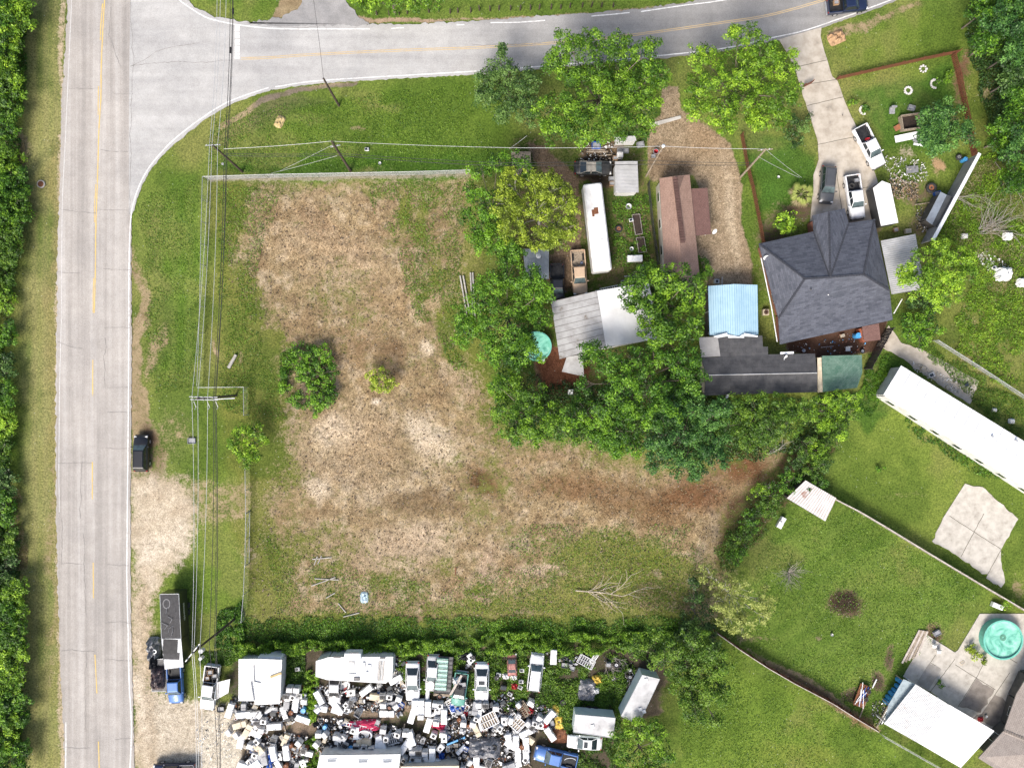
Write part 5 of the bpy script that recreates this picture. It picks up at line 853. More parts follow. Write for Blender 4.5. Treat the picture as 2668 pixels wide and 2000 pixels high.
# --- junkyard shed, camper, bottom trailer
b, o = bld('shed', 'white shed, left half ribbed and right half mildewed, beside the junkyard entrance', 'shed', (678, 1775))
q_ = [z1(543, 141) + (3.0,), z1(765, 136) + (3.2,), z1(765, 723) + (3.2,), z1(541, 722) + (3.0,)]; roof('ribbed_roof', q_, [(0, 1, 2, 3)], G['whitemetal'], b, o, .06); ribs('roof_ribs', [q_[0], q_[3], q_[2], q_[1]], 26, MATS['white_rib'], b, o, .03, .05)
roof('flat_roof', [z1(766, 136) + (3.3,), z1(1148, 150) + (3.3,), z1(1119, 762) + (3.2,), z1(766, 776) + (3.2,)], [(0, 1, 2, 3)], G['dirtywhite'], b, o, .1)
walls([z1(545, 145), z1(1140, 150), z1(1112, 755), z1(545, 735)], 2.95, WALLS['white'], b, o, inset=.2); m = MB(); m.bbox(W(*z1(1010, 110), 1.3) - o, (3, .9, 2.4), .05); m.build('rear_extension', G['whitemetal'], b)
for pts in ([z1(757, 228), z1(765, 450), z1(850, 470)], [z1(718, 455), z1(760, 715)]): m = MB(); m.tube([W(*p, 3.32) - o for p in pts], .07, 6); m.build('roof_pipe', G['grey'], b)
m = MB(); a, c = W(*z1(985, 392), 3.4) - o, W(*z1(1140, 335), 3.4) - o; m.box((a + c) / 2, ((c - a).length, .28, .05), math.atan2((c - a).y, (c - a).x)); m.build('board', G['yellow'] if False else mat('tan_plank', (.48, .37, .18), (.36, .27, .12), 3, .8), b)
b, o = bld('camper_trailer', 'long white camper trailer with vents on its roof, parked against the hedge', 'camper', (925, 1738))
cz = 2.9; V = [tA(430, 965) + (cz,), tA(512, 940) + (cz,), tA(930, 937) + (cz,), tA(925, 1075) + (cz,), tA(882, 1110) + (cz,), tA(503, 1087) + (cz,), tA(428, 1065) + (cz,)]
roof('roof', V, [(0, 1, 2, 3, 4, 5, 6)], G['whitemem'], b, o, .08); walls([p[:2] for p in V], 2.85, WALLS['white'], b, o, inset=.08)
m = MB(); m.bbox(W(*tA(675, 925), 2.6) - o, (2.1, .95, 1.6), .06); sb = m.build('slide_out', G['whitemetal'], b)
for p, s_ in ((tA(660, 985), (.8, .55, .22)), (tA(740, 990), (.36, .7, .2)), (tA(775, 1000), (.5, .5, .12)), (tA(665, 1050), (.9, .18, .06)), (tA(760, 1040), (.3, .3, .15))): m = MB(); m.bbox(W(*p, cz + .1) - o, s_, .05); m.build('roof_vent', G['enamel'], b)
for p, s_ in ((tA(567, 940), (.9, .2, .05)), (tA(677, 912), (1.2, .12, .05)), (tA(862, 945), (.7, .2, .05)), (tA(695, 1080), (.75, .45, .16))): m = MB(); m.bbox(W(*p, cz + .05 + (.5 if p[1] < 1702 else 0)) - o, s_, .02); m.build('dark_hatch', G['darksteel'], b)
for k in range(5): m = MB(); a = W(*tA(836 + k * 9, 965), cz + .08) - o; c = W(*tA(826 + k * 9, 1095), cz + .08) - o; m.tube([a, c], .035, 5); m.build('pipe_on_roof', (G['steel'], G['wood'], G['darksteel'])[k % 3], b)
for x in (600, 700): w_ = W(*tA(x, 1070), 0) - o; m = MB(); m.cyl((w_.x, w_.y - .1, .35), (w_.x, w_.y + .12, .35), .34, n=14); m.build('wheel', G['rubber'], b)
b, o = bld('camper_trailer', 'pale flat topped trailer with grey skylights along the bottom edge of the junkyard', 'trailer', (930, 2010))
V = [tA(455, 1575) + (2.8,), tA(978, 1568) + (2.8,), tA(960, 1740) + (2.8,), tA(420, 1745) + (2.8,)]; roof('roof', V, [(0, 1, 2, 3)], mat('pale_trailer_roof', (.66, .67, .65), (.56, .57, .54), .8, .5), b, o, .1); walls([p[:2] for p in V], 2.7, WALLS['white'], b, o, inset=.08)
for p in (tA(533, 1610), tA(735, 1614), tA(893, 1614)): m = MB(); m.bbox(W(*p, 2.84) - o, (1.3, .5, .08), .02, R(3)); fr = m.build('skylight', G['whitemetal'], b); MB().box(tuple(W(*p, 2.885) - o), (1.1, .34, .02), R(3)).build('pane', mat('smoked_skylight', (.12, .15, .19), (.08, .10, .13), 2, .2), fr)
b, o = bld('shed', 'tan edged pale roof on the bottom edge, right of the skylight trailer', 'shed', (1120, 2030)); roof('roof', [(1044, 1996, 2.6), (1196, 1994, 2.6), (1196, 2080, 2.6), (1044, 2080, 2.6)], [(0, 1, 2, 3)], mat('cream_sheet_roof', (.66, .56, .40), (.55, .46, .33), .8, .5), b, o, .1); walls([(1046, 1998), (1194, 1996), (1194, 2078), (1046, 2078)], 2.5, WALLS['cream'], b, o, inset=.1)
# --- long white trailer in the middle yard, enclosed white trailer
b, o = bld('travel_trailer', 'long round cornered white trailer with rust scabs on its roof', 'trailer', (1557, 592))
def rrect(c, ln, wd, ang, r_, n=5):
    out = []
    for sx, sy, a0 in ((1, 1, 0), (-1, 1, 90), (-1, -1, 180), (1, -1, 270)):
        for k in range(n): a = R(a0 + 90 * k / (n - 1)); out.append(Vector((sx * (ln / 2 - r_) + math.cos(a) * r_, sy * (wd / 2 - r_) + math.sin(a) * r_, 0)))
    m_ = Matrix.Rotation(ang, 3, 'Z'); return [m_ @ p + Vector(c) for p in out]
c_ = W(1557, 591, 3.0) - o; an = R(-83.2); m = MB()
for ex, za, zb in ((0, .5, 2.75),): m.prism(rrect((c_.x, c_.y, 0), 11.4, 2.45, an, .3), za, zb)
m.build('body', WALLS['white'], b)
m = MB(); A1 = rrect((c_.x, c_.y, 0), 11.4, 2.45, an, .3); A2 = rrect((c_.x, c_.y, 0), 11.1, 2.1, an, .25); n = len(A1)
m.add([(p.x, p.y, 2.75) for p in A1] + [(p.x, p.y, 2.95) for p in A2], [(i, (i + 1) % n, n + (i + 1) % n, n + i) for i in range(n)] + [tuple(range(n, 2 * n))]); m.build('roof', mat('scuffed_white_trailer_roof', (.72, .72, .70), (.60, .59, .57), 1.1, .5, c3=(.50, .49, .46)), b)
for p, s_, g_ in ((t3(630, 1365), (.85, .55, .02), 'rust'), (t3(610, 1380), (.9, .3, .025), 'rust'), (t3(665, 1372), (.55, .4, .1), 'whitemetal'), (t3(665, 1555), (.3, .3, .12), 'whitemetal'), (t3(630, 1615), (.6, .5, .08), 'whitemetal')): m = MB(); m.bbox(W(*p, 2.97) - o, s_, .02, an); m.build('rust_patch' if g_ == 'rust' else 'roof_vent', G[g_], b)
for k in (-.6, .3): w_ = Matrix.Rotation(an, 3, 'Z') @ Vector((k, -1.15, 0)) + Vector((c_.x, c_.y, .35)); n_ = Matrix.Rotation(an, 3, 'Z') @ Vector((0, -.15, 0)); m = MB(); m.cyl(w_, w_ + n_, .34, n=14); m.build('wheel', G['rubber'], b)
b, o = bld('enclosed_trailer', 'white enclosed trailer with pointed nose parked beside the white pickup', 'trailer', W and (2305, 532))
V = [t4(820, 1172), t4(873, 1192), t4(925, 1442), t4(814, 1463), t4(762, 1218)]; P_ = [W(*p, 2.4) - o for p in V]; m = MB(); m.prism(P_, .35, 2.38); m.build('body', mat('shaded_trailer_side', (.05, .05, .05), (.035, .035, .035), 2, .4), b)  # shade on the side walls is put into their dark grey colour
m = MB(); m.prism([p * 1.0 for p in P_], 2.385, 2.44); m.build('roof', MATS['bright_white_roof_coating'], b)
for k in range(1, 5): t_ = k / 5; m = MB(); a = P_[4].lerp(P_[3], t_); c = P_[1].lerp(P_[2], t_); m.tube([Vector((a.x, a.y, 2.45)), Vector((c.x, c.y, 2.45))], .018, 4); m.build('roof_bow', G['steel'], b)
w_ = W(*t4(845, 1312), 2.45) - o; MB().bbox((w_.x, w_.y, 2.48), (.4, .4, .1), .03, R(12)).build('roof_vent', G['enamel'], b)
for x in (760, 775): w_ = W(*t4(x, 1330), 0) - o; MB().cyl((w_.x - .05, w_.y, .33), (w_.x + .15, w_.y, .33), .32, n=14).build('wheel', G['rubber'], b)
# --- tall ribbed wall and its lean-to
b, o = bld('metal_wall', 'tall ribbed metal wall with white top edge running down the yard boundary', 'wall', t4(1300, 1270))
a, c = W(*t4(1452, 995), 3.0) - o, W(*t4(1152, 1552), 3.0) - o; a.z = c.z = 0; t_ = c - a; an = math.atan2(t_.y, t_.x); m = MB(); m.box(((a.x + c.x) / 2, (a.y + c.y) / 2, 1.45), (t_.length, .12, 2.9), an); m.build('panel', G['ribgrey'], b)
m = MB(); m.box(((a.x + c.x) / 2, (a.y + c.y) / 2, 2.97), (t_.length + .1, .42, .14), an); m.build('top_rail', G['whitemetal'], b)
m = MB()
for i in range(70): p = a.lerp(c, (i + .5) / 70); nr = Vector((t_.y, -t_.x, 0)).normalized() * .08; m.box((p.x + nr.x, p.y + nr.y, 1.45), (.07, .05, 2.86), an); m.box((p.x - nr.x, p.y - nr.y, 1.45), (.07, .05, 2.86), an)
m.build('wall_ribs', MATS['rib_shadow_grey'], b)
b, o = bld('lean_to', 'slate grey lean-to roof set against the tall ribbed wall', 'shed', t4(1200, 1370)); q_ = [t4(1200, 1242) + (2.6,), t4(1287, 1277) + (2.2,), t4(1190, 1480) + (2.2,), t4(1105, 1425) + (2.4,)]; mid_ = (t4(1240, 1262) + (2.7,), t4(1145, 1455) + (2.6,))
roof('roof', [q_[0], mid_[0], mid_[1], q_[3]], [(0, 1, 2, 3)], mat('slate_blue_sheet', (.20, .23, .27), (.15, .17, .20), 1, .6), b, o, .07); roof('dark_roof', [(mid_[0][0] + .5, mid_[0][1], 2.69), q_[1], q_[2], (mid_[1][0] + .5, mid_[1][1], 2.59)], [(0, 1, 2, 3)], mat('dark_sheet', (.06, .065, .07), (.04, .045, .05), 1, .6), b, o, .07)
walls([p[:2] for p in q_], 2.1, WALLS['dark'], b, o, inset=.2)
# --- boxy lean roof at t3(80,980)
b, o = bld('shed', 'low grey plank box shed at the end of the clothesline wire', 'shed', t3(145, 1010)); roof('roof', [t3(80, 982) + (1.8,), t3(205, 982) + (1.8,), t3(210, 1120) + (1.7,), t3(85, 1120) + (1.7,)], [(0, 1, 2, 3)], G['wood'], b, o, .06); walls([t3(82, 985), t3(203, 985), t3(206, 1115), t3(86, 1115)], 1.7, G['greywood'], b, o, inset=.1)
b, o = bld('shed', 'pale concrete coloured roof just peeking out below the biggest oak', 'shed', t3(810, 900)); roof('roof', [t3(750, 885) + (2.0,), t3(885, 880) + (2.0,), t3(890, 912) + (1.9,), t3(750, 914) + (1.9,)], [(0, 1, 2, 3)], G['ribgrey'], b, o, .06); walls([t3(752, 886), t3(883, 882), t3(888, 910), t3(752, 912)], 1.85, WALLS['white'], b, o, inset=.05)

# ================================================================ POOLS
def pool(name, label, c, r_, h=1.2):
    t = thing(name, label, 'pool', W(*c)); m = MB(); m.ring((0, 0, 0), r_ - .06, r_ + .02, 0, h, 36); m.build('pool_wall', mat('pool_green_wall', (.10, .40, .30), (.08, .32, .25), 2, .4), t)
    m = MB(); m.ring((0, 0, 0), r_ - .10, r_ + .10, h, h + .05, 36); m.build('rim', mat('pool_rim', (.16, .48, .38), (.12, .38, .3), 2, .4), t)
    m = MB(); m.lathe((0, 0, h - .22), [(r_ - .06, 0), (r_ * .6, 0.0), (.01, 0.0)], 36, False); mm, nt, bb = newmat('pool_water'); v = coords(nt); n_ = noise(nt, v, .55, 5, .6, 1.5)
    nt.links.new(ramp(nt, n_, [(.32, (.08, .28, .20)), (.48, (.19, .50, .38)), (.66, (.34, .62, .50))]), bb.inputs['Base Color']); bb.inputs['Roughness'].default_value = .08; bump(nt, noise(nt, v, 3, 3), bb, .15, .05); m.build('water', mm, t); return t
pt = pool('swimming_pool', 'round above ground pool with cloudy green water on the lower right patio', z7(855, 140), 2.52)
m = MB(); m.ring((.1, .25, 1.0), .12, .42, 0, .02, 20); m.build('drain_swirl', mat('algae', (.07, .2, .13), (.10, .28, .2), 3, .6), pt)
pool('swimming_pool', 'above ground pool half hidden under the tree beside the brick patio', z5(82, 612), 1.85, 1.2)
# ================================================================ FENCES
def chainlink(name, label, pts, h=1.8, group='chain link fences', gate=False, post=3.0):
    """pts: ground points (px)"""
    P = WL(pts); o = P[0].copy(); t = thing(name, label, 'fence' if not gate else 'gate', o, 0, group); P = [p - o for p in P]; pm, rm, mm = MB(), MB(), MB(); nv = []
    for a, b in zip(P, P[1:]):
        ln = (b - a).length; n = max(1, round(ln / post)); dr = (b - a).normalized()
        for i in range(n): q = a.lerp(b, i / n); MB().cyl((q.x, q.y, -.1), (q.x, q.y, h + .05), .045, n=6).build('post', G['steel'], t)
        rm.tube([a + Vector((0, 0, h)), b + Vector((0, 0, h))], .035, 5)
        if gate:
            rm.tube([a + Vector((0, 0, .15)), b + Vector((0, 0, .15))], .035, 5)
            for i in range(n): rm.tube([a.lerp(b, i / n) + Vector((0, 0, .15)), a.lerp(b, (i + 1) / n) + Vector((0, 0, h))], .03, 5)
        k = int(ln / .11); sl_ = h
        for i in range(-int(h / .11), k + 1):
            for sgn in (1, -1):
                x0 = i * .11; x1 = x0 + h; z0, z1_ = (0.05, h) if sgn > 0 else (h, .05)
                ca, cb = max(0, x0), min(ln, x1)
                if cb <= ca: continue
                za = z0 + (z1_ - z0) * (ca - x0) / h; zb = z0 + (z1_ - z0) * (cb - x0) / h; pa, pb = a + dr * ca, a + dr * cb; e = .006; nn_ = Vector((-dr.y, dr.x, 0)) * e
                nv += [(pa.x, pa.y, za - e), (pb.x, pb.y, zb - e), (pb.x + nn_.x, pb.y + nn_.y, zb + e), (pa.x + nn_.x, pa.y + nn_.y, za + e)]
    q = P[-1]; MB().cyl((q.x, q.y, -.1), (q.x, q.y, h + .05), .045, n=6).build('post', G['steel'], t)
    rm.build('top_rail', G['steel'], t); mm.add(nv, [(4 * i, 4 * i + 1, 4 * i + 2, 4 * i + 3) for i in range(len(nv) // 4)]); mm.build('wire_mesh', mat('zinc_wire', (.46, .47, .47), (.36, .36, .36), 2, .4, .3), t); return t
chainlink('chain_link_fence', 'chain link fence down the road side of the cleared field', [(541, 469), (537, 640), (534, 800), (527, 1004)])
chainlink('chain_link_fence', 'chain link fence along the top edge of the cleared field', [(541, 469), (700, 464), (900, 460), (1100, 456), (1226, 452)])
chainlink('chain_link_fence', 'short chain link return beside the cross armed pole', [(528, 1009), (646, 1008), (647, 1080)])
chainlink('chain_link_fence', 'chain link fence from the small roadside tree down to the gate', [(650, 1215), (652, 1330)], gate=False)
chainlink('chain_link_gate', 'cross braced chain link gate of the cleared field', [(652, 1332), (650, 1465)], gate=True)
chainlink('chain_link_fence', 'chain link fence from the gate down to the hedge corner', [(649, 1467), (646, 1540), (640, 1610)])
chainlink('chain_link_fence', 'chain link fence above the long white roof on the right edge', [(2430, 887), (2539, 956), (2668, 1040), (2760, 1100)], 1.4)
chainlink('chain_link_fence', 'chain link fence below the white patio roof', [(2293, 1909), (2450, 1998), (2520, 2040)], 1.4)
def board_fence(name, label, pts, h, m, cap=None, capw=.16, gap=.02, bw=.14, group=None, lean=0):
    P = WL(pts); o = P[0].copy(); t = thing(name, label, 'fence', o, 0, group); P = [p - o for p in P]; bm_, rl = MB(), MB()
    for a, b in zip(P, P[1:]):
        dr = b - a; ln = dr.length; an = math.atan2(dr.y, dr.x); n = max(1, int(ln / (bw + gap)))
        for i in range(n):
            p = a.lerp(b, (i + .5) / n); hh = h * random.uniform(.97, 1.03); bm_.box((p.x, p.y, hh / 2 - .05), (bw, .022, hh), an + random.gauss(0, .015), (random.gauss(lean, .015), 0))
        nr = Vector((-dr.y, dr.x, 0)).normalized() * .05
        for z in (h * .25, h * .82): rl.box(((a.x + b.x) / 2 + nr.x, (a.y + b.y) / 2 + nr.y, z), (ln, .05, .09), an)
        k = max(1, round(ln / 2.4))
        for i in range(k + 1): p = a.lerp(b, i / k); rl.box((p.x + nr.x * 1.9, p.y + nr.y * 1.9, h / 2 - .05), (.09, .09, h + .06), an)
        if cap: pp = MB(); pp.box(((a.x + b.x) / 2, (a.y + b.y) / 2, h + .02), (ln, capw, .04), an); pp.build('cap_board', cap, t)
    bm_.build('boards', m, t); rl.build('rails', m, t); return t
board_fence('picket_fence', 'red brown picket fence on the right side of the gravel drive', [(1929, 352), (1943, 430), (1958, 490), (1972, 560), (1985, 630), (1990, 690)], 1.25, G['redwood'], gap=.09)
board_fence('picket_fence', 'red brown picket fence across the top of the garden yard', [(2180, 208), (2290, 183), (2400, 158), (2494, 139)], 1.25, G['redwood'], gap=.06)
board_fence('picket_fence', 'red brown picket fence down the right side of the garden yard', [(2478, 146), (2492, 200), (2505, 262), (2520, 330), (2530, 400)], 1.3, G['redwood'], gap=.09)
board_fence('wooden_gate', 'open red wooden gate leaf on the left of the driveway', [(2093, 228), (2114, 218)], 1.2, G['redwood'], gap=.07)
board_fence('board_fence', 'tall board fence with pale top between the two right hand lawns', [(2160, 1294), (2227, 1328), (2300, 1371), (2382, 1421), (2460, 1468), (2542, 1517), (2646, 1578), (2760, 1645)], 1.75, G['greywood'], mat('pale_cap', (.50, .45, .40), (.30, .25, .21), 1.8, .8), .15)
board_fence('board_fence', 'red brown board fence with pale edge curving below the willow lawn', [(1856, 1636), (1920, 1682), (1989, 1727), (2056, 1766), (2155, 1818), (2215, 1856), (2274, 1891)], 1.75, G['redwood'], MATS['pale_cap'], .09)
board_fence('metal_fence', 'black slatted fence left of the long brown roof', [(1686, 480), (1692, 540), (1700, 610), (1712, 690)], 1.6, G['darksteel'], gap=.12, bw=.1)
board_fence('board_fence', 'tall dark board fence behind the little reddish roof and green roof', [(2306, 856), (2280, 905), (2250, 960)], 2.6, mat('black_stained_wood', (.065, .055, .05), (.035, .03, .028), 3, .8), bw=.2)
board_fence('post_fence', 'dark board fence beside the charcoal roofed house and blue carport', [(1838, 755), (1836, 880)], 1.6, MATS['black_stained_wood'])
board_fence('board_fence', 'short red wood fence end by the blue drum and white block', [(2526, 378), (2534, 412)], 1.3, G['redwood'])
for i in range(24):      # old fence posts north of the side road
    u = 985 + i * 26.5 + random.uniform(-4, 4)
    if 1120 < u < 1130: continue
    v = 38 - i * 0.9 + random.uniform(-3, 3) if i > 0 else 38
    if u > 1500: v = 18
    if v < 4: continue
    p = W(u, v); o_ = MB().cyl((0, 0, -.1), (random.uniform(-.08, .08), .05, random.uniform(.9, 1.25)), .11, .09, 8).build('fence_post', G['polewood']); o_.location = p; tag(o_, 'short dark wooden post in the row along the north verge', 'post', 'posts along the north verge')

# ================================================================ POLES AND WIRES
def pole(label, base, top, h, r_=.16, m='polewood', arm=None, name='utility_pole', cat='pole'):
    p = W(*base); q = W(*top, h); t = thing(name, label, cat, p); m_ = MB(); m_.tube([Vector((0, 0, -.2)), (q - p) * .5, q - p], r_, 10, r_ * .7); m_.build('shaft', G[m], t); return t, q, p
INS = mat('grey_porcelain', (.6, .6, .6), (.45, .45, .45), 3, .3)
def crossarm(t, p, c, ang, ln, n=3, m='steel', z=.0):
    c = c - p; m_ = MB(); m_.box(c, (ln, .10, .12), ang); a = m_.build('crossarm', G[m], t); dr = Vector((math.cos(ang), math.sin(ang), 0))
    for i in range(n): q = c + dr * ln * ((i + .5) / n - .5) * 1.05; MB().lathe((q.x, q.y, q.z + .06), [(.03, 0), (.09, .06), (.05, .1), (.09, .16), (.02, .22)], 8).build('insulator', INS, a)
t, q, p = pole('leaning view of the wooden pole at the top left corner of the field fence', (631, 447), (553, 377), 11); crossarm(t, p, q - Vector((0, 0, .2)), 0.05, 1.8); 
m = MB(); m.cyl(W(580, 427, 7) - p, W(580, 427, 7.5) - p, .16); m.build('transformer', G['grey'], t)
TP1 = q
t, q, p = pole('tall pole with double cross arms beside the field fence corner', (615, 1030), (513, 1038), 13); crossarm(t, p, W(530, 1034, 12.6), -.02, 3.3, 3, 'steel'); crossarm(t, p, W(532, 1041, 12.4), -.02, 3.3, 3, 'steel'); TP2 = q
m = MB(); m.cyl(W(555, 1040, 9) - p, W(612, 1037, 8.8) - p, .06); m.build('steel_brace', G['steel'], t)
for x in (505, 540, 562): m = MB(); m.tube([W(x, 1045, 12.4) - p, W(x + 6, 1060, 12) - p, W(x + 3, 1066, 12.2) - p], .04, 5); m.build('dropout_switch', INS, t)
t, q, p = pole('pole leaning over the junkyard entrance beside the black trailer', (613, 1611), (500, 1701), 14); crossarm(t, p, q - Vector((0, 0, .2)), .9, 2.6); TP3 = q
for c, r_ in (((529, 1691), .26), ((528, 1710), .2)): w_ = W(*c, 12.5) - p; m = MB(); m.cyl(w_, w_ + Vector((.1, .1, 1.0)), r_, n=12); m.build('transformer', mat('transformer_tank', (.62, .63, .62), (.5, .5, .5), 2, .4), t)
t, q, p = pole('bare dark pole standing at the side road edge, nearest the road', (883, 275), (843, 205), 8.2, .17); TP4 = q
t, q, p = pole('dark wooden pole standing at the field top fence, middle of the grass', (913, 445), (865, 369), 11.5, .19); crossarm(t, p, q - Vector((0, 0, 1.8)), .2, 1.2, 2); TP5 = q
t, q, p = pole('pale thin pole leaning over the gravel drive by the brown roof', (1683, 460), (1728, 381), 10, .11, 'wood'); TP6 = q; m = MB(); m.lathe(tuple(q - p), [(.0, .3), (.22, .2), (.2, 0)], 10); m.build('lamp_head', G['whitemetal'], t)
t, q, p = pole('wooden pole with short cross arm over the palm lawn', (1930, 461), (1995, 389), 11, .15, 'wood'); crossarm(t, p, q - Vector((0, 0, .2)), .1, 1.8, 2, 'wood'); TP7 = q
t, q, p = pole('thin dark post in the ditch verge by the road edge tree', (2196, 300), (2196, 300), .9, .05); 
def wire(label, pts, r_=.022, m='black_cable', sag=.6, group='overhead wires'):
    """pts world points; sagging spans"""
    out = []
    for a, b in zip(pts, pts[1:]):
        for i in range(12): t_ = i / 12; q = a.lerp(b, t_); out.append(q - Vector((0, 0, sag * 4 * t_ * (1 - t_))))
    out.append(pts[-1]); m_ = MB(); m_.tube([p - out[0] for p in out], r_, 5); o_ = m_.build('power_line', MATS[m]); o_.location = out[0]; tag(o_, label, 'cable', group)
mat('black_cable', (.02, .02, .02), (.03, .03, .03), 2, .6); mat('bare_aluminium_wire', (.62, .63, .62), (.5, .5, .5), 2, .4, .3)
for i, (a, b_, c, e, g_) in enumerate([((566, -60), (546, 377), (500, 1034), (500, 1700), (510, 2080)), ((575, -60), (552, 377), (515, 1034), (505, 1701), (516, 2080)), ((590, -60), (567, 379), (541, 1034), (520, 1702), (522, 2080))]):
    wire('pale overhead conductor, %s of the three pale ones along the road' % ('left', 'middle', 'right')[i], [W(*a, 11), W(*b_, 11), W(*c, 12.8), W(*e, 13.6), W(*g_, 13)], .024, 'bare_aluminium_wire')
for i, (a, b_, c, e, g_) in enumerate([((600, -60), (584, 400), (556, 1038), (545, 1680), (568, 2080)), ((606, -60), (589, 402), (562, 1038), (562, 1680), (574, 2080)), ((608, -60), (592, 402), (559, 1038), (558, 1680), (571, 2080))]):
    wire('black overhead cable, %s of the bundle along the road' % ('left', 'right', 'middle')[i], [W(*a, 8), W(*b_, 8), W(*c, 8.4), W(*e, 8.8), W(*g_, 8.5)], (.035, .04, .028)[i], 'black_cable')
for (u, v) in ((607, 30), (601, 131)): o_ = MB().cyl((0, -.35, 0), (0, .35, 0), .13, n=10).build('splice_case', G['black']); o_.location = W(u, v, 7.9); tag(o_, 'black splice case hanging on the cable over the %s' % ('corner grass at the top' if v < 60 else 'stop line'), 'cable splice')
wire('upper thin wire across the grass from corner pole to middle pole and house pole', [W(583, 388, 10), W(863, 368, 11), W(1322, 385, 9), W(1728, 381, 9.6), W(1995, 388, 10.6), W(2300, 500, 8)][:5], .022, 'bare_aluminium_wire', .3)
wire('lower black cable across the top of the field to the yard pole', [W(590, 406, 8), W(880, 405, 8.5), W(1240, 430, 8), W(1700, 428, 8), W(1953, 430, 8.4)], .035, 'black_cable', .3)
wire('second black cable across the top of the field, just above the lowest one', [W(590, 400, 8.3), W(886, 400, 8.8), W(1300, 424, 8), (W(1690, 418, 8)), W(1960, 424, 8.6)], .028, 'black_cable', .3)
wire('guy wire from the middle pole down to the grass, upper of two', [W(866, 378, 10.8), W(730, 445, .1)], .02, 'bare_aluminium_wire', .1); wire('guy wire from the middle pole down to the grass, lower of two', [W(878, 406, 8), W(706, 452, .1)], .02, 'bare_aluminium_wire', .1)
wire('service wire rising from the roadside pole over the side road', [TP4, W(811, -40, 9)], .022, 'black_cable', .3)
wire('service wire from the palm lawn pole toward the palm, upper of two', [TP7, W(*t4(300, 1150), 3)], .02, 'bare_aluminium_wire', .2); wire('service wire from the palm lawn pole toward the palm, lower of two', [W(1975, 408, 9), W(*t4(285, 1150), 3)], .02, 'bare_aluminium_wire', .2)
wire('short wire from the plank box shed up to its bracket', [W(*t3(60, 970), 4), W(*t3(180, 880), 6)], .02, 'bare_aluminium_wire', .1)
# ================================================================ VEHICLES
random.seed(33)
def paint(name, c, rough=.3, coat=.5, metal=.1): return mat(name, c, tuple(x * .82 for x in c), 1.3, rough, metal, coat=coat)
PW = paint('white_car_paint', (.80, .80, .80), .35, .4, 0); PBK = paint('black_car_paint', (.012, .012, .014)); PGR = paint('dark_grey_car_paint', (.075, .078, .082)); PNV = paint('navy_car_paint', (.012, .02, .055)); PBL = paint('blue_car_paint', (.06, .16, .42), .45, .2)
PTN = paint('tan_car_paint', (.50, .36, .24), .55, .1, 0); PSV = paint('silver_car_paint', (.52, .52, .52), .4, .3, .3); PGN = paint('faded_green_car_paint', (.10, .30, .24), .55, .1, 0); PPK = mat('faded_rusty_pink_paint', (.42, .20, .17), (.22, .08, .07), 2, .7); POB = mat('weathered_black_paint', (.035, .035, .035), (.018, .018, .018), 2.5, .35, c3=(.14, .13, .11))
def loft(m, secs, smooth=True):
    """secs: list of (x, [(y,z)...]) rings with equal counts"""
    n = len(secs[0][1]); vs = [(x, y, z) for x, r_ in secs for y, z in r_]; fs = []
    for k in range(len(secs) - 1):
        for i in range(n): j = (i + 1) % n; fs.append((k * n + i, k * n + j, (k + 1) * n + j, (k + 1) * n + i))
    m.add(vs, fs, smooth); m.add([vs[i] for i in range(n)], [tuple(range(n))]); b = (len(secs) - 1) * n; m.add([vs[b + i] for i in range(n)], [tuple(reversed(range(n)))])
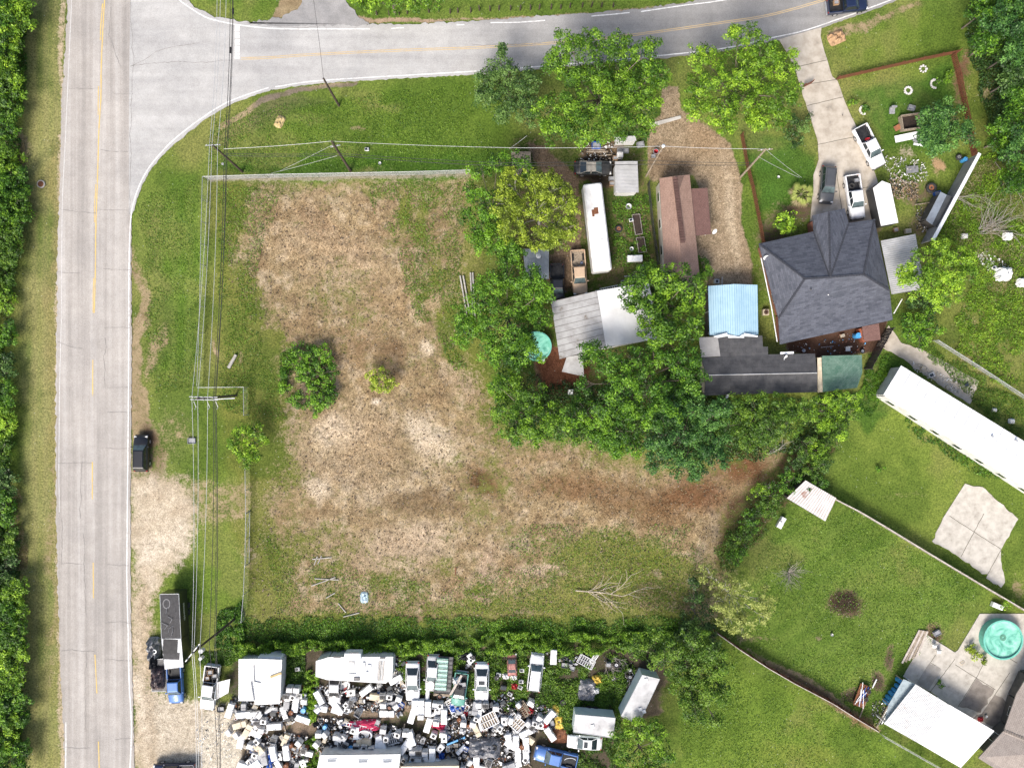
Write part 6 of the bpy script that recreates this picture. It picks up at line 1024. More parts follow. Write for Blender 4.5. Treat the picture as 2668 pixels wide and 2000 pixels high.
def vehicle(name, label, cat, c, head, L_, Wd, kind, pm, roofm=None, glass=True, bedm='black', h=None, sunroof=False, group=None, hoodm=None, mirrors=True):
    t = thing(name, label, cat, W(*c), R(head), group); hl, hw = L_ / 2, Wd / 2; zb = .32
    H_ = h or {'suv': 1.75, 'sedan': 1.45, 'pickup': 1.85}[kind]; belt = {'suv': 1.12, 'sedan': .98, 'pickup': 1.2}[kind]; hood = belt - (.06 if kind != 'pickup' else .04)
    def ring(w_, z0, zt): return [(-w_ * .9, z0), (-w_, z0 + .18), (-w_, zt - .28), (-w_ * .95, zt - .1), (-w_ * .8, zt), (0, zt + .035), (w_ * .8, zt), (w_ * .95, zt - .1), (w_, zt - .28), (w_, z0 + .18), (w_ * .9, z0)]
    end = -hl if kind != 'pickup' else -hl + L_ * .36
    ss = [(hl, .70, hood - .38), (hl - .10, .86, hood - .2), (hl - .32, .96, hood - .1), (hl - .8, 1.0, hood - .03), (hl - L_ * .25, 1, belt), (hl - L_ * .4, 1, belt + .02), (0, 1, belt + .02)]
    if kind == 'pickup': ss += [(end + .02, 1, belt + .02)]
    else: ss += [(-hl + .9, 1, belt + (.04 if kind == 'suv' else -.02)), (-hl + .25, .96, belt - .02), (-hl + .06, .88, belt - .12), (-hl, .74, belt - .3)]
    ss = [s_ for s_ in ss if s_[0] >= end - .01]; m = MB(); loft(m, [(x, ring(hw * f, zb, z)) for x, f, z in ss]); body = m.build('body', pm, t)
    # hood seam and cowl
    m = MB(); m.box((hl - L_ * .25, 0, belt + .03), (.06, Wd * .8, .02)); m.box((hl - .16, 0, hood - .16), (.03, Wd * .72, .03)); m.build('panel_gaps', G['black'], body)
    # cabin
    xf, xr, xft, xrt = {'suv': (hl - L_ * .26, -hl + .12, hl - L_ * .40, -hl + .45), 'sedan': (hl - L_ * .27, -hl + L_ * .13, hl - L_ * .44, -hl + L_ * .31), 'pickup': (hl - L_ * .25, end + .06, hl - L_ * .36, end + .22)}[kind]
    wb, wt = hw * .90, hw * .72; B = [(xr, -wb, belt), (xf, -wb * .97, belt), (xf, wb * .97, belt), (xr, wb, belt)]; Tt = [(xrt, -wt, H_ - .05), (xft, -wt * .97, H_ - .05), (xft, wt * .97, H_ - .05), (xrt, wt, H_ - .05)]
    m = MB(); i_ = .0; rt2 = [(xrt + .12, -wt * .86, H_), (xft - .15, -wt * .84, H_), (xft - .15, wt * .84, H_), (xrt + .12, wt * .86, H_)]
    m.add(B + Tt + rt2, [(0, 1, 5, 4), (1, 2, 6, 5), (2, 3, 7, 6), (3, 0, 4, 7), (4, 5, 9, 8), (5, 6, 10, 9), (6, 7, 11, 10), (7, 4, 8, 11), (8, 9, 10, 11)]); m.build('cabin', roofm or pm, t)
    def pane(nm, a, b, c_, e, ins=.07, off=.012, mt=None):
        P = [Vector(x) for x in (a, b, c_, e)]; cen = sum(P, Vector()) / 4; nrm = (P[1] - P[0]).cross(P[2] - P[0]).normalized()
        if nrm.dot(cen - Vector(((xf + xr) / 2, 0, belt))) < 0: nrm = -nrm
        m_ = MB(); m_.quad(*[x + (cen - x) * ins + nrm * off for x in P]); return m_.build(nm, mt or (G['glass'] if glass else G['black']), t)
    WSG = mat('windscreen_glass', (.10, .14, .14), (.05, .07, .075), 1.2, .08, spec=.8) if glass else G['black']
    pane('windscreen', B[1], B[2], Tt[2], Tt[1], .06, mt=WSG); pane('rear_window', B[3], B[0], Tt[0], Tt[3], .10)
    for sg, (a, b, c_, e) in ((-1, (B[0], B[1], Tt[1], Tt[0])), (1, (B[3], B[2], Tt[2], Tt[3]))):
        a, b, c_, e = map(Vector, (a, b, c_, e)); ks = (0, .5, 1) if kind != 'suv' else (0, .33, .66, 1)
        if kind == 'pickup' and L_ < 5.4: ks = (0, 1)
        for k0, k1 in zip(ks, ks[1:]): pane('side_window', a.lerp(b, k0), a.lerp(b, k1), e.lerp(c_, k1), e.lerp(c_, k0), .12)
    if sunroof: MB().bbox(((xft + xrt) / 2 + .2, 0, H_ + .008), (.5, .8, .02), .01).build('sunroof', G['glass'], t)
    if kind == 'suv':
        for s_ in (-1, 1): MB().tube([Vector((xft - .25, s_ * wt * .8, H_ + .07)), Vector((xrt + .2, s_ * wt * .8, H_ + .07))], .022, 5).build('roof_rail', G['darksteel'], t)
    if kind == 'pickup':
        bl = end - 0.04 + hl; cx = (-hl + end) / 2 - .0; zt = belt + .02; fl = .82; bm = pm; m = MB()
        for s_ in (-1, 1): m.bbox((cx, s_ * (hw - .07), (zb + .1 + zt) / 2 + .05), (bl - .04, .14, zt - zb - .12), .04)
        m.build('bed_side', bm, t) if False else None
        for s_ in (-1, 1): q = MB(); q.bbox((cx, s_ * (hw - .075), (zb + zt) / 2 + .06), (bl, .15, zt - zb - .12), .04); q.build('bed_side', bm, t)
        q = MB(); q.bbox((-hl + .05, 0, (zb + zt) / 2 + .08), (.10, Wd * .86, zt - zb - .14), .03); q.build('tailgate', bm, t)
        q = MB(); q.box((cx, 0, fl), (bl - .16, Wd * .86, .04)); [q.box((cx, y, fl + .03), (bl - .2, .05, .03)) for y in np.linspace(-hw * .7, hw * .7, 9)]; q.box((end - .06, 0, (fl + zt) / 2), (.05, Wd * .84, zt - fl)); q.build('bed_floor', G[bedm] if bedm in G else bedm, t)
        q = MB(); [q.bbox((cx - .1, s_ * (hw - .28), fl + .14), (.9, .26, .26), .08) for s_ in (-1,)]; q.build('wheel_arch', G['black'], t); q = MB(); q.bbox((cx - .1, hw - .28, fl + .14), (.9, .26, .26), .08); q.build('wheel_arch', G['black'], t)
    for x in (hl - L_ * .18, -hl + L_ * .2):
        for s_ in (-1, 1):
            q = MB(); y0, y1 = s_ * (hw - .22), s_ * (hw + .015); q.lathe((0, 0, 0), [(.0, 0)], 3) if False else None; q.cyl((x, y0, .36), (x, y1, .36), .36, n=16); wl = q.build('wheel', G['rubber'], t); q = MB(); q.cyl((x, y1 - s_ * .01, .36), (x, y1 + s_ * .012, .36), .22, n=12); q.build('rim', G['chrome'], wl)
    for s_ in (-1, 1):
        q = MB(); q.bbox((hl - .18, s_ * hw * .74, hood - .22), (.24, .36, .16), .05, s_ * .25 * -1); q.build('headlight', G['lamp'], t)
        q = MB(); q.bbox((-hl + .05, s_ * hw * .82, belt - .28), (.14, .18, .32), .04); q.build('taillight', G['redlamp'], t)
        if mirrors: q = MB(); q.bbox((xf - .25, s_ * (hw + .10), belt + .06), (.16, .26, .17), .05); q.build('mirror', pm, t)
    q = MB(); q.bbox((hl + .0, 0, .5), (.2, Wd * .9, .24), .07); q.build('bumper', G['darksteel'] if kind == 'pickup' else pm, t); q = MB(); q.bbox((-hl - .02, 0, .5), (.18, Wd * .9, .22), .06); q.build('bumper', G['steel'] if kind == 'pickup' else pm, t)
    q = MB(); q.box((hl - .06, 0, hood - .34), (.06, Wd * .5, .18)); q.build('grille', G['black'], t)
    if kind != 'sedan' or True:
        for s_ in (-.25, .25): q = MB(); q.tube([Vector((xf + .02, s_ * hw * 1.4, belt + .05)), Vector((xf - .22, s_ * hw * 1.4 - .35, belt + .22))], .014, 4); q.build('wiper', G['black'], t)
    return t
V_ = vehicle
V_('pickup_truck', 'dark navy pickup driving on the side road at the top edge', 'pickup', (2201, 21), 6, 5.3, 1.95, 'pickup', PNV)
V_('pickup_truck', 'white pickup with empty black bed parked slantwise on the driveway', 'pickup', (2258, 387), -63, 5.9, 2.0, 'pickup', PW)
V_('parked_car', 'dark grey sport utility car parked on the driveway beside the palm', 'car', (2150, 485), -95, 4.85, 1.95, 'suv', PGR, group=None)
tk = V_('pickup_truck', 'white work pickup with spare tyre in its bed, nose under the hipped roof', 'pickup', (2220, 517), -81.5, 5.8, 2.0, 'pickup', PW)
V_('parked_car', 'black sport utility car parked alone on the verge of the main road', 'car', (375, 1179), 90, 4.7, 1.95, 'suv', PBK)
V_('old_car', 'weathered black sedan with dusty grey roof above the long white trailer', 'car', (1544, 441), 0, 4.85, 1.9, 'sedan', POB, roofm=mat('dusty_roof', (.30, .28, .24), (.16, .15, .13), 2.5, .7, c3=(.09, .085, .08)))
V_('pickup_truck', 'tan old pickup with wooden plank bed above the grey membrane roof', 'pickup', (1507, 712), -86, 5.9, 1.95, 'pickup', PTN, bedm='wood')
V_('pickup_truck', 'black pickup partly under the tree left of the tan pickup', 'pickup', (1451, 742), -89, 5.3, 1.9, 'pickup', PBK)
V_('pickup_truck', 'faded blue pickup hitched below the long black trailer', 'pickup', (464, 1774), -87, 5.2, 1.95, 'pickup', PBL)
V_('pickup_truck', 'white old pickup with junk filled black bed at the junkyard entrance', 'pickup', (553, 1784), -98, 5.9, 1.95, 'pickup', PW)
V_('pickup_truck', 'dark blue pickup cut by the bottom edge beside the main road', 'pickup', (461, 2000), 181, 5.5, 1.95, 'pickup', PNV)
V_('wrecked_car', 'white sedan with torn foil over its rear glass, left in the wreck row', 'car', (1077, 1768), -90, 5.0, 1.9, 'sedan', PW)
V_('wrecked_car', 'scuffed silver white sedan second in the wreck row', 'car', (1128, 1747), -94, 4.7, 1.75, 'sedan', PSV, roofm=PW)
V_('wrecked_car', 'faded green pickup wreck heaped with scrap, no cab roof left', 'pickup', (1199, 1788), -98, 4.5, 1.85, 'pickup', PGN, roofm=G['black'], h=1.35, bedm='black')
V_('wrecked_car', 'white sedan with dark sunroof, right in the wreck row', 'car', (1256, 1770), -91, 4.95, 1.9, 'sedan', PW, sunroof=True)
V_('wrecked_car', 'little rusty pink car sunk in the weeds', 'car', (1334, 1724), 92, 2.9, 1.3, 'sedan', PPK, h=1.25, mirrors=False)
V_('wrecked_car', 'white sport utility wreck standing in bright weeds with panelled roof', 'car', (1395, 1746), 83, 4.95, 1.85, 'suv', PW)
V_('wrecked_car', 'white sedan with dark rear deck beside the silver box trailer', 'car', (1522, 1927), 176, 4.4, 1.75, 'sedan', PW, sunroof=True)
V_('pickup_truck', 'bright blue pickup with hoop in its bed below the white sedan', 'pickup', (1447, 1964), 167, 5.7, 1.9, 'pickup', PBL)
V_('wrecked_car', 'grey stripped car body under the left end of the white camper', 'car', (876, 1788), -92, 4.0, 1.75, 'sedan', PSV, glass=False)
# ---------------------------------------------------------------- trailers
def box_trailer(name, label, roofpts, z, rm, wm, cat='trailer', vents=(), wheels=True, group=None, z0=.6):
    c = (sum(p[0] for p in roofpts) / 4, sum(p[1] for p in roofpts) / 4); o = W(*c); t = thing(name, label, cat, o, 0, group); P = [W(u, v, z) - o for u, v in roofpts]; m = MB(); m.prism([p * 1 for p in P], z0, z - .02); m.build('body', wm, t)
    m = MB(); m.prism(P, z - .018, z + .03); m.build('roof', rm, t); m = MB(); m.tube([Vector((p.x, p.y, z + .03)) for p in P + P[:1]], .04, 5); m.build('roof_trim', G['steel'], t)
    for u, v in vents: w_ = W(u, v, z) - o; m = MB(); m.bbox((w_.x, w_.y, z + .1), (.45, .45, .14), .04, .3); m.build('roof_vent', G['enamel'], t)
    if wheels:
        a, b = P[0], P[1]; e1 = (P[1] - P[0]); e2 = (P[3] - P[0]); lg, sh_ = (e1, e2) if e1.length > e2.length else (e2, e1); base = P[0]
        for k in (.4, .56):
            for s_ in (.03, .97): q = base + lg * k + sh_ * s_; dr = sh_.normalized() * .12; m = MB(); m.cyl((q.x - dr.x, q.y - dr.y, .38), (q.x + dr.x, q.y + dr.y, .38), .38, n=14); m.build('wheel', G['rubber'], t)
    return t, o
ROOFM = mat('stained_alloy_roof', (.52, .52, .52), (.36, .36, .36), .45, .45, .2, c3=(.2, .2, .2)); WB = mat('pale_blue_white_side', (.58, .66, .66), (.46, .54, .55), .8, .5)
box_trailer('box_trailer', 'tilted grey roofed box trailer half under the corner tree', [(1673, 1757), (1719, 1768), (1663, 1886), (1618, 1864)], 3.2, ROOFM, WB, vents=[(1683, 1770), (1668, 1846), (1678, 1852)])
box_trailer('box_trailer', 'silver roofed box trailer standing straight beside the white sedan', [(1499, 1860), (1603, 1869), (1597, 1921), (1494, 1906)], 3.1, ROOFM, WB, vents=[(1544, 1890)])
t, o = box_trailer('semi_trailer', 'long black trailer with tarpaulin roof and ghostly white ring mark, beside the main road', [(417, 1547), (466, 1546), (472, 1663), (421, 1663)], 3.3, G['tarp'], paint('black_trailer_side', (.018, .018, .02)), z0=.8)
m = MB(); c_ = W(*t9(1078, 595), 3.35) - o; m.ring((c_.x, c_.y, 3.34), .38, .48, 0, .012, 24, 1.35); m.build('ring_mark', mat('grey_print', (.15, .15, .155), (.10, .10, .105), 2, .5), t)
for (x, y) in ((1075, 660), (1100, 720), (1090, 780), (1065, 760), (1110, 800)): p = W(*t9(x, y), 3.45) - o; m = MB(); m.tube([p, p + Vector((random.uniform(-.5, .5), .5, .02)), p + Vector((random.uniform(-.8, .8), .9, 0))], .03, 5); m.build('tarp_fold', G['greytarp'], t)
def text(s_, name, parent, loc, rot, size, m):
    cu = bpy.data.curves.new(name, 'FONT'); cu.body = s_; cu.size = size; cu.align_x = 'CENTER'; cu.align_y = 'CENTER'; cu.extrude = .004; tmp = bpy.data.objects.new(name, cu); COL.objects.link(tmp)
    bpy.context.view_layer.update(); me = bpy.data.meshes.new_from_object(tmp.evaluated_get(bpy.context.evaluated_depsgraph_get())); bpy.data.objects.remove(tmp); me.name = name; me.materials.clear(); me.materials.append(m)
    o_ = bpy.data.objects.new(name, me); link(o_, parent); o_.location = loc; o_.rotation_euler = rot; KIDS.setdefault(parent.name, []).append(o_); return o_
for k in range(26): m = MB(); a = W(467.5 + k * .12, 1570 + k * 1.75, 2.4) - o; m.box((a.x + .55, a.y, 2.4), (.03, .06, random.uniform(.15, .45))); m.build('side_mark', G['steel'], t)
# white cab-over nose with roof well at the trailer's lower end
t, o = box_trailer('camper_trailer', 'white round nosed trailer end with black roof well in front of the black tarpaulin', [(421, 1665), (472, 1664), (478, 1736), (430, 1742)], 3.3, G['whitemetal'], MATS['black_trailer_side'], z0=.9, wheels=False)
m = MB(); c_ = W(444, 1683, 3.3) - o; m.bbox((c_.x, c_.y, 3.34), (1.9, 1.9, .08), .2, -.05); m.build('roof_well', G['black'], t); m = MB(); c_ = W(447, 1708, 3.3) - o; m.bbox((c_.x, c_.y, 3.34), (2.1, .9, .06), .1, -.03); m.build('windscreen_cover', G['tarp'], t)
t, o = box_trailer('cargo_trailer', 'small low trailer heaped under dark maroon tarpaulin beside the black trailer', [(393, 1718), (434, 1714), (437, 1800), (396, 1800)], 1.0, G['darksteel'], G['black'], z0=.4)
def lump(c, sz, m_, parent=None, name='tarp_heap', amp=.12, n=14, seed=None):
    """crumpled covered heap: a dome grid with folds"""
    r_ = np.random.default_rng(seed if seed is not None else random.randint(0, 9999)); m = MB(); vs = []; k = n; ph = r_.random(6) * 6
    for i in range(k + 1):
        for j in range(k + 1):
            a, b = i / k * 2 - 1, j / k * 2 - 1; e = max(abs(a), abs(b)); z = (1 - e ** 4) * sz[2]; z += amp * sz[2] * (math.sin(a * 7 + ph[0] + b * 3) + math.sin(b * 9 + ph[1] - a * 4) * .7 + r_.normal() * .5) * (1 - e ** 3)
            rr = 1 - .12 * (a * a * b * b); vs.append((c[0] + a * sz[0] / 2 * rr + r_.normal() * .02, c[1] + b * sz[1] / 2 * rr + r_.normal() * .02, c[2] + max(z, 0)))
    m.add(vs, [(i * (k + 1) + j, i * (k + 1) + k + 1 + j, i * (k + 1) + k + 2 + j, i * (k + 1) + j + 1) for i in range(k) for j in range(k)]); return m.build(name, m_, parent)
c_ = W(412, 1765, 1.1) - o; lump((c_.x, c_.y, 1.0), (1.9, 3.2, 1.0), mat('maroon_black_tarpaulin', (.075, .05, .052), (.025, .022, .024), 2.2, .35, bmp=.7), t, amp=.16)
c_ = W(399, 1728, 1.1) - o; lump((c_.x, c_.y, 1.0), (1.0, 1.6, .7), G['tarp'], t, amp=.2)
c_ = W(404, 1690, 0) - o; lump((c_.x, c_.y, .1), (1.8, 3.4, 1.0), G['grey'], t, 'junk_heap', amp=.35)
w_ = W(*t9(1000, 905), 1.4) - o; m = MB(); m.ring((w_.x, w_.y, 1.3), .16, .28, 0, .1, 14); m.build('toilet_seat', G['enamel'], t)
# sheet leaning on the white pickup
m = MB(); P = [W(*z1(238, 465), 1.2), W(*z1(425, 418), 1.0), W(*z1(400, 610), .9), W(*z1(240, 700), 1.2)]; o_ = P[0].copy(); m.quad(*[p - o_ for p in P]); m.quad(*[p - o_ - Vector((0, 0, .03)) for p in P[::-1]]); q = m.build('metal_sheet', G['dirtywhite']); q.location = o_; tag(q, 'speckled white sheet propped against the junkyard entrance pickup', 'metal sheet')
# green rack trailer, grey tarp heap
t = thing('rack_trailer', 'flat trailer of pale green panels under a black bar rack in the wreck row', 'trailer', W(1157, 1753), R(-4)); MB().bbox((0, 0, .7), (2.3, 5.0, .16), .04).build('deck', G['darksteel'], t); m = MB(); m.bbox((-.25, .2, .95), (1.5, 4.2, .3), .04); m.build('green_panel', mat('pale_green_glass', (.42, .62, .52), (.30, .5, .42), 1.5, .3), t)
for k in range(8): y = -2 + k * .6; MB().box((0, y, 1.25), (2.3, .07, .07)).build('rack_bar', G['black'], t)
for s_ in (-1.1, 1.1): MB().box((s_, 0, 1.2), (.07, 4.9, .07)).build('rack_rail', G['black'], t)
MB().box((0, -2.55, .85), (2.3, .3, .12)).build('tail_board', G['wood'], t)
for x in (-1.15, 1.15): MB().cyl((x - .1, -.3, .36), (x + .1, -.3, .36), .36, n=14).build('wheel', G['rubber'], t)
o_ = lump((0, 0, 0), (4.6, 2.9, 1.2), G['greytarp'], None, 'covered_heap', .16, 20, 5); o_.location = W(1262, 1945); tag(o_, 'big heap under shiny grey tarpaulin near the bottom of the junkyard', 'covered heap')
o_ = lump((0, 0, 0), (2.4, 1.6, .8), G['tarp'], None, 'covered_heap', .25, 12, 8); o_.location = W(*z1(1300, 860)); tag(o_, 'black covered heap right of the white shed', 'covered heap')
for a, sz, g_, lb, nm in ((z2(1300, 1045), (2.0, 1.1, .6), 'pink', 'bright pink cloth bundle in the middle of the junk', 'cloth_bundle'), (z2(260, 1060), (4.3, 1.6, .5), 'pink', 'crimson plastic sheet with a ladder lying on it', 'plastic_sheet'), (z2(1560, 790), (2.2, 1.5, .7), 'bluetarp', 'crumpled blue tarpaulin below the green wreck', 'tarpaulin'), (z1(985, 1560), (1.1, 3.0, .5), 'bluetarp', 'long blue tarpaulin in the lower left scrap heap', 'tarpaulin'), (z2(60, 1290), (2.6, 1.6, .6), 'tarp', 'dark covered hump between washers near the bottom trailer', 'covered heap'),
                        (z2(610, 1450), (2.4, 1.5, .6), 'tarp', 'black folded cover over the bottom trailer edge', 'covered heap'), (z3(1290, 550), (2.6, 3.0, .8), 'greytarp', 'grey and brown rag heap in the weeds by the old wheels', 'rag heap'), (z3(1430, 420), (1.5, 1.2, .5), 'yellow', 'mustard coloured crumpled sheet in the weeds', 'plastic sheet'), (z2(1650, 90), (1.8, 1.3, .5), 'tarp', 'black rag heap at the hedge behind the green wreck', 'rag heap'), (z2(1340, 1480), (.9, 1.1, .5), 'bluetarp', 'small blue bundle near the bottom trailer', 'tarpaulin'), (z2(1780, 1600), (2.4, 1.0, .5), 'tarp', 'dark slate bag at the bottom edge', 'covered heap'),
                        (z3(930, 1130), (2.6, 2.0, .25), 'rust', 'rust brown rotten mattress above the blue pickup', 'mattress'), (z3(940, 960), (1.3, 1.9, .3), 'yellow', 'ochre foam slab below the weeds', 'foam slab'), (z3(900, 800), (1.2, 1.5, .3), 'yellow', 'ochre rusty slab at the weeds edge', 'foam slab')):
    o_ = lump((0, 0, 0), sz, G[g_], None, nm.replace(' ', '_'), .22, 12); p = W(*a); o_.location = (p.x, p.y, .1); o_.rotation_euler = (0, 0, random.uniform(-.2, .2)); tag(o_, lb, nm.replace('_', ' ') if '_' in nm else nm)

# ================================================================ JUNK KINDS (built once, copied many times)
OUT = (0, 0, -50)
def K_washer(m1='enamel', lid=True):
    t = thing('washing_machine', 'x', 'washing machine'); MB().bbox((0, 0, .48), (.70, .68, .94), .03).build('cabinet', G[m1], t); q = MB().bbox((0, .27, 1.0), (.68, .14, .14), .03).build('control_panel', G['grey'], t); MB().cyl((.18, .24, 1.07), (.18, .24, 1.10), .045).build('knob', G['black'], q)
    if lid: MB().bbox((0, -.06, .965), (.50, .48, .03), .012).build('lid', G['white'], t)
    else: MB().ring((0, -.05, .95), .20, .27, 0, .03, 18).build('tub_ring', G['steel'], t); MB().cyl((0, -.05, .952), (0, -.05, .958), .20, n=18).build('tub_opening', G['black'], t)
    return t
def K_dryer():
    t = thing('clothes_dryer', 'x', 'dryer'); MB().bbox((0, 0, .36), (.70, .98, .70), .03).build('cabinet', G['enamel'], t); MB().ring((0, 0, .71), .19, .25, 0, .04, 18).build('door_ring', G['chrome'], t); MB().cyl((0, 0, .71), (0, 0, .725), .19, n=18).build('door_glass', G['glass'], t); return t
def K_fridge(m1='enamel'):
    t = thing('refrigerator', 'x', 'refrigerator'); MB().bbox((0, 0, .36), (.74, 1.72, .70), .03).build('cabinet', G[m1], t); MB().bbox((0, -.32, .735), (.70, 1.04, .06), .02).build('door', G['whitemetal'] if m1 == 'enamel' else G[m1], t); MB().bbox((0, .55, .735), (.70, .56, .06), .02).build('freezer_door', G['whitemetal'] if m1 == 'enamel' else G[m1], t)
    MB().bbox((.28, .1, .79), (.04, .4, .04), .01).build('handle', G['grey'], t); return t
def K_stove():
    t = thing('cooking_stove', 'x', 'stove'); MB().bbox((0, 0, .44), (.74, .66, .88), .02).build('cabinet', G['enamel'], t); MB().bbox((0, -.02, .885), (.70, .56, .03), .01).build('cooktop', G['black'], t)
    for a in (-.18, .18):
        for b in (-.16, .14): MB().ring((a, b, .90), .05, .095, 0, .02, 12).build('burner', G['darksteel'], t)
    MB().bbox((0, .31, 1.0), (.72, .08, .2), .02).build('back_panel', G['grey'], t); return t
def K_heater():
    t = thing('water_heater', 'x', 'water heater'); MB().cyl((0, -.7, .27), (0, .7, .27), .27, n=16).build('tank', G['enamel'], t); MB().cyl((0, .7, .27), (0, .73, .27), .24, .18, 16).build('end_cap', G['darksteel'], t); MB().cyl((.1, .72, .3), (.1, .86, .3), .025).build('pipe', G['rust'], t); return t
def K_tyre(rim='chrome'):
    t = thing('wheel_unit', 'x', 'wheel'); MB().lathe((0, 0, .02), [(.20, .0), (.33, 0), (.36, .10), (.33, .2), (.21, .2), (.20, .02)], 18).build('tyre', G['rubber'], t); r_ = MB(); r_.cyl((0, 0, .08), (0, 0, .13), .20, n=14); rm = r_.build('rim', G[rim], t); MB().cyl((0, 0, .13), (0, 0, .17), .06).build('hub', G['darksteel'], rm); return t
def K_tyreonly():
    t = thing('tyre_casing', 'x', 'tyre'); MB().lathe((0, 0, .02), [(.19, .0), (.33, 0), (.37, .11), (.33, .22), (.21, .22), (.19, .02)], 18).build('tyre', G['rubber'], t); return t
def K_drum(m1):
    t = thing('drum', 'x', 'barrel'); MB().cyl((0, 0, 0), (0, 0, .88), .29, n=16).build('shell', G[m1], t); MB().ring((0, 0, .88), .26, .30, 0, .03, 16).build('rim', G[m1], t); MB().cyl((.15, 0, .88), (.15, 0, .91), .04).build('bung', G['white'], t); return t
def K_box(m1, nm='crate', sz=(.6, .5, .4)):
    t = thing(nm, 'x', 'box'); x, y, z = sz; m = MB(); m.box((0, 0, .03), (x, y, .04)); [m.box((s_ * x / 2, 0, z / 2), (.03, y, z)) for s_ in (-1, 1)]; [m.box((0, s_ * y / 2, z / 2), (x, .03, z)) for s_ in (-1, 1)]; m.build('shell', G[m1], t); MB().box((0, 0, z * .5), (x * .88, y * .88, z * .4)).build('contents', G['grey'], t); return t
def K_tv():
    t = thing('television', 'x', 'television'); MB().bbox((0, 0, .22), (.72, .5, .44), .04).build('casing', G['darksteel'], t); MB().bbox((0, 0, .45), (.58, .38, .03), .02).build('screen', G['glass'], t); return t
def K_mower():
    t = thing('lawn_mower', 'x', 'mower'); MB().bbox((0, 0, .2), (.55, .7, .18), .07).build('deck', G['red'], t); MB().lathe((0, .05, .3), [(.15, 0), (.15, .18), (.08, .22), (0, .22)], 12).build('engine', G['black'], t); m = MB(); m.tube([Vector((-.22, -.3, .25)), Vector((-.22, -1.1, .8)), Vector((.22, -1.1, .8)), Vector((.22, -.3, .25))], .02, 5); m.build('handle', G['steel'], t)
    for a in (-.28, .28):
        for b in (-.26, .26): MB().cyl((a - .03, b, .12), (a + .03, b, .12), .12, n=10).build('wheel', G['rubber'], t)
    return t
def K_bike():
    t = thing('bicycle_frame', 'x', 'bicycle')
    for x in (-.5, .5): MB().ring((x, 0, .06), .29, .33, 0, .03, 20).build('wheel', G['rubber'], t)
    m = MB(); m.tube([Vector((-.5, 0, .1)), Vector((-.1, .22, .12)), Vector((.35, .25, .12)), Vector((.5, 0, .1))], .025, 5); m.tube([Vector((-.1, .22, .12)), Vector((0, -.15, .12)), Vector((.35, .25, .12))], .025, 5); m.build('frame', G['red'], t); MB().bbox((-.14, .34, .14), (.22, .12, .06), .03).build('saddle', G['black'], t); return t
def K_chair():
    t = thing('plastic_chair', 'x', 'chair'); MB().bbox((0, 0, .42), (.5, .48, .05), .02).build('seat', G['white'], t); MB().bbox((0, .25, .68), (.5, .05, .5), .02).build('backrest', G['white'], t)
    for a in (-.21, .21):
        for b in (-.2, .2): MB().cyl((a, b, 0), (a, b, .42), .025, n=6).build('leg', G['white'], t)
    return t
def K_rack(m1='white', fill='wood', sz=(1.9, 1.1), n=7):
    t = thing('slatted_rack', 'x', 'rack'); x, y = sz; m = MB(); [m.box((s_ * x / 2, 0, .12), (.08, y, .16)) for s_ in (-1, 1)]; [m.box((0, s_ * y / 2, .12), (x, .08, .16)) for s_ in (-1, 1)]; m.build('frame', G[m1], t)
    for i in range(n): MB().box((-x / 2 + (i + .5) * x / n, 0, .14), (.07, y, .1)).build('slat', G[m1], t)
    MB().box((0, 0, .14), (x, .06, .1)).build('middle_rail', G[m1], t); MB().box((0, 0, .03), (x * .96, y * .94, .03)).build('backing', G[fill], t); return t
def K_bag(m1='tarp'): return tag(lump((0, 0, 0), (.9, .8, .5), G[m1], None, 'rubbish_bag', .25, 8), 'x', 'bag')
def K_bucket(m1):
    t = thing('bucket', 'x', 'bucket'); MB().lathe((0, 0, 0), [(.0, .0), (.12, 0), (.16, .36), (.17, .36), (.15, .34), (.11, .03), (0, .03)], 14).build('shell', G[m1], t); MB().ring((0, 0, .35), .15, .18, 0, .02, 14).build('rim', G['steel'], t); return t
def K_ac():
    t = thing('air_conditioner', 'x', 'air conditioner'); MB().bbox((0, 0, .35), (.8, .8, .68), .05).build('casing', G['cream'], t); MB().ring((0, 0, .70), .26, .31, 0, .03, 20).build('fan_ring', G['darksteel'], t); MB().cyl((0, 0, .69), (0, 0, .705), .26, n=20).build('fan_well', G['rust'], t); m = MB(); [m.box((0, 0, .72), (.5, .07, .02), k * 1.047) for k in range(3)]; m.build('fan_blades', G['black'], t); return t
def K_sink():
    t = thing('bath_tub', 'x', 'bathtub'); m = MB(); P = [(.38, .85), (-.38, .85), (-.38, -.85), (.38, -.85)]; m.ring((0, 0, 0), .50, .62, 0.05, .5, 20, 1.5); m.build('rim', G['enamel'], t); MB().lathe((0, 0, .1), [(.0, 0), (.5, 0.02)], 20).build('basin', G['enamel'], t); return t
def K_ladder():
    t = thing('ladder', 'x', 'ladder'); [MB().box((s_ * .2, 0, .05), (.06, 3.4, .09)).build('rail', G['whitemetal'], t) for s_ in (-1, 1)]; [MB().box((0, -1.5 + k * .33, .05), (.4, .06, .05)).build('rung', G['whitemetal'], t) for k in range(10)]; return t
def K_plank(m1='wood', ln=2.2): o_ = MB().bbox((0, 0, .05), (ln, .16, .06), .01).build('plank', G[m1]); return tag(o_, 'x', 'plank')
def K_pipe(m1='steel', ln=2.4): o_ = MB().cyl((-ln / 2, 0, .06), (ln / 2, 0, .06), .05, n=8).build('pipe', G[m1]); return tag(o_, 'x', 'pipe')
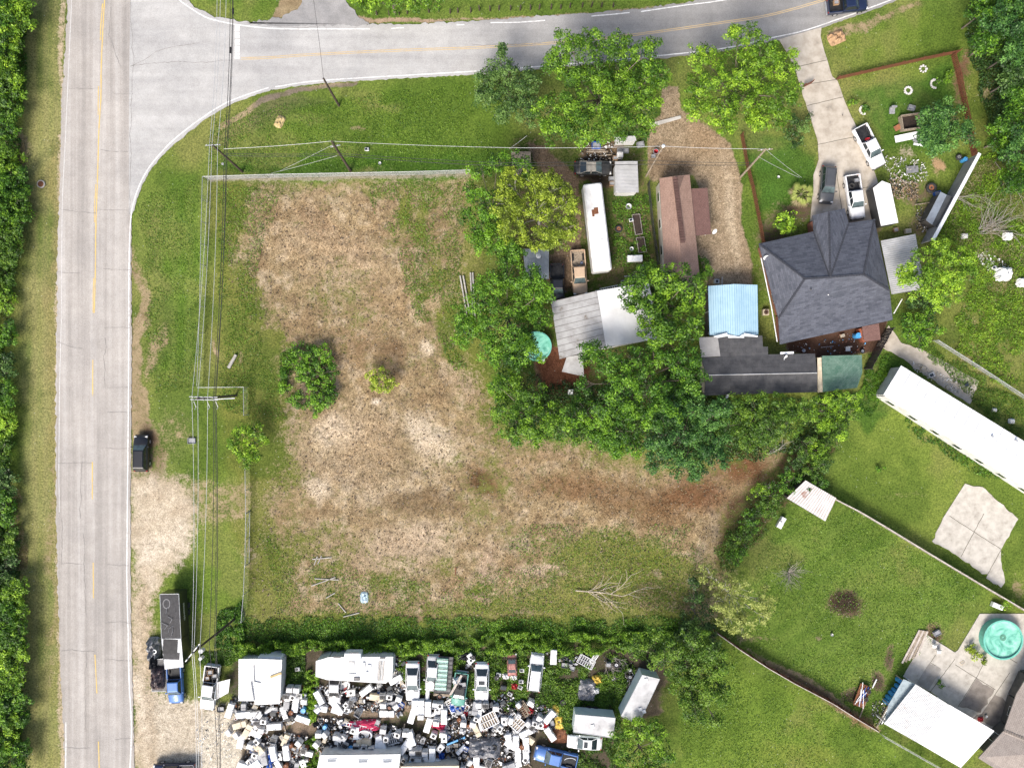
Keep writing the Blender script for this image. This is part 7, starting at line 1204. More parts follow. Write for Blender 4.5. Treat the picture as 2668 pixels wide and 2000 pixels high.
def K_engine():
    t = thing('engine_block', 'x', 'engine'); MB().bbox((0, 0, .25), (.5, .6, .45), .06).build('block', G['darksteel'], t); MB().bbox((.05, 0, .52), (.2, .5, .12), .04).build('valve_cover', G['steel'], t); MB().cyl((0, .3, .25), (0, .38, .25), .12, n=12).build('pulley', G['rust'], t); return t
def K_seat():
    t = thing('car_seat', 'x', 'seat'); MB().bbox((0, 0, .22), (.52, .52, .22), .08).build('cushion', G['grey'], t); MB().bbox((0, .28, .5), (.5, .18, .6), .08).build('backrest', G['grey'], t); return t
def K_radi():
    t = thing('window_unit', 'x', 'appliance'); MB().bbox((0, 0, .2), (.62, .45, .38), .02).build('casing', G['cream'], t); [MB().box((0, -.14 + k * .07, .395), (.5, .03, .02)).build('louvre', G['grey'], t) for k in range(5)]; return t
def K_mw():
    t = thing('microwave_oven', 'x', 'microwave'); MB().bbox((0, 0, .16), (.55, .4, .3), .02).build('casing', G['white'], t); MB().box((-.06, 0, .315), (.36, .3, .012)).build('door_glass', G['glass'], t); MB().box((.2, 0, .315), (.09, .3, .012)).build('keypad', G['grey'], t); return t
KINDS = {'washer': (lambda: K_washer(), 'white top loading washing machine with closed lid'), 'washer_open': (lambda: K_washer(lid=False), 'white washing machine showing its round tub'), 'dryer': (K_dryer, 'white dryer lying with its round door up'), 'fridge': (lambda: K_fridge(), 'white refrigerator lying on its back'), 'fridge_grey': (lambda: K_fridge('grey'), 'grey refrigerator lying on its back'), 'fridge_cream': (lambda: K_fridge('cream'), 'cream coloured refrigerator lying on its back'), 'stove': (K_stove, 'white stove with black cooktop'),
         'heater': (K_heater, 'white cylindrical water heater lying down'), 'wheel': (lambda: K_tyre(), 'wheel with bright rim'), 'rustwheel': (lambda: K_tyre('copper'), 'wheel with orange brown rim'), 'tyre': (K_tyreonly, 'bare black tyre'), 'drum_blue': (lambda: K_drum('lightblue'), 'blue plastic barrel'), 'drum_rust': (lambda: K_drum('rust'), 'rusty steel barrel'), 'crate': (lambda: K_box('cardboard'), 'open brown crate of scrap'), 'tote': (lambda: K_box('grey', 'tote', (.7, .5, .35)), 'grey open tote of scrap'), 'bluebox': (lambda: K_box('blue', 'tote', (.6, .45, .4)), 'blue open tote of scrap'),
         'tv': (K_tv, 'dark boxed television on its back'), 'mower': (K_mower, 'red lawn mower'), 'bike': (K_bike, 'bicycle lying flat'), 'chair': (K_chair, 'white plastic chair'), 'rack': (lambda: K_rack(), 'pale slatted rack lying flat'), 'bag': (lambda: K_bag(), 'black rubbish bag'), 'bagw': (lambda: K_bag('white'), 'white rubbish bag'), 'bagr': (lambda: K_bag('red'), 'small red bundle'), 'bucket': (lambda: K_bucket('white'), 'white bucket'), 'bucketr': (lambda: K_bucket('red'), 'red bucket'),
         'ac': (K_ac, 'square outdoor air conditioner with round fan'), 'tub': (K_sink, 'oval white bathtub'), 'ladder': (K_ladder, 'white aluminium ladder'), 'plank': (lambda: K_plank(), 'weathered plank'), 'pipe': (lambda: K_pipe(), 'loose steel pipe'), 'engine': (K_engine, 'dark greasy engine block'), 'seat': (K_seat, 'grey car seat'), 'unit': (K_radi, 'cream louvred window unit'), 'mw': (K_mw, 'white microwave oven'), 'drum_dark': (lambda: K_drum('black'), 'black plastic barrel'), 'bin': (lambda: K_box('darksteel', 'metal_bin', (.8, .6, .5)), 'dark metal bin of scrap')}
PROTO = {}; USED = set(); LAB = {}
def put(kind, p, rz=None, label=None, z=None, sc=1.0, where=None):
    mk, base = KINDS[kind]; w_ = W(*p) if len(p) == 2 else Vector(p); z = .0 if z is None else z
    lb = label or '%s %s' % (base, where)
    loc = (w_.x, w_.y, z); rz = random.uniform(0, 6.28) if rz is None else rz; s3 = (sc, sc, sc)
    if kind not in PROTO: t = mk(); PROTO[kind] = t; t.location = loc; t.rotation_euler = (0, 0, rz); t['label'] = lb; t.scale = s3
    else: t = dup(PROTO[kind], loc, rz, lb, None, s3)
    LAB.setdefault(lb, []).append(t); return t
# explicit large pieces (crop z1, z2, z3 positions)
E = [('washer', z1(1290, 510), .05, 'white washer, left of the touching pair right of the white shed', .55), ('washer', z1(1388, 515), .05, 'white washer, right of the touching pair right of the white shed', .55), ('stove', z1(1240, 610), .1, None, .3), ('washer_open', z1(1330, 625), .2, None, .2), ('mw', z1(1425, 610), 0, None, .9), ('fridge_grey', z1(1235, 725), .1, 'dark faced grey appliance right of the white shed', 0), ('fridge', z1(1360, 740), .15, None, .2), ('washer', z1(1480, 690), .1, None, 0), ('drum_blue', z1(1468, 820), 0, 'single bright blue barrel right of the white shed', 0),
     ('fridge', z1(640, 880), 1.5, None, .2), ('fridge', z1(790, 880), 1.5, None, .2), ('fridge_cream', z1(590, 1020), 1.3, 'big dirty cream cabinet facing up at the junkyard entrance', .2), ('washer', z1(440, 1120), .9, 'white cube, leftmost one on the pale gravel', 0), ('washer', z1(545, 1160), .9, 'white cube, second from the left on the pale gravel', 0), ('fridge', z1(600, 1250), .9 - 1.57 + .9, 'white appliance with dark window, lowest one on the pale gravel', 0), ('fridge', z1(790, 1140), 2.2, None, 0), ('washer', z1(885, 1090), .1, None, 0), ('stove', z1(820, 985), .1, None, 0), ('washer_open', z1(920, 965), .1, None, 0), ('fridge', z1(1060, 1050), 1.5, None, 0), ('heater', z1(1410, 960), 1.9, None, 0), ('fridge', z1(1460, 950), 1.9, None, 0), ('tv', z1(1040, 880), 0, None, .2), ('tote', z1(1060, 820), 0, None, .3), ('bin', z1(1250, 890), .3, None, 0), ('unit', z1(790, 790), .5, None, .2), ('bin', z1(310, 820), 0, 'black metal bin beside the junkyard entrance pickup', 0), ('fridge', z1(450, 820), .3, None, .2), ('crate', z1(1440, 1370), .4, None, .2), ('fridge', z1(1060, 1400), -.2, None, .5), ('fridge', z1(1235, 1400), -.1, None, .3), ('washer', z1(740, 1300), .3, None, .2), ('washer_open', z1(800, 1430), .3, None, 0), ('fridge_grey', z1(920, 1480), -.2, None, .1), ('wheel', z1(885, 1592), 0, None, .6), ('fridge', z1(780, 1580), 1.0, None, .2), ('fridge', z1(650, 1600), 1.9, None, .1), ('washer', z1(1410, 1265), .7, None, .2), ('crate', z1(1320, 1370), .4, None, .3), ('mw', z1(1375, 265), -.1, 'white plate standing in the dark weeds right of the white shed', .2),
     ('fridge', z2(590, 870), 1.57, 'long white chest at the middle track, below the white camper', 0), ('fridge', z2(980, 770), 0, None, .4), ('fridge', z2(1065, 770), 0, None, .4), ('fridge', z2(1160, 790), 0, None, .3), ('fridge', z2(940, 900), .3, None, .1), ('washer', z2(1060, 900), 0, None, .1), ('rustwheel', z2(625, 785), 0, 'wheel with orange rim on the washer pile below the white camper', 1.0), ('washer_open', z2(630, 620), .1, None, .2), ('stove', z2(535, 620), 0, None, .2), ('washer', z2(545, 740), 0, None, .2), ('tyre', z2(700, 520), 0, None, .9), ('washer', z2(760, 650), .3, None, .2), ('bluebox', z2(795, 740), .6, 'bright blue box by the front of the left white wreck', .7), ('heater', z2(1150, 600), .1, None, .1),
     ('rustwheel', z2(1320, 630), 0, 'wheel with orange rim on a white cylinder, middle of the wreck row', .9), ('heater', z2(1350, 570), -.4, None, .2), ('rustwheel', z2(2040, 645), 0, 'wheel with orange rim in the weeds right of the wreck row', .2), ('tyre', z2(1870, 775), 0, None, .8), ('washer', z2(1860, 740), 0, None, 0), ('stove', z2(1955, 750), 0, None, 0), ('fridge', z2(1860, 870), .1, None, 0), ('washer_open', z2(1330, 730), 0, None, .5), ('dryer', z2(1290, 810), .1, None, .1), ('fridge', z2(1380, 910), .0, 'white ribbed cabinet beside the black bags', .1), ('washer', z2(1280, 950), .1, None, .1), ('washer', z2(1275, 985), .1, None, .2), ('tyre', z2(1530, 1000), 0, None, .1), ('washer', z2(1650, 1000), .1, None, .1), ('washer', z2(1780, 1005), .2, None, .1), ('fridge', z2(1160, 1030), .3, None, 0), ('washer_open', z2(1240, 1160), .4, None, 0), ('washer', z2(1360, 1150), .1, None, 0),
     ('ladder', z2(200, 1060), 1.78, 'white ladder lying across the crimson sheet', .6), ('tub', z2(280, 1170), 1.6, 'long white tub below the crimson sheet', .3), ('mw', z2(95, 1235), .5, None, .3), ('washer', z2(-60, 1200), .5, None, .2), ('washer', z1(1770, 1150), .8, None, .2), ('washer', z1(1925, 1180), 0, None, .2), ('washer', z1(2030, 1190), .6, None, .2), ('washer', z1(1680, 1150), 0, None, .1), ('washer', z1(1650, 1290), .7, None, 0), ('washer', z2(540, 1090), .1, None, .2), ('fridge', z2(510, 1260), -.4, None, .3), ('fridge', z2(470, 1300), .1, None, .2), ('washer_open', z2(280, 1320), .1, None, .3), ('stove', z2(170, 1320), .1, None, .3), ('washer', z2(380, 1350), 0, None, .5), ('fridge', z2(265, 1460), 0, None, .6), ('fridge', z2(380, 1500), 0, None, .8), ('washer', z2(480, 1450), 0, None, .4), ('washer', z2(580, 1410), .2, None, .6),
     ('fridge', z2(930, 1200), -.3, None, .4), ('heater', z2(905, 1270), -.2, None, .7), ('washer_open', z2(740, 1140), .3, None, .3), ('fridge', z2(830, 1330), .6, None, .2), ('washer', z2(850, 1130), 0, None, .3), ('drum_dark', z2(1030, 1170), 0, None, 0), ('drum_dark', z2(1010, 1220), 0, None, 0), ('tyre', z2(1245, 1280), 0, 'bare tyre above the small white dryer near the bottom', .1), ('dryer', z2(1330, 1350), .7, 'white dryer with black round door near the bottom middle', 0), ('washer', z2(945, 1390), 0, None, .1), ('stove', z2(1030, 1390), 0, None, .1), ('washer_open', z2(950, 1480), .2, None, .1), ('washer', z2(1030, 1490), 0, None, .1), ('washer', z2(1120, 1410), 0, None, .1), ('fridge', z2(1220, 1430), 0, 'big dotted white cabinet near the bottom, upper half', .4), ('fridge', z2(1220, 1530), 0, 'big dotted white cabinet near the bottom, lower half', .38), ('washer', z2(750, 1400), 0, None, .2), ('washer_open', z2(830, 1490), .5, None, .2), ('heater', z2(1620, 1370), .8, None, .3), ('bluebox', z2(1680, 1350), .5, 'blue box on scrap left of the grey tarpaulin', .6), ('wheel', z2(1595, 1490), 0, None, .5), ('wheel', z2(1700, 1280), 0, None, .4), ('crate', z2(1720, 1500), .7, None, .3), ('fridge', z2(1830, 1560), 0, None, .2), ('tyre', z2(2075, 1320), 0, 'bare tyre on top of the grey tarpaulin', 1.1),
     ('washer', z3(155, 755), 0, 'lone white cube at the top of the rack heap', 0), ('fridge', z3(820, 870), .7, None, .1), ('fridge', z3(830, 1080), -.6, 'white slab leaning on the ochre foam', .2), ('washer', z3(560, 950), .8, None, .1), ('washer_open', z3(640, 940), .3, None, .1), ('washer', z3(700, 880), .5, None, .1), ('fridge', z3(320, 1170), -.2, 'left white cabinet of the upright pair below the rack heap', .1), ('fridge', z3(405, 1190), 0, 'right white cabinet of the upright pair below the rack heap', .1), ('fridge', z3(530, 1210), -.05, 'white cabinet nearest the bright blue pickup, upper', .2), ('fridge', z3(530, 1340), -.05, 'white cabinet nearest the bright blue pickup, lower', .2), ('fridge', z3(430, 1330), .0, 'white cabinet second from the bright blue pickup', .2), ('wheel', z3(300, 1065), 0, 'bright wheel under the rack heap', .2), ('wheel', z3(992, 702), 0, 'single bright spoked wheel lying alone in the weeds', .3), ('wheel', z3(1658, 235), 0, 'bright wheel, topmost one beside the corner tree', .4), ('wheel', z3(1825, 300), 0, 'bright wheel, rightmost one touching the corner tree', .4), ('wheel', z3(1720, 540), 0, 'bright wheel beside the tilted box trailer', .3), ('wheel', z3(1830, 390), 0, None, .3), ('tyre', z3(1750, 350), 0, None, .1), ('tyre', z3(1680, 380), 0, None, .1), ('tyre', z3(1560, 360), 0, None, .1), ('wheel', z3(1620, 410), 0, None, .2), ('tyre', z3(1780, 250), 0, None, .1), ('tyre', z3(1700, 290), 0, None, .2), ('tyre', z3(1800, 340), 0, None, .2), ('washer', z3(590, 690), .5, 'small white cabinet alone at the weeds edge', .1), ('mw', z3(330, 595), .5, 'white square lying in the weeds below the pink car', .3), ('bagr', z3(385, 500), 0, 'dark red bundle in the weeds below the pink car', .3), ('mw', z3(470, 440), 0, None, .3), ('mw', z3(480, 300), 0, None, .3), ('mw', z3(460, 510), .5, None, .3), ('tv', z3(250, 510), .2, None, .3), ('mw', z3(190, 345), .2, None, .6), ('drum_dark', z3(165, 380), 0, None, 0), ('bagw', z3(280, 370), 0, None, .3), ('bagw', z3(375, 380), 0, None, .3), ('bagw', z3(1400, 550), 0, None, .4), ('seat', z3(1560, 230), 0, 'maroon grey seat beside the old wheels', .2)]
NEAR = [(z1(800, 420), 'by the white shed'), (z1(300, 900), 'by the junkyard entrance'), (z1(1350, 650), 'right of the white shed'), (z1(1100, 950), 'below the white shed'), (z1(850, 1350), 'in the lower left scrap heap'), (z1(1300, 1450), 'by the lower vine'), (z1(1750, 1200), 'left of the crimson sheet'), (z2(-100, 650), 'below the left of the camper'), (z2(600, 620), 'below the right of the camper'), (z2(1050, 850), 'below the left white wreck'), (z2(1330, 750), 'below the rack trailer'), (z2(250, 1400), 'above the skylight trailer'), (z2(650, 1200), 'right of the crimson sheet'),
        (z2(950, 1400), 'right of the skylight trailer'), (z2(1400, 1150), 'below the pink bundle'), (z2(1550, 1400), 'left of the grey tarpaulin'), (z2(1700, 950), 'below the green wreck'), (z2(1900, 800), 'below the right white wreck'), (z3(400, 950), 'in the rack heap'), (z3(750, 950), 'by the ochre foam'), (z3(300, 1350), 'below the grey tarpaulin'), (z3(300, 400), 'around the pink car'), (z3(1700, 350), 'in the old wheel heap'), (z3(1350, 250), 'by the white metal racks')]
def near(p): return min(NEAR, key=lambda n: (n[0][0] - p[0]) ** 2 + (n[0][1] - p[1]) ** 2)[1]
occ = []
for k, p, rz, lb, z in E: put(k, p, -rz if rz is not None else None, lb, z * .8, 1.12 if k in ('washer', 'washer_open', 'stove', 'fridge') else 1.1, near(p)); occ.append((p[0], p[1], 13 if 'fridge' in k else 9))
# racks
for c, rz, sz, m1, fl, lb in ((z2(1995, 955), .45, (2.4, 1.7), 'enamel', 'wood', 'white framed slatted rack with brown backing right of the wreck row'), (z3(400, 930), -.75, (2.3, 1.6), 'enamel', 'wood', 'white framed slatted rack on top of the heap by the weeds'), (z2(680, 1220), .3, (1.9, 1.4), 'white', 'darksteel', 'white framed dark rack below the middle track'), (z3(480, 800), -1.05, (1.9, .9), 'wood', 'rust', 'brown wooden rack leaning in the weeds edge'), (z3(530, 760), -1.0, (2.0, .35), 'wood', 'black', 'narrow brown slatted bench by the wooden rack'), (z3(1280, 190), -.5, (2.2, 1.2), 'steel', 'darksteel', 'grey metal frame rack at the hedge side weeds'), (z2(100, 1235), .3, (.8, .8), 'copper', 'soil', 'small brown window grill left of the long tub'), (z3(1380, 150), 1.0, (1.4, .5), 'white', 'darksteel', 'white tubular frame by the grey metal rack')):
    t = K_rack(m1, fl, sz); p = W(*c); t.location = (p.x, p.y, .75 if m1 == 'enamel' else .35); t.rotation_euler = (0, 0, rz); t['label'] = lb; t['category'] = 'rack'; occ.append((c[0], c[1], 16))
BLK = [((598, 1772), 0, 0)]
RECT = [(618, 1705, 740, 1836), (820, 1700, 1030, 1782), (832, 1962, 1045, 2010), (1055, 1715, 1098, 1820), (1108, 1700, 1148, 1792), (1140, 1725, 1182, 1785), (1172, 1745, 1225, 1832), (1238, 1720, 1276, 1820), (1320, 1690, 1352, 1745), (1378, 1695, 1416, 1800), (1490, 1838, 1610, 1925), (1380, 1935, 1510, 2000), (1474, 1900, 1568, 1950), (1612, 1740, 1730, 1895), (1215, 1910, 1308, 1975), (1044, 1988, 1198, 2010)]
FILLZ = [([(600, 1815), (760, 1780), (800, 1780), (812, 1860), (740, 1890), (640, 1925), (615, 1880)], 38), ([(640, 1930), (740, 1905), (800, 1915), (810, 2005), (625, 2005), (640, 1970)], 52), ([(822, 1785), (1050, 1785), (1050, 1860), (960, 1850), (825, 1850)], 56), ([(822, 1868), (980, 1872), (1060, 1900), (1130, 1930), (1190, 1990), (1040, 1990), (1030, 1962), (825, 1962)], 62), ([(1050, 1820), (1160, 1830), (1180, 1790), (1240, 1830), (1290, 1830), (1310, 1890), (1180, 1905), (1080, 1860)], 46), ([(1150, 1905), (1300, 1880), (1380, 1890), (1380, 1990), (1200, 2000), (1160, 1950)], 50), ([(1280, 1800), (1400, 1830), (1450, 1850), (1470, 1900), (1400, 1905), (1300, 1890)], 26), ([(1010, 1700), (1056, 1700), (1056, 1790), (1030, 1790)], 8), ([(1210, 1700), (1240, 1700), (1240, 1740), (1215, 1740)], 5), ([(1425, 1700), (1520, 1710), (1500, 1740), (1430, 1730)], 4)]
WT = [('washer', 8), ('washer_open', 6), ('fridge', 6), ('stove', 5), ('dryer', 4), ('heater', 4), ('mw', 6), ('unit', 5), ('tv', 6), ('bin', 7), ('tote', 5), ('crate', 4), ('bluebox', 3), ('tyre', 7), ('wheel', 4), ('engine', 8), ('bag', 9), ('bagw', 5), ('bagr', 2), ('seat', 4), ('bucket', 4), ('bucketr', 2), ('drum_dark', 4), ('drum_rust', 3), ('mower', 2), ('bike', 3), ('chair', 2), ('plank', 6), ('pipe', 6), ('tub', 1), ('fridge_grey', 4), ('fridge_cream', 3), ('drum_blue', 2), ('rack', 2), ('rustwheel', 2)]
names = [k for k, w_ in WT]; wts = [w_ for k, w_ in WT]
for pts, n in FILLZ:
    lo = (min(p[0] for p in pts), min(p[1] for p in pts)); hi = (max(p[0] for p in pts), max(p[1] for p in pts)); c_ = 0; tr = 0
    while c_ < n and tr < 4000:
        tr += 1; u = random.uniform(lo[0], hi[0]); v = random.uniform(lo[1], hi[1])
        if not inpoly(u, v, pts) or any(a <= u <= c and b <= v <= e for a, b, c, e in RECT) or any((u - a) ** 2 + (v - b) ** 2 < (r_ * .85) ** 2 for a, b, r_ in occ): continue
        k = random.choices(names, wts)[0]; put(k, (u, v), None, None, random.choice((0, 0, .1, .25)), random.uniform(.9, 1.15), near((u, v))); occ.append((u, v, 9 if k in ('washer', 'fridge', 'bin', 'washer_open', 'dryer', 'stove') else 7)); c_ += 1
# small scrap nobody could count
def scrap(name, pts, n, cols, label, k_=.45):
    P = []; m_ = MB(); 
    lo = (min(p[0] for p in pts), min(p[1] for p in pts)); hi = (max(p[0] for p in pts), max(p[1] for p in pts)); objs = {g_: MB() for g_ in cols}; tr = 0; c_ = 0
    while c_ < n and tr < n * 6:
        tr += 1; u = random.uniform(lo[0], hi[0]); v = random.uniform(lo[1], hi[1])
        if not inpoly(u, v, pts): continue
        c_ += 1; p = W(u, v); s_ = random.uniform(.06, .28) * k_; objs[random.choice(cols)].box((p.x, p.y, random.uniform(.02, .3)), (s_ * random.uniform(.6, 2.6), s_, s_ * .6), random.uniform(0, 3.1), (random.uniform(-.7, .7), random.uniform(-.7, .7)))
    me = MB(); allm = []; 
    for i, (g_, b_) in enumerate(objs.items()): n0 = len(me.f); me.add(b_.v, b_.f); allm += [i] * (len(me.f) - n0)
    o_ = me.build(name, G[cols[0]]); [o_.data.materials.append(G[g_]) for g_ in cols[1:]]; o_.data.polygons.foreach_set('material_index', allm); o_.data.update(); tag(o_, label, 'scrap', kind='stuff')
SC_ = ['enamel', 'black', 'darksteel', 'grey', 'rubber', 'white', 'rust', 'black', 'steel', 'wood', 'blue', 'black']
for i, (pts, n) in enumerate(FILLZ): scrap('small_scrap', pts, n * 26, SC_, 'loose small scrap scattered over the ground, patch %s' % near((sum(p[0] for p in pts) / len(pts), sum(p[1] for p in pts) / len(pts))), .8)
scrap('small_scrap', L(z3, (1500, 120), (1850, 200), (1880, 420), (1700, 560), (1560, 400)), 300, ['rubber', 'black', 'darksteel', 'steel'], 'loose dark scrap among the old wheels')
scrap('small_scrap', L(t4, (820, 1000), (1100, 1050), (1120, 1180), (900, 1200), (820, 1080)), 260, ['white', 'concrete', 'concrete', 'grey', 'wood'], 'loose pale rubble on the lawn right of the slanted white pickup')
scrap('small_scrap', L(t4, (860, 1160), (1050, 1180), (1050, 1300), (900, 1290)), 500, ['wood', 'cardboard', 'black', 'wood', 'white'], 'brown splintered wood heap beside the enclosed trailer')
scrap('small_scrap', L(t4, (1040, 1300), (1180, 1440), (1120, 1520), (1030, 1480)), 260, ['wood', 'darksteel', 'steel', 'black'], 'scrap below the slate lean-to')
scrap('small_scrap', L(t8, (1400, 30), (1500, 10), (1640, 110), (1640, 200), (1560, 200)), 240, ['white', 'white', 'concrete', 'grey'], 'white rubble in the overgrown lot')
scrap('small_scrap', L(t8, (960, 700), (1100, 760), (1300, 860), (1420, 900), (1380, 960), (1230, 900), (1050, 800)), 200, ['concrete', 'white', 'cream', 'concrete', 'wood'], 'broken pavers strewn along the old path')
scrap('small_scrap', L(tC, (480, 500), (640, 490), (720, 600), (620, 690), (470, 660)), 160, ['soil', 'wood', 'soil', 'soil'], 'charred sticks in the burnt patch of the lawn', .3)
scrap('small_scrap', L(t8, (160, 640), (600, 530), (800, 490), (690, 680), (180, 680)), 90, ['white', 'lightblue', 'brick', 'grey'], 'litter in the brown yard behind the hipped house')
scrap('small_scrap', L(z4, (920, 60), (1330, 60), (1330, 330), (780, 330)), 160, ['black', 'steel', 'white', 'darksteel', 'wood'], 'litter on the dark ground above the old black car')
scrap('small_scrap', L(tC, (760, 1230), (900, 1200), (860, 1330), (790, 1400), (740, 1300)), 240, ['wood', 'black', 'steel', 'darksteel'], 'scrap in the fence corner below the lawn')
scrap('small_scrap', L(tA, (0, 0), (0, 0), (0, 0)), 0, ['wood'], '') if False else None
scrap('small_scrap', L(z1, (-50, 950), (350, 950), (600, 1300), (600, 1600), (0, 1600)), 160, ['concrete', 'white', 'grey', 'concrete'], 'pale rubble chips on the gravel at the junkyard entrance')
# ================================================================ SINGLE THINGS IN THE YARDS
def solo(kind, p, rz, lb, z=0, sc=1.0): return put(kind, p, rz, lb, z, sc)
for i, (x, y) in enumerate([(918, 1080), (942, 1095), (912, 1120), (893, 1147), (872, 1167), (853, 1193), (838, 1218)]): solo('drum_blue', tC(x, y), 0, 'blue barrel in the row beside the translucent roof, number %s from the top' % ('one', 'two', 'three', 'four', 'five', 'six', 'seven')[i], 0, 1.0)
solo('ac', t8(60, 408), 0, 'air conditioner with rusty fan between blue carport and hipped house'); solo('chair', z5(118, 688), .3, 'white chair at the half hidden pool edge'); solo('chair', z5(272, 868), 0, 'white chair in the shade between the two trees above the field', 0, 1.3); solo('rustwheel', t4(1128, 1222), 0, 'round pale fire pit with reddish middle by the slate lean-to', .2, 2.0)
solo('drum_blue', t4(1337, 1043), 0, 'blue barrel at the lower end of the red fence'); solo('wheel', t4(1312, 1022), 0, 'pale wheel next to the blue barrel by the red fence', .1, 1.2); solo('chair', tC(1150, 862), .1, 'white chair on the patio, left of two'); solo('chair', tC(1178, 898), .2, 'white chair on the patio, right of two')
solo('tote', z4(1410, 190), 0, 'left grey square tote above the ribbed shed', 0, 1.1); solo('tote', z4(1490, 190), 0, 'right grey square tote above the ribbed shed', 0, 1.1); solo('washer', z4(1400, 265), 0, 'white stained cabinet directly above the ribbed shed roof', 0, 1.1); solo('crate', z4(1340, 295), 0, 'tan box left of the white stained cabinet'); solo('tote', z4(1695, 115), .2, 'grey panel box below the oak at the gravel drive', .4, 1.3)
solo('bucket', z4(1525, 1000), 0, 'white round tub in the garden below the ribbed shed', 0, 2.2); solo('rustwheel', z4(1390, 1310), 0, 'pink brown round stepping ring in the garden', 0, 1.4); solo('bucket', z4(1572, 1600), 0, 'white bucket at the end of the lower raised bed', 0, 1.5); solo('mw', z4(1565, 1190), .2, 'white tray at the edge of the raised bed', .3); solo('tote', z4(1285, 590), 0, 'dark tote beside the ribbed shed wall'); solo('crate', z4(1290, 660), 0, 'brown box beside the ribbed shed wall')
solo('bucketr', z4(1915, 215), 0, 'red round seat by the pale leaning pole', 0, 2.0); solo('tote', z4(1890, 262), 0, 'grey tray by the pale leaning pole', 0, .8); solo('plank', z4(1080, 207), 0, 'long pale board above the old black car', .3, 1.3); solo('plank', z4(1075, 180), 0, 'short white board above the old black car', .35); solo('plank', z4(1200, 250), .1, 'tan board above the old black car', .1, .8); solo('bluebox', z4(1060, 125), 0, 'blue striped rack under the oak edge', .2, 1.8)
solo('fridge', z5(632, 120), 1.6, 'long white chest below the garden', 0, 1.15); solo('pipe', z5(633, 217), .05, 'pale pipe on the board pile, upper', .6, 1.2); solo('pipe', z5(605, 235), .2, 'pale pipe on the board pile, lower', .5); solo('mw', z5(670, 175), .6, 'white box on the board pile by the green tree', .6, 1.3)
for k in range(6): solo('plank', z5(660, 190 + k * 11), .1, 'grey board of the stack beside the tree through the roofs, layer %s' % ('top', 'second', 'third', 'fourth', 'fifth', 'bottom')[k], .1 + .03 * k, .8)
solo('ladder', z5(500, 283), 1.62 + .15, 'grey ladder lying at the edge of the white roof slope', .5, .9); solo('pipe', z5(490, 290), .15, 'steel pipe beside the ladder at the white roof slope', .5, 1.6); solo('ladder', z6(236, 75), -.05, 'short ladder at the top edge of the blue carport', .2, .32); solo('washer_open', z6(197, 80), 0, 'dark unit with white ring at the top edge of the blue carport', 0, .9)
solo('unit', t8(560, 558), .3, 'white box in the brown yard behind the hipped house', 0, .9); solo('drum_blue', t8(645, 560), 0, 'blue patterned drum in the brown yard behind the hipped house', 0, 1.3); solo('bucket', t8(307, 655), 0, 'small blue white bucket behind the charcoal roof', 0, 1.2); solo('chair', t8(590, 645), 0, 'white chair in the brown yard behind the hipped house', 0, 1.2); solo('wheel', t8(688, 658), 0, 'pale oval ring near the green shingle roof', .2, .9); solo('pipe', t8(462, 630), .1, 'white pipe in the brown yard', .2, .7)
o_ = lump((0, 0, 0), (1.7, 1.2, .3), MATS['tan_plank'], None, 'cardboard_sheet', .3, 8); o_.location = W(*d(604, 263)); o_.rotation_euler = (0, 0, 1.1); tag(o_, 'tan cardboard sheet lying on the curve grass', 'cardboard')
o_ = lump((0, 0, 0), (2.4, 1.8, .5), G['cardboard'], None, 'broken_boards', .4, 7); o_.location = W(*t4(525, 245)); o_.rotation_euler = (0, 0, .4); tag(o_, 'brown broken board heap on the verge by the driveway mouth', 'boards')
solo('mw', t2(762, 970), 0, 'small white meter box in the grass by the middle pole'); solo('bucket', t2(847, 1062), 0, 'white round marker in the grass by the middle pole', 0, 1.1); solo('tote', t5(1243, 1238), 0, 'pale square utility lid near the black parked car', -.25, 1.4)
solo('bucket', tC(490, 790), 0, 'white ball like pot on the willow lawn'); solo('tote', tC(1170, 780), .5, 'dark grey tote on the soil beside the patio', 0, 1.2); solo('fridge', tC(1555, 603), 1.2, 'white slab lying beside the round pool, above it', 0, .85); solo('unit', tC(1340, 975), .6, 'pink square step at the patio', -.3, 1.0); solo('unit', tC(1475, 930), .5, 'pink square step at the pool foot', .2, .9)
solo('bagw', t4(1350, 1530), 0, 'white bag, left one in the overgrown lot'); solo('bagw', t4(1622, 1532), 0, 'white bag, right one in the overgrown lot', .2, 1.4); solo('bagw', t8(1590, 160), 0, 'big white bag of rubble in the overgrown lot', .2, 2.4); solo('bagw', t8(1715, 215), 0, 'white bag at the right frame edge', .2, 1.6); solo('mw', t8(1535, 120), .4, 'small framed white box beside the big rubble bag', .2); solo('bagw', t8(1655, 1110), 0, 'white bag between long white roof and fence', 0, .9); solo('bagw', t8(1545, 1038), 0, 'white block between long white roof and fence', 0, .7)
solo('mw', t8(1135, 812), .4, 'square concrete coloured box on the broken path', 0, 1.4); solo('tv', t8(1360, 875), .3, 'dark framed block at the end of the broken path', 0, .8); solo('unit', t8(1080, 770), 1.1, 'pale block on the broken path', 0, .9); solo('unit', t8(1240, 890), .6, 'pale block low on the broken path', 0, .8); solo('fridge', tC(160, 65), -.5, 'pale white bench slab below the rusty shed', 0, .9); solo('bucket', tC(150, 50), 0, 'dark pot on the pale bench below the rusty shed', .8, 1.0)
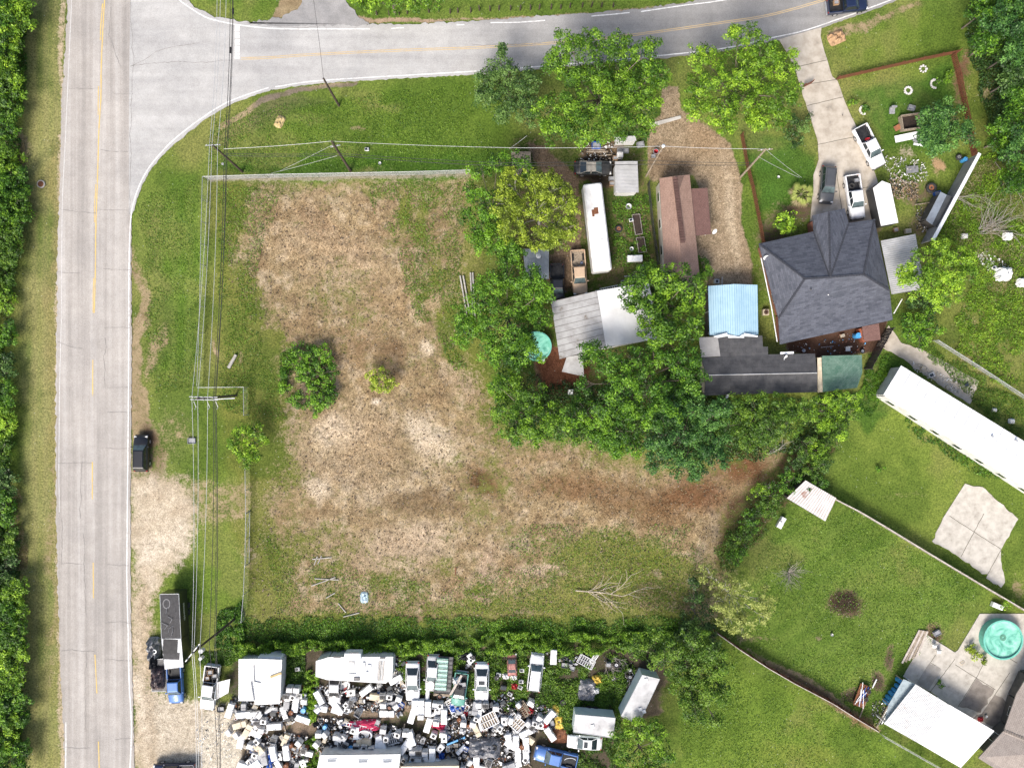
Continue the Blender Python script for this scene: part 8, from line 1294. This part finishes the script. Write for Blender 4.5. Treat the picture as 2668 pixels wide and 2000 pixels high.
solo('seat', t4(878, 725), 0, 'black lump like seat on the garden lawn', 0, 1.4); solo('tote', t4(1005, 703), -.3, 'white wash tub on the garden lawn', 0, 1.2); solo('unit', t4(980, 1500), .1, 'pale tub beside the patio cover', 0, 1.3); solo('crate', t4(905, 1490), .2, 'tan box beside the patio cover', 0, 1.0); solo('bluebox', t4(1170, 1258), .2, 'blue folded tarp box by the slate lean-to', 0, 1.3); solo('bucket', t4(145, 1150), 0, 'blue ball like bucket on the palm lawn', 0, 1)
solo('bagr', tC(1455, 1340), 0, 'purple red pot under the house eave on the patio', 0, .8); solo('bucket', tC(1487, 1318), 0, 'white pot under the house eave on the patio'); solo('tote', t3(728, 1160), 0, 'grey bin beside the ribbed shed, lower', 0, .8) if False else None
for k in range(5): o_ = MB().bbox((0, 0, .05), (5.0 - .3 * k, .26, .07), .01).build('plank', G['wood'] if k % 2 else mat('pale_board', (.50, .44, .38), (.34, .29, .25), 2, .85)); p = W(*tC(1005 + k * 17, 870 - k * 4)); o_.location = (p.x, p.y, .05 + .02 * k); o_.rotation_euler = (0, 0, R(62 + k)); tag(o_, 'long board of the stack beside the patio, %s from the lawn side' % ('first', 'second', 'third', 'fourth', 'fifth')[k], 'plank')
for k, (x, y, a, ln) in enumerate([(1365, 170, -80, 6.0), (1385, 170, -80, 6.0), (1432, 150, -87, 6.2), (1447, 150, -87, 6.2)]): o_ = MB().cyl((0, 0, .14), (ln, 0, .14), .12, .10, 8).build('wooden_log', mat('grey_log', (.42, .40, .36), (.28, .26, .23), 2, .9)); o_.location = W(*t6(x, y)); o_.rotation_euler = (0, 0, R(a)); tag(o_, 'long grey pole lying at the field edge, %s of four' % ('leftmost', 'second', 'third', 'rightmost')[k], 'log')
# raised beds, stone rings, planter
def bed(label, pts, name='raised_bed'):
    o = W(*pts[0]); P = [W(*p) - o for p in pts]; t = thing(name, label, 'garden bed', o); m = MB()
    for a, b in zip(P, P[1:] + P[:1]): dr = b - a; m.box((a + b) / 2 + Vector((0, 0, .18)), (dr.length, .06, .36), math.atan2(dr.y, dr.x))
    m.build('frame', G['greywood'], t); MB().prism(P, 0, .26).build('soil', G['soil'], t)
bed('long raised bed of bare red brown soil right of the garden', L(z4, (1580, 1110), (1690, 1100), (1730, 1380), (1630, 1395))); bed('planted raised bed below the bare one', L(z4, (1640, 1440), (1750, 1430), (1790, 1640), (1680, 1655)))
o_ = carpet('vegetables', [(z4(1645, 1450)[0] * 2212 / 2668, z4(1645, 1450)[1] * 2212 / 2668), (z4(1750, 1440)[0] * 2212 / 2668, z4(1750, 1440)[1] * 2212 / 2668), (z4(1780, 1640)[0] * 2212 / 2668, z4(1780, 1640)[1] * 2212 / 2668), (z4(1680, 1650)[0] * 2212 / 2668, z4(1680, 1650)[1] * 2212 / 2668)], 500, .5, 'deep', .18); tag(o_, 'leafy vegetables growing in the planted raised bed', 'plants', kind='stuff')
def stones(label, c, r_, n, arc=6.28, a0=0, cat='stone ring', plant=None):
    t = thing('stone_ring', label, cat, W(*c))
    for i in range(n): a = a0 + arc * i / n; s_ = random.uniform(.8, 1.2); MB().bbox((math.cos(a) * r_, math.sin(a) * r_, .1), (.28 * s_, .22 * s_, .2), .06, a).build('stone', mat('pale_limestone', (.66, .64, .60), (.46, .44, .40), 3, .85), t)
    return t
stones('square white stone border at the top of the garden yard', t4(1085, 448), .42, 8); stones('half ring of white stones round the right garden shrub', t4(1162, 545), .55, 9, 3.6, 1.6); stones('pale octagon flower ring alone in the garden yard', t4(988, 588), .45, 12); stones('half ring of white stones nearest the driveway', t4(700, 715), .5, 8, 3.6, 1.8)
T('garden_shrub', 'small shrub inside the right white stone ring', 'bush', [(d_[0], d_[1], 8) for d_ in [tuple(x * 2212 / 2668 for x in t4(1185, 520)), tuple(x * 2212 / 2668 for x in t4(1210, 530))]], d, 1.1, 'deep', puff=.3, size=.2, tone=.1)
T('garden_shrub', 'round bright shrub in the corner of the red garden fence', 'bush', [tuple(x * 2212 / 2668 for x in t4(1252, 495)) + (13,)], d, 1.4, 'bright', puff=.35, size=.22); T('garden_shrub', 'small dark shrub inside the stone ring nearest the driveway', 'bush', [tuple(x * 2212 / 2668 for x in t4(715, 695)) + (9,)], d, .9, 'deep', puff=.3, size=.2)
T('potted_palm', 'yellow green plants at the foot of the round pool', 'plant', [tuple(x * 2212 / 2668 for x in tC(1405, 890)) + (14,), tuple(x * 2212 / 2668 for x in tC(1440, 930)) + (12,), tuple(x * 2212 / 2668 for x in tC(1480, 960)) + (8,)], d, 1.3, 'lime', puff=.35, size=.26); T('bush', 'bright bush in the corner above the round pool', 'bush', [tuple(x * 2212 / 2668 for x in tC(1635, 600)) + (14,)], d, 1.6, 'bright', puff=.35, size=.22); T('potted_plant', 'potted green plant on the patio gutter', 'plant', [tuple(x * 2212 / 2668 for x in tC(1205, 1115)) + (9,)], d, 1.0, 'deep', puff=.3, size=.2)
T('bush', 'tiny lone bush in the middle of the upper right lawn', 'bush', [tuple(x * 2212 / 2668 for x in t8(812, 1420)) + (10,)], d, .9, 'deep', puff=.3, size=.2); T('garden_shrub', 'small shrub by the bright raised pallet trailer', 'bush', [(1240, 500, 6)], d, 1, 'deep', puff=.3)
# open compost bin and white door sheets by the bluish tree
t = thing('compost_bin', 'open black lined wooden bin left of the dense bluish tree', 'bin', W(*t4(990, 800)), R(8)); [MB().box((s_ * 1.2, 0, .45), (.12, 1.9, .9)).build('side', G['wood'], t) for s_ in (-1, 1)]; [MB().box((0, s_ * .95, .45), (2.4, .12, .9)).build('side', G['wood'], t) for s_ in (-1, 1)]; MB().box((0, 0, .1), (2.3, 1.8, .2)).build('compost', G['soil'], t)
for (x, y, sx, sy, a, lb, g_) in ((975, 890, 3.2, .9, 12, 'big white door panel left of the bluish tree', 'whitemetal'), (1045, 915, 1.2, .5, -20, 'small grey ribbed sheet left of the bluish tree', 'steel'), (1050, 940, 1.3, .3, -10, 'narrow pale sheet left of the bluish tree', 'whitemetal'), (915, 830, .9, .7, 30, 'rust red board heap left of the compost bin', 'copper'), (1010, 1100, 1.6, .9, 5, 'folded grey tarp on the pale lawn patch', 'greytarp'), (1085, 1320, 2.4, .12, 8, 'pale pole beside the slate lean-to', 'wood'), (930, 1160, 2.2, .12, -38, 'brown pole by the wood heap', 'wood'), (1130, 1235, .9, .1, 75, 'pale stick by the fire pit', 'wood')):
    o_ = MB().bbox((0, 0, .25), (sx, sy, .07), .02).build('sheet_metal' if sy > .2 else 'pole_piece', G[g_]); o_.location = W(*t4(x, y)); o_.rotation_euler = (.05, 0, R(a)); tag(o_, lb, 'panel' if sy > .2 else 'pole')
# scrap trailer frame in the fence corner (lower lawn)
t = thing('trailer_frame', 'rusty trailer frame heaped with white pipes in the fence corner', 'trailer', W(*tC(680, 1180)), R(70)); MB().box((0, 0, .5), (3.0, 1.5, .1)).build('deck', G['rust'], t)
for k in range(8): a = random.uniform(-1, 1); m = MB(); m.tube([Vector((random.uniform(-1.6, -.6), random.uniform(-.7, .7), .7)), Vector((random.uniform(.6, 1.9), random.uniform(-.7, .7), .75))], .05, 6); m.build('white_pipe', G['white'] if k % 3 else G['bluetarp'], t)
for x in (-.2, .9): MB().ring((x, -.5, .75), .12, .3, 0, .14, 14).build('tyre', G['rubber'], t)
for k, (x, y, a, ln, g_) in enumerate([(765, 1105, 64, 1.3, 'white'), (690, 1270, 68, 2.6, 'wood'), (835, 1290, 60, 4.0, 'whitemetal'), (860, 1280, 60, 4.0, 'whitemetal'), (820, 1310, 62, 4.2, 'wood')]): o_ = MB().bbox((0, 0, .3), (ln, .16, .12), .03).build('long_board', G[g_]); o_.location = W(*tC(x, y)); o_.rotation_euler = (0, 0, R(a)); tag(o_, ('short white board at the top of the trailer frame', 'brown board below the trailer frame', 'white tube, left of two by the blue barrels', 'white tube, right of two by the blue barrels', 'dark wooden beam beside the white tubes')[k], 'board')
# satellite dishes
for p, zz, lb, rz in ((z6(258, 770), 3.0, 'white satellite dish at the lower edge of the charcoal roof', .9), (z6(612, 535), 3.2, 'white satellite dish at the upper edge of the charcoal roof', .9), (t3(1385, 1490), 2.6, 'grey satellite dish at the corner of the red brown porch roof', .6), (t8(60, 40), 3.0, 'small white antenna on the left hip of the big roof', .3)):
    w_ = W(*p, zz); t = thing('satellite_dish', lb, 'satellite dish', w_, rz); m = MB(); m.lathe((0, 0, .25), [(.0, 0), (.2, .04), (.38, .14)], 14); ds = m.build('dish', G['white'], t); ds.rotation_euler = (R(50), 0, 0); MB().cyl((0, 0, 0), (0, 0, .3), .03).build('mast', G['steel'], t); MB().cyl((0, 0, .3), (0, -.35, .5), .02).build('arm', G['steel'], t)
# white pickup cargo: tyre, toolbox ; tan pickup cargo ; junk bed cargo
def cargo(g_, rz, items):
    for kind, p, z, lb, sc in items: put(kind, p, rz, lb, z, sc)
cargo(0, .1, [('tyre', t4(603, 1215), .9, 'spare tyre lying in the work pickup bed', 1.1), ('tote', t4(635, 1180), .9, 'grey tote in the work pickup bed', .8), ('bluebox', z5(332, 147), .9, 'blue box in the tan pickup bed', .5), ('bucket', z5(318, 170), .9, 'white tub in the tan pickup bed', 1.0), ('crate', z1(155, 360), .95, 'tan carton in the junk filled pickup bed', .9), ('crate', z1(200, 280), .95, 'stacked cartons in the junk filled pickup bed', 1.2), ('bin', z1(260, 330), .95, 'black bin in the junk filled pickup bed', .9), ('bagr', t4(705, 920), .95, 'reddish leaves bundle in the slanted white pickup bed', .7), ('bagw', z2(1560, 400), .9, 'white bundle in the green wreck', 1.3), ('bin', z2(1640, 450), .9, 'dark bin in the green wreck', 1.2), ('bag', z2(1600, 480), 1.0, 'black bag in the green wreck', 1), ('crate', t4(500, 45), .95, 'load of sticks in the navy pickup bed', 1.1)])
t = MB(); t.tube([Vector((math.cos(a) * .75, math.sin(a) * .35, 1.25)) for a in np.linspace(.2, 2.9, 12)], .04, 5); o_ = t.build('metal_hoop', G['whitemetal']); o_.location = W(*z3(1075, 1390)); tag(o_, 'pale hoop lying in the bright blue pickup bed', 'hoop')
o_ = MB().bbox((0, 0, 0), (.3, 3.0, .08), .03).build('board', MATS['pale_board']); p = W(*z2(1540, 500), 1.5); o_.location = p; o_.rotation_euler = (0, 0, R(-30)); tag(o_, 'long pale board leaning across the green wreck', 'board')
o_ = MB().bbox((0, 0, .5), (2.6, .25, .16), .05).build('blue_strip', G['lightblue']); o_.location = W(*z2(1545, 1255)); o_.rotation_euler = (0, 0, R(22)); tag(o_, 'long bright blue strip left of the grey tarpaulin', 'strip')
o_ = lump((0, 0, 0), (1.1, 1.5, .2), mat('pale_blue_rag', (.45, .56, .62), (.3, .38, .42), 3, .8), None, 'torn_sheet', .4, 8); o_.location = W(*d(787, 1290)); tag(o_, 'pale blue white torn sheet in the lower field', 'litter')
for k, (x, y, a, ln) in enumerate([(470, 300, 5, 2.6), (430, 315, 70, 1.2), (455, 310, 65, 1.2), (500, 435, -3, 3.2), (480, 450, 20, 3.4), (660, 665, 14, 2.2), (600, 620, -50, 1.6), (1335, 385, 88, 1.1), (525, 540, 30, 1.4), (995, 1230, 60, 2)]):
    if y > 1000: continue
    o_ = MB().bbox((0, 0, .08), (ln, .12, .08), .02, 0).build('fallen_board', MATS['grey_log'] if k != 7 else G['rust']); o_.location = W(*tA(x, y)); o_.rotation_euler = (0, 0, R(a)); tag(o_, 'weathered board in the lower field, %s' % ('top of the broken frame', 'left leg of the broken frame', 'right leg of the broken frame', 'upper of the crossed pair', 'lower of the crossed pair', 'by the hedge end', 'slanting by the hedge', 'rusty one right of centre', 'near the ash ring')[k], 'board')
o_ = MB().cyl((-1.0, 0, .25), (1.0, .1, .22), .24, .2, 10).build('tree_stump_log', MATS['grey_log']); o_.location = W(*t5(1510, 725)); o_.rotation_euler = (0, 0, R(58)); tag(o_, 'short thick grey log at the left edge of the field', 'log')
# anything left with a shared label gets a shared group
for lb, ts in LAB.items():
    if len(ts) > 1:
        for t_ in ts: t_['group'] = lb.split(' ', 1)[1] if False else 'identical ' + ' '.join(lb.split()[:6])
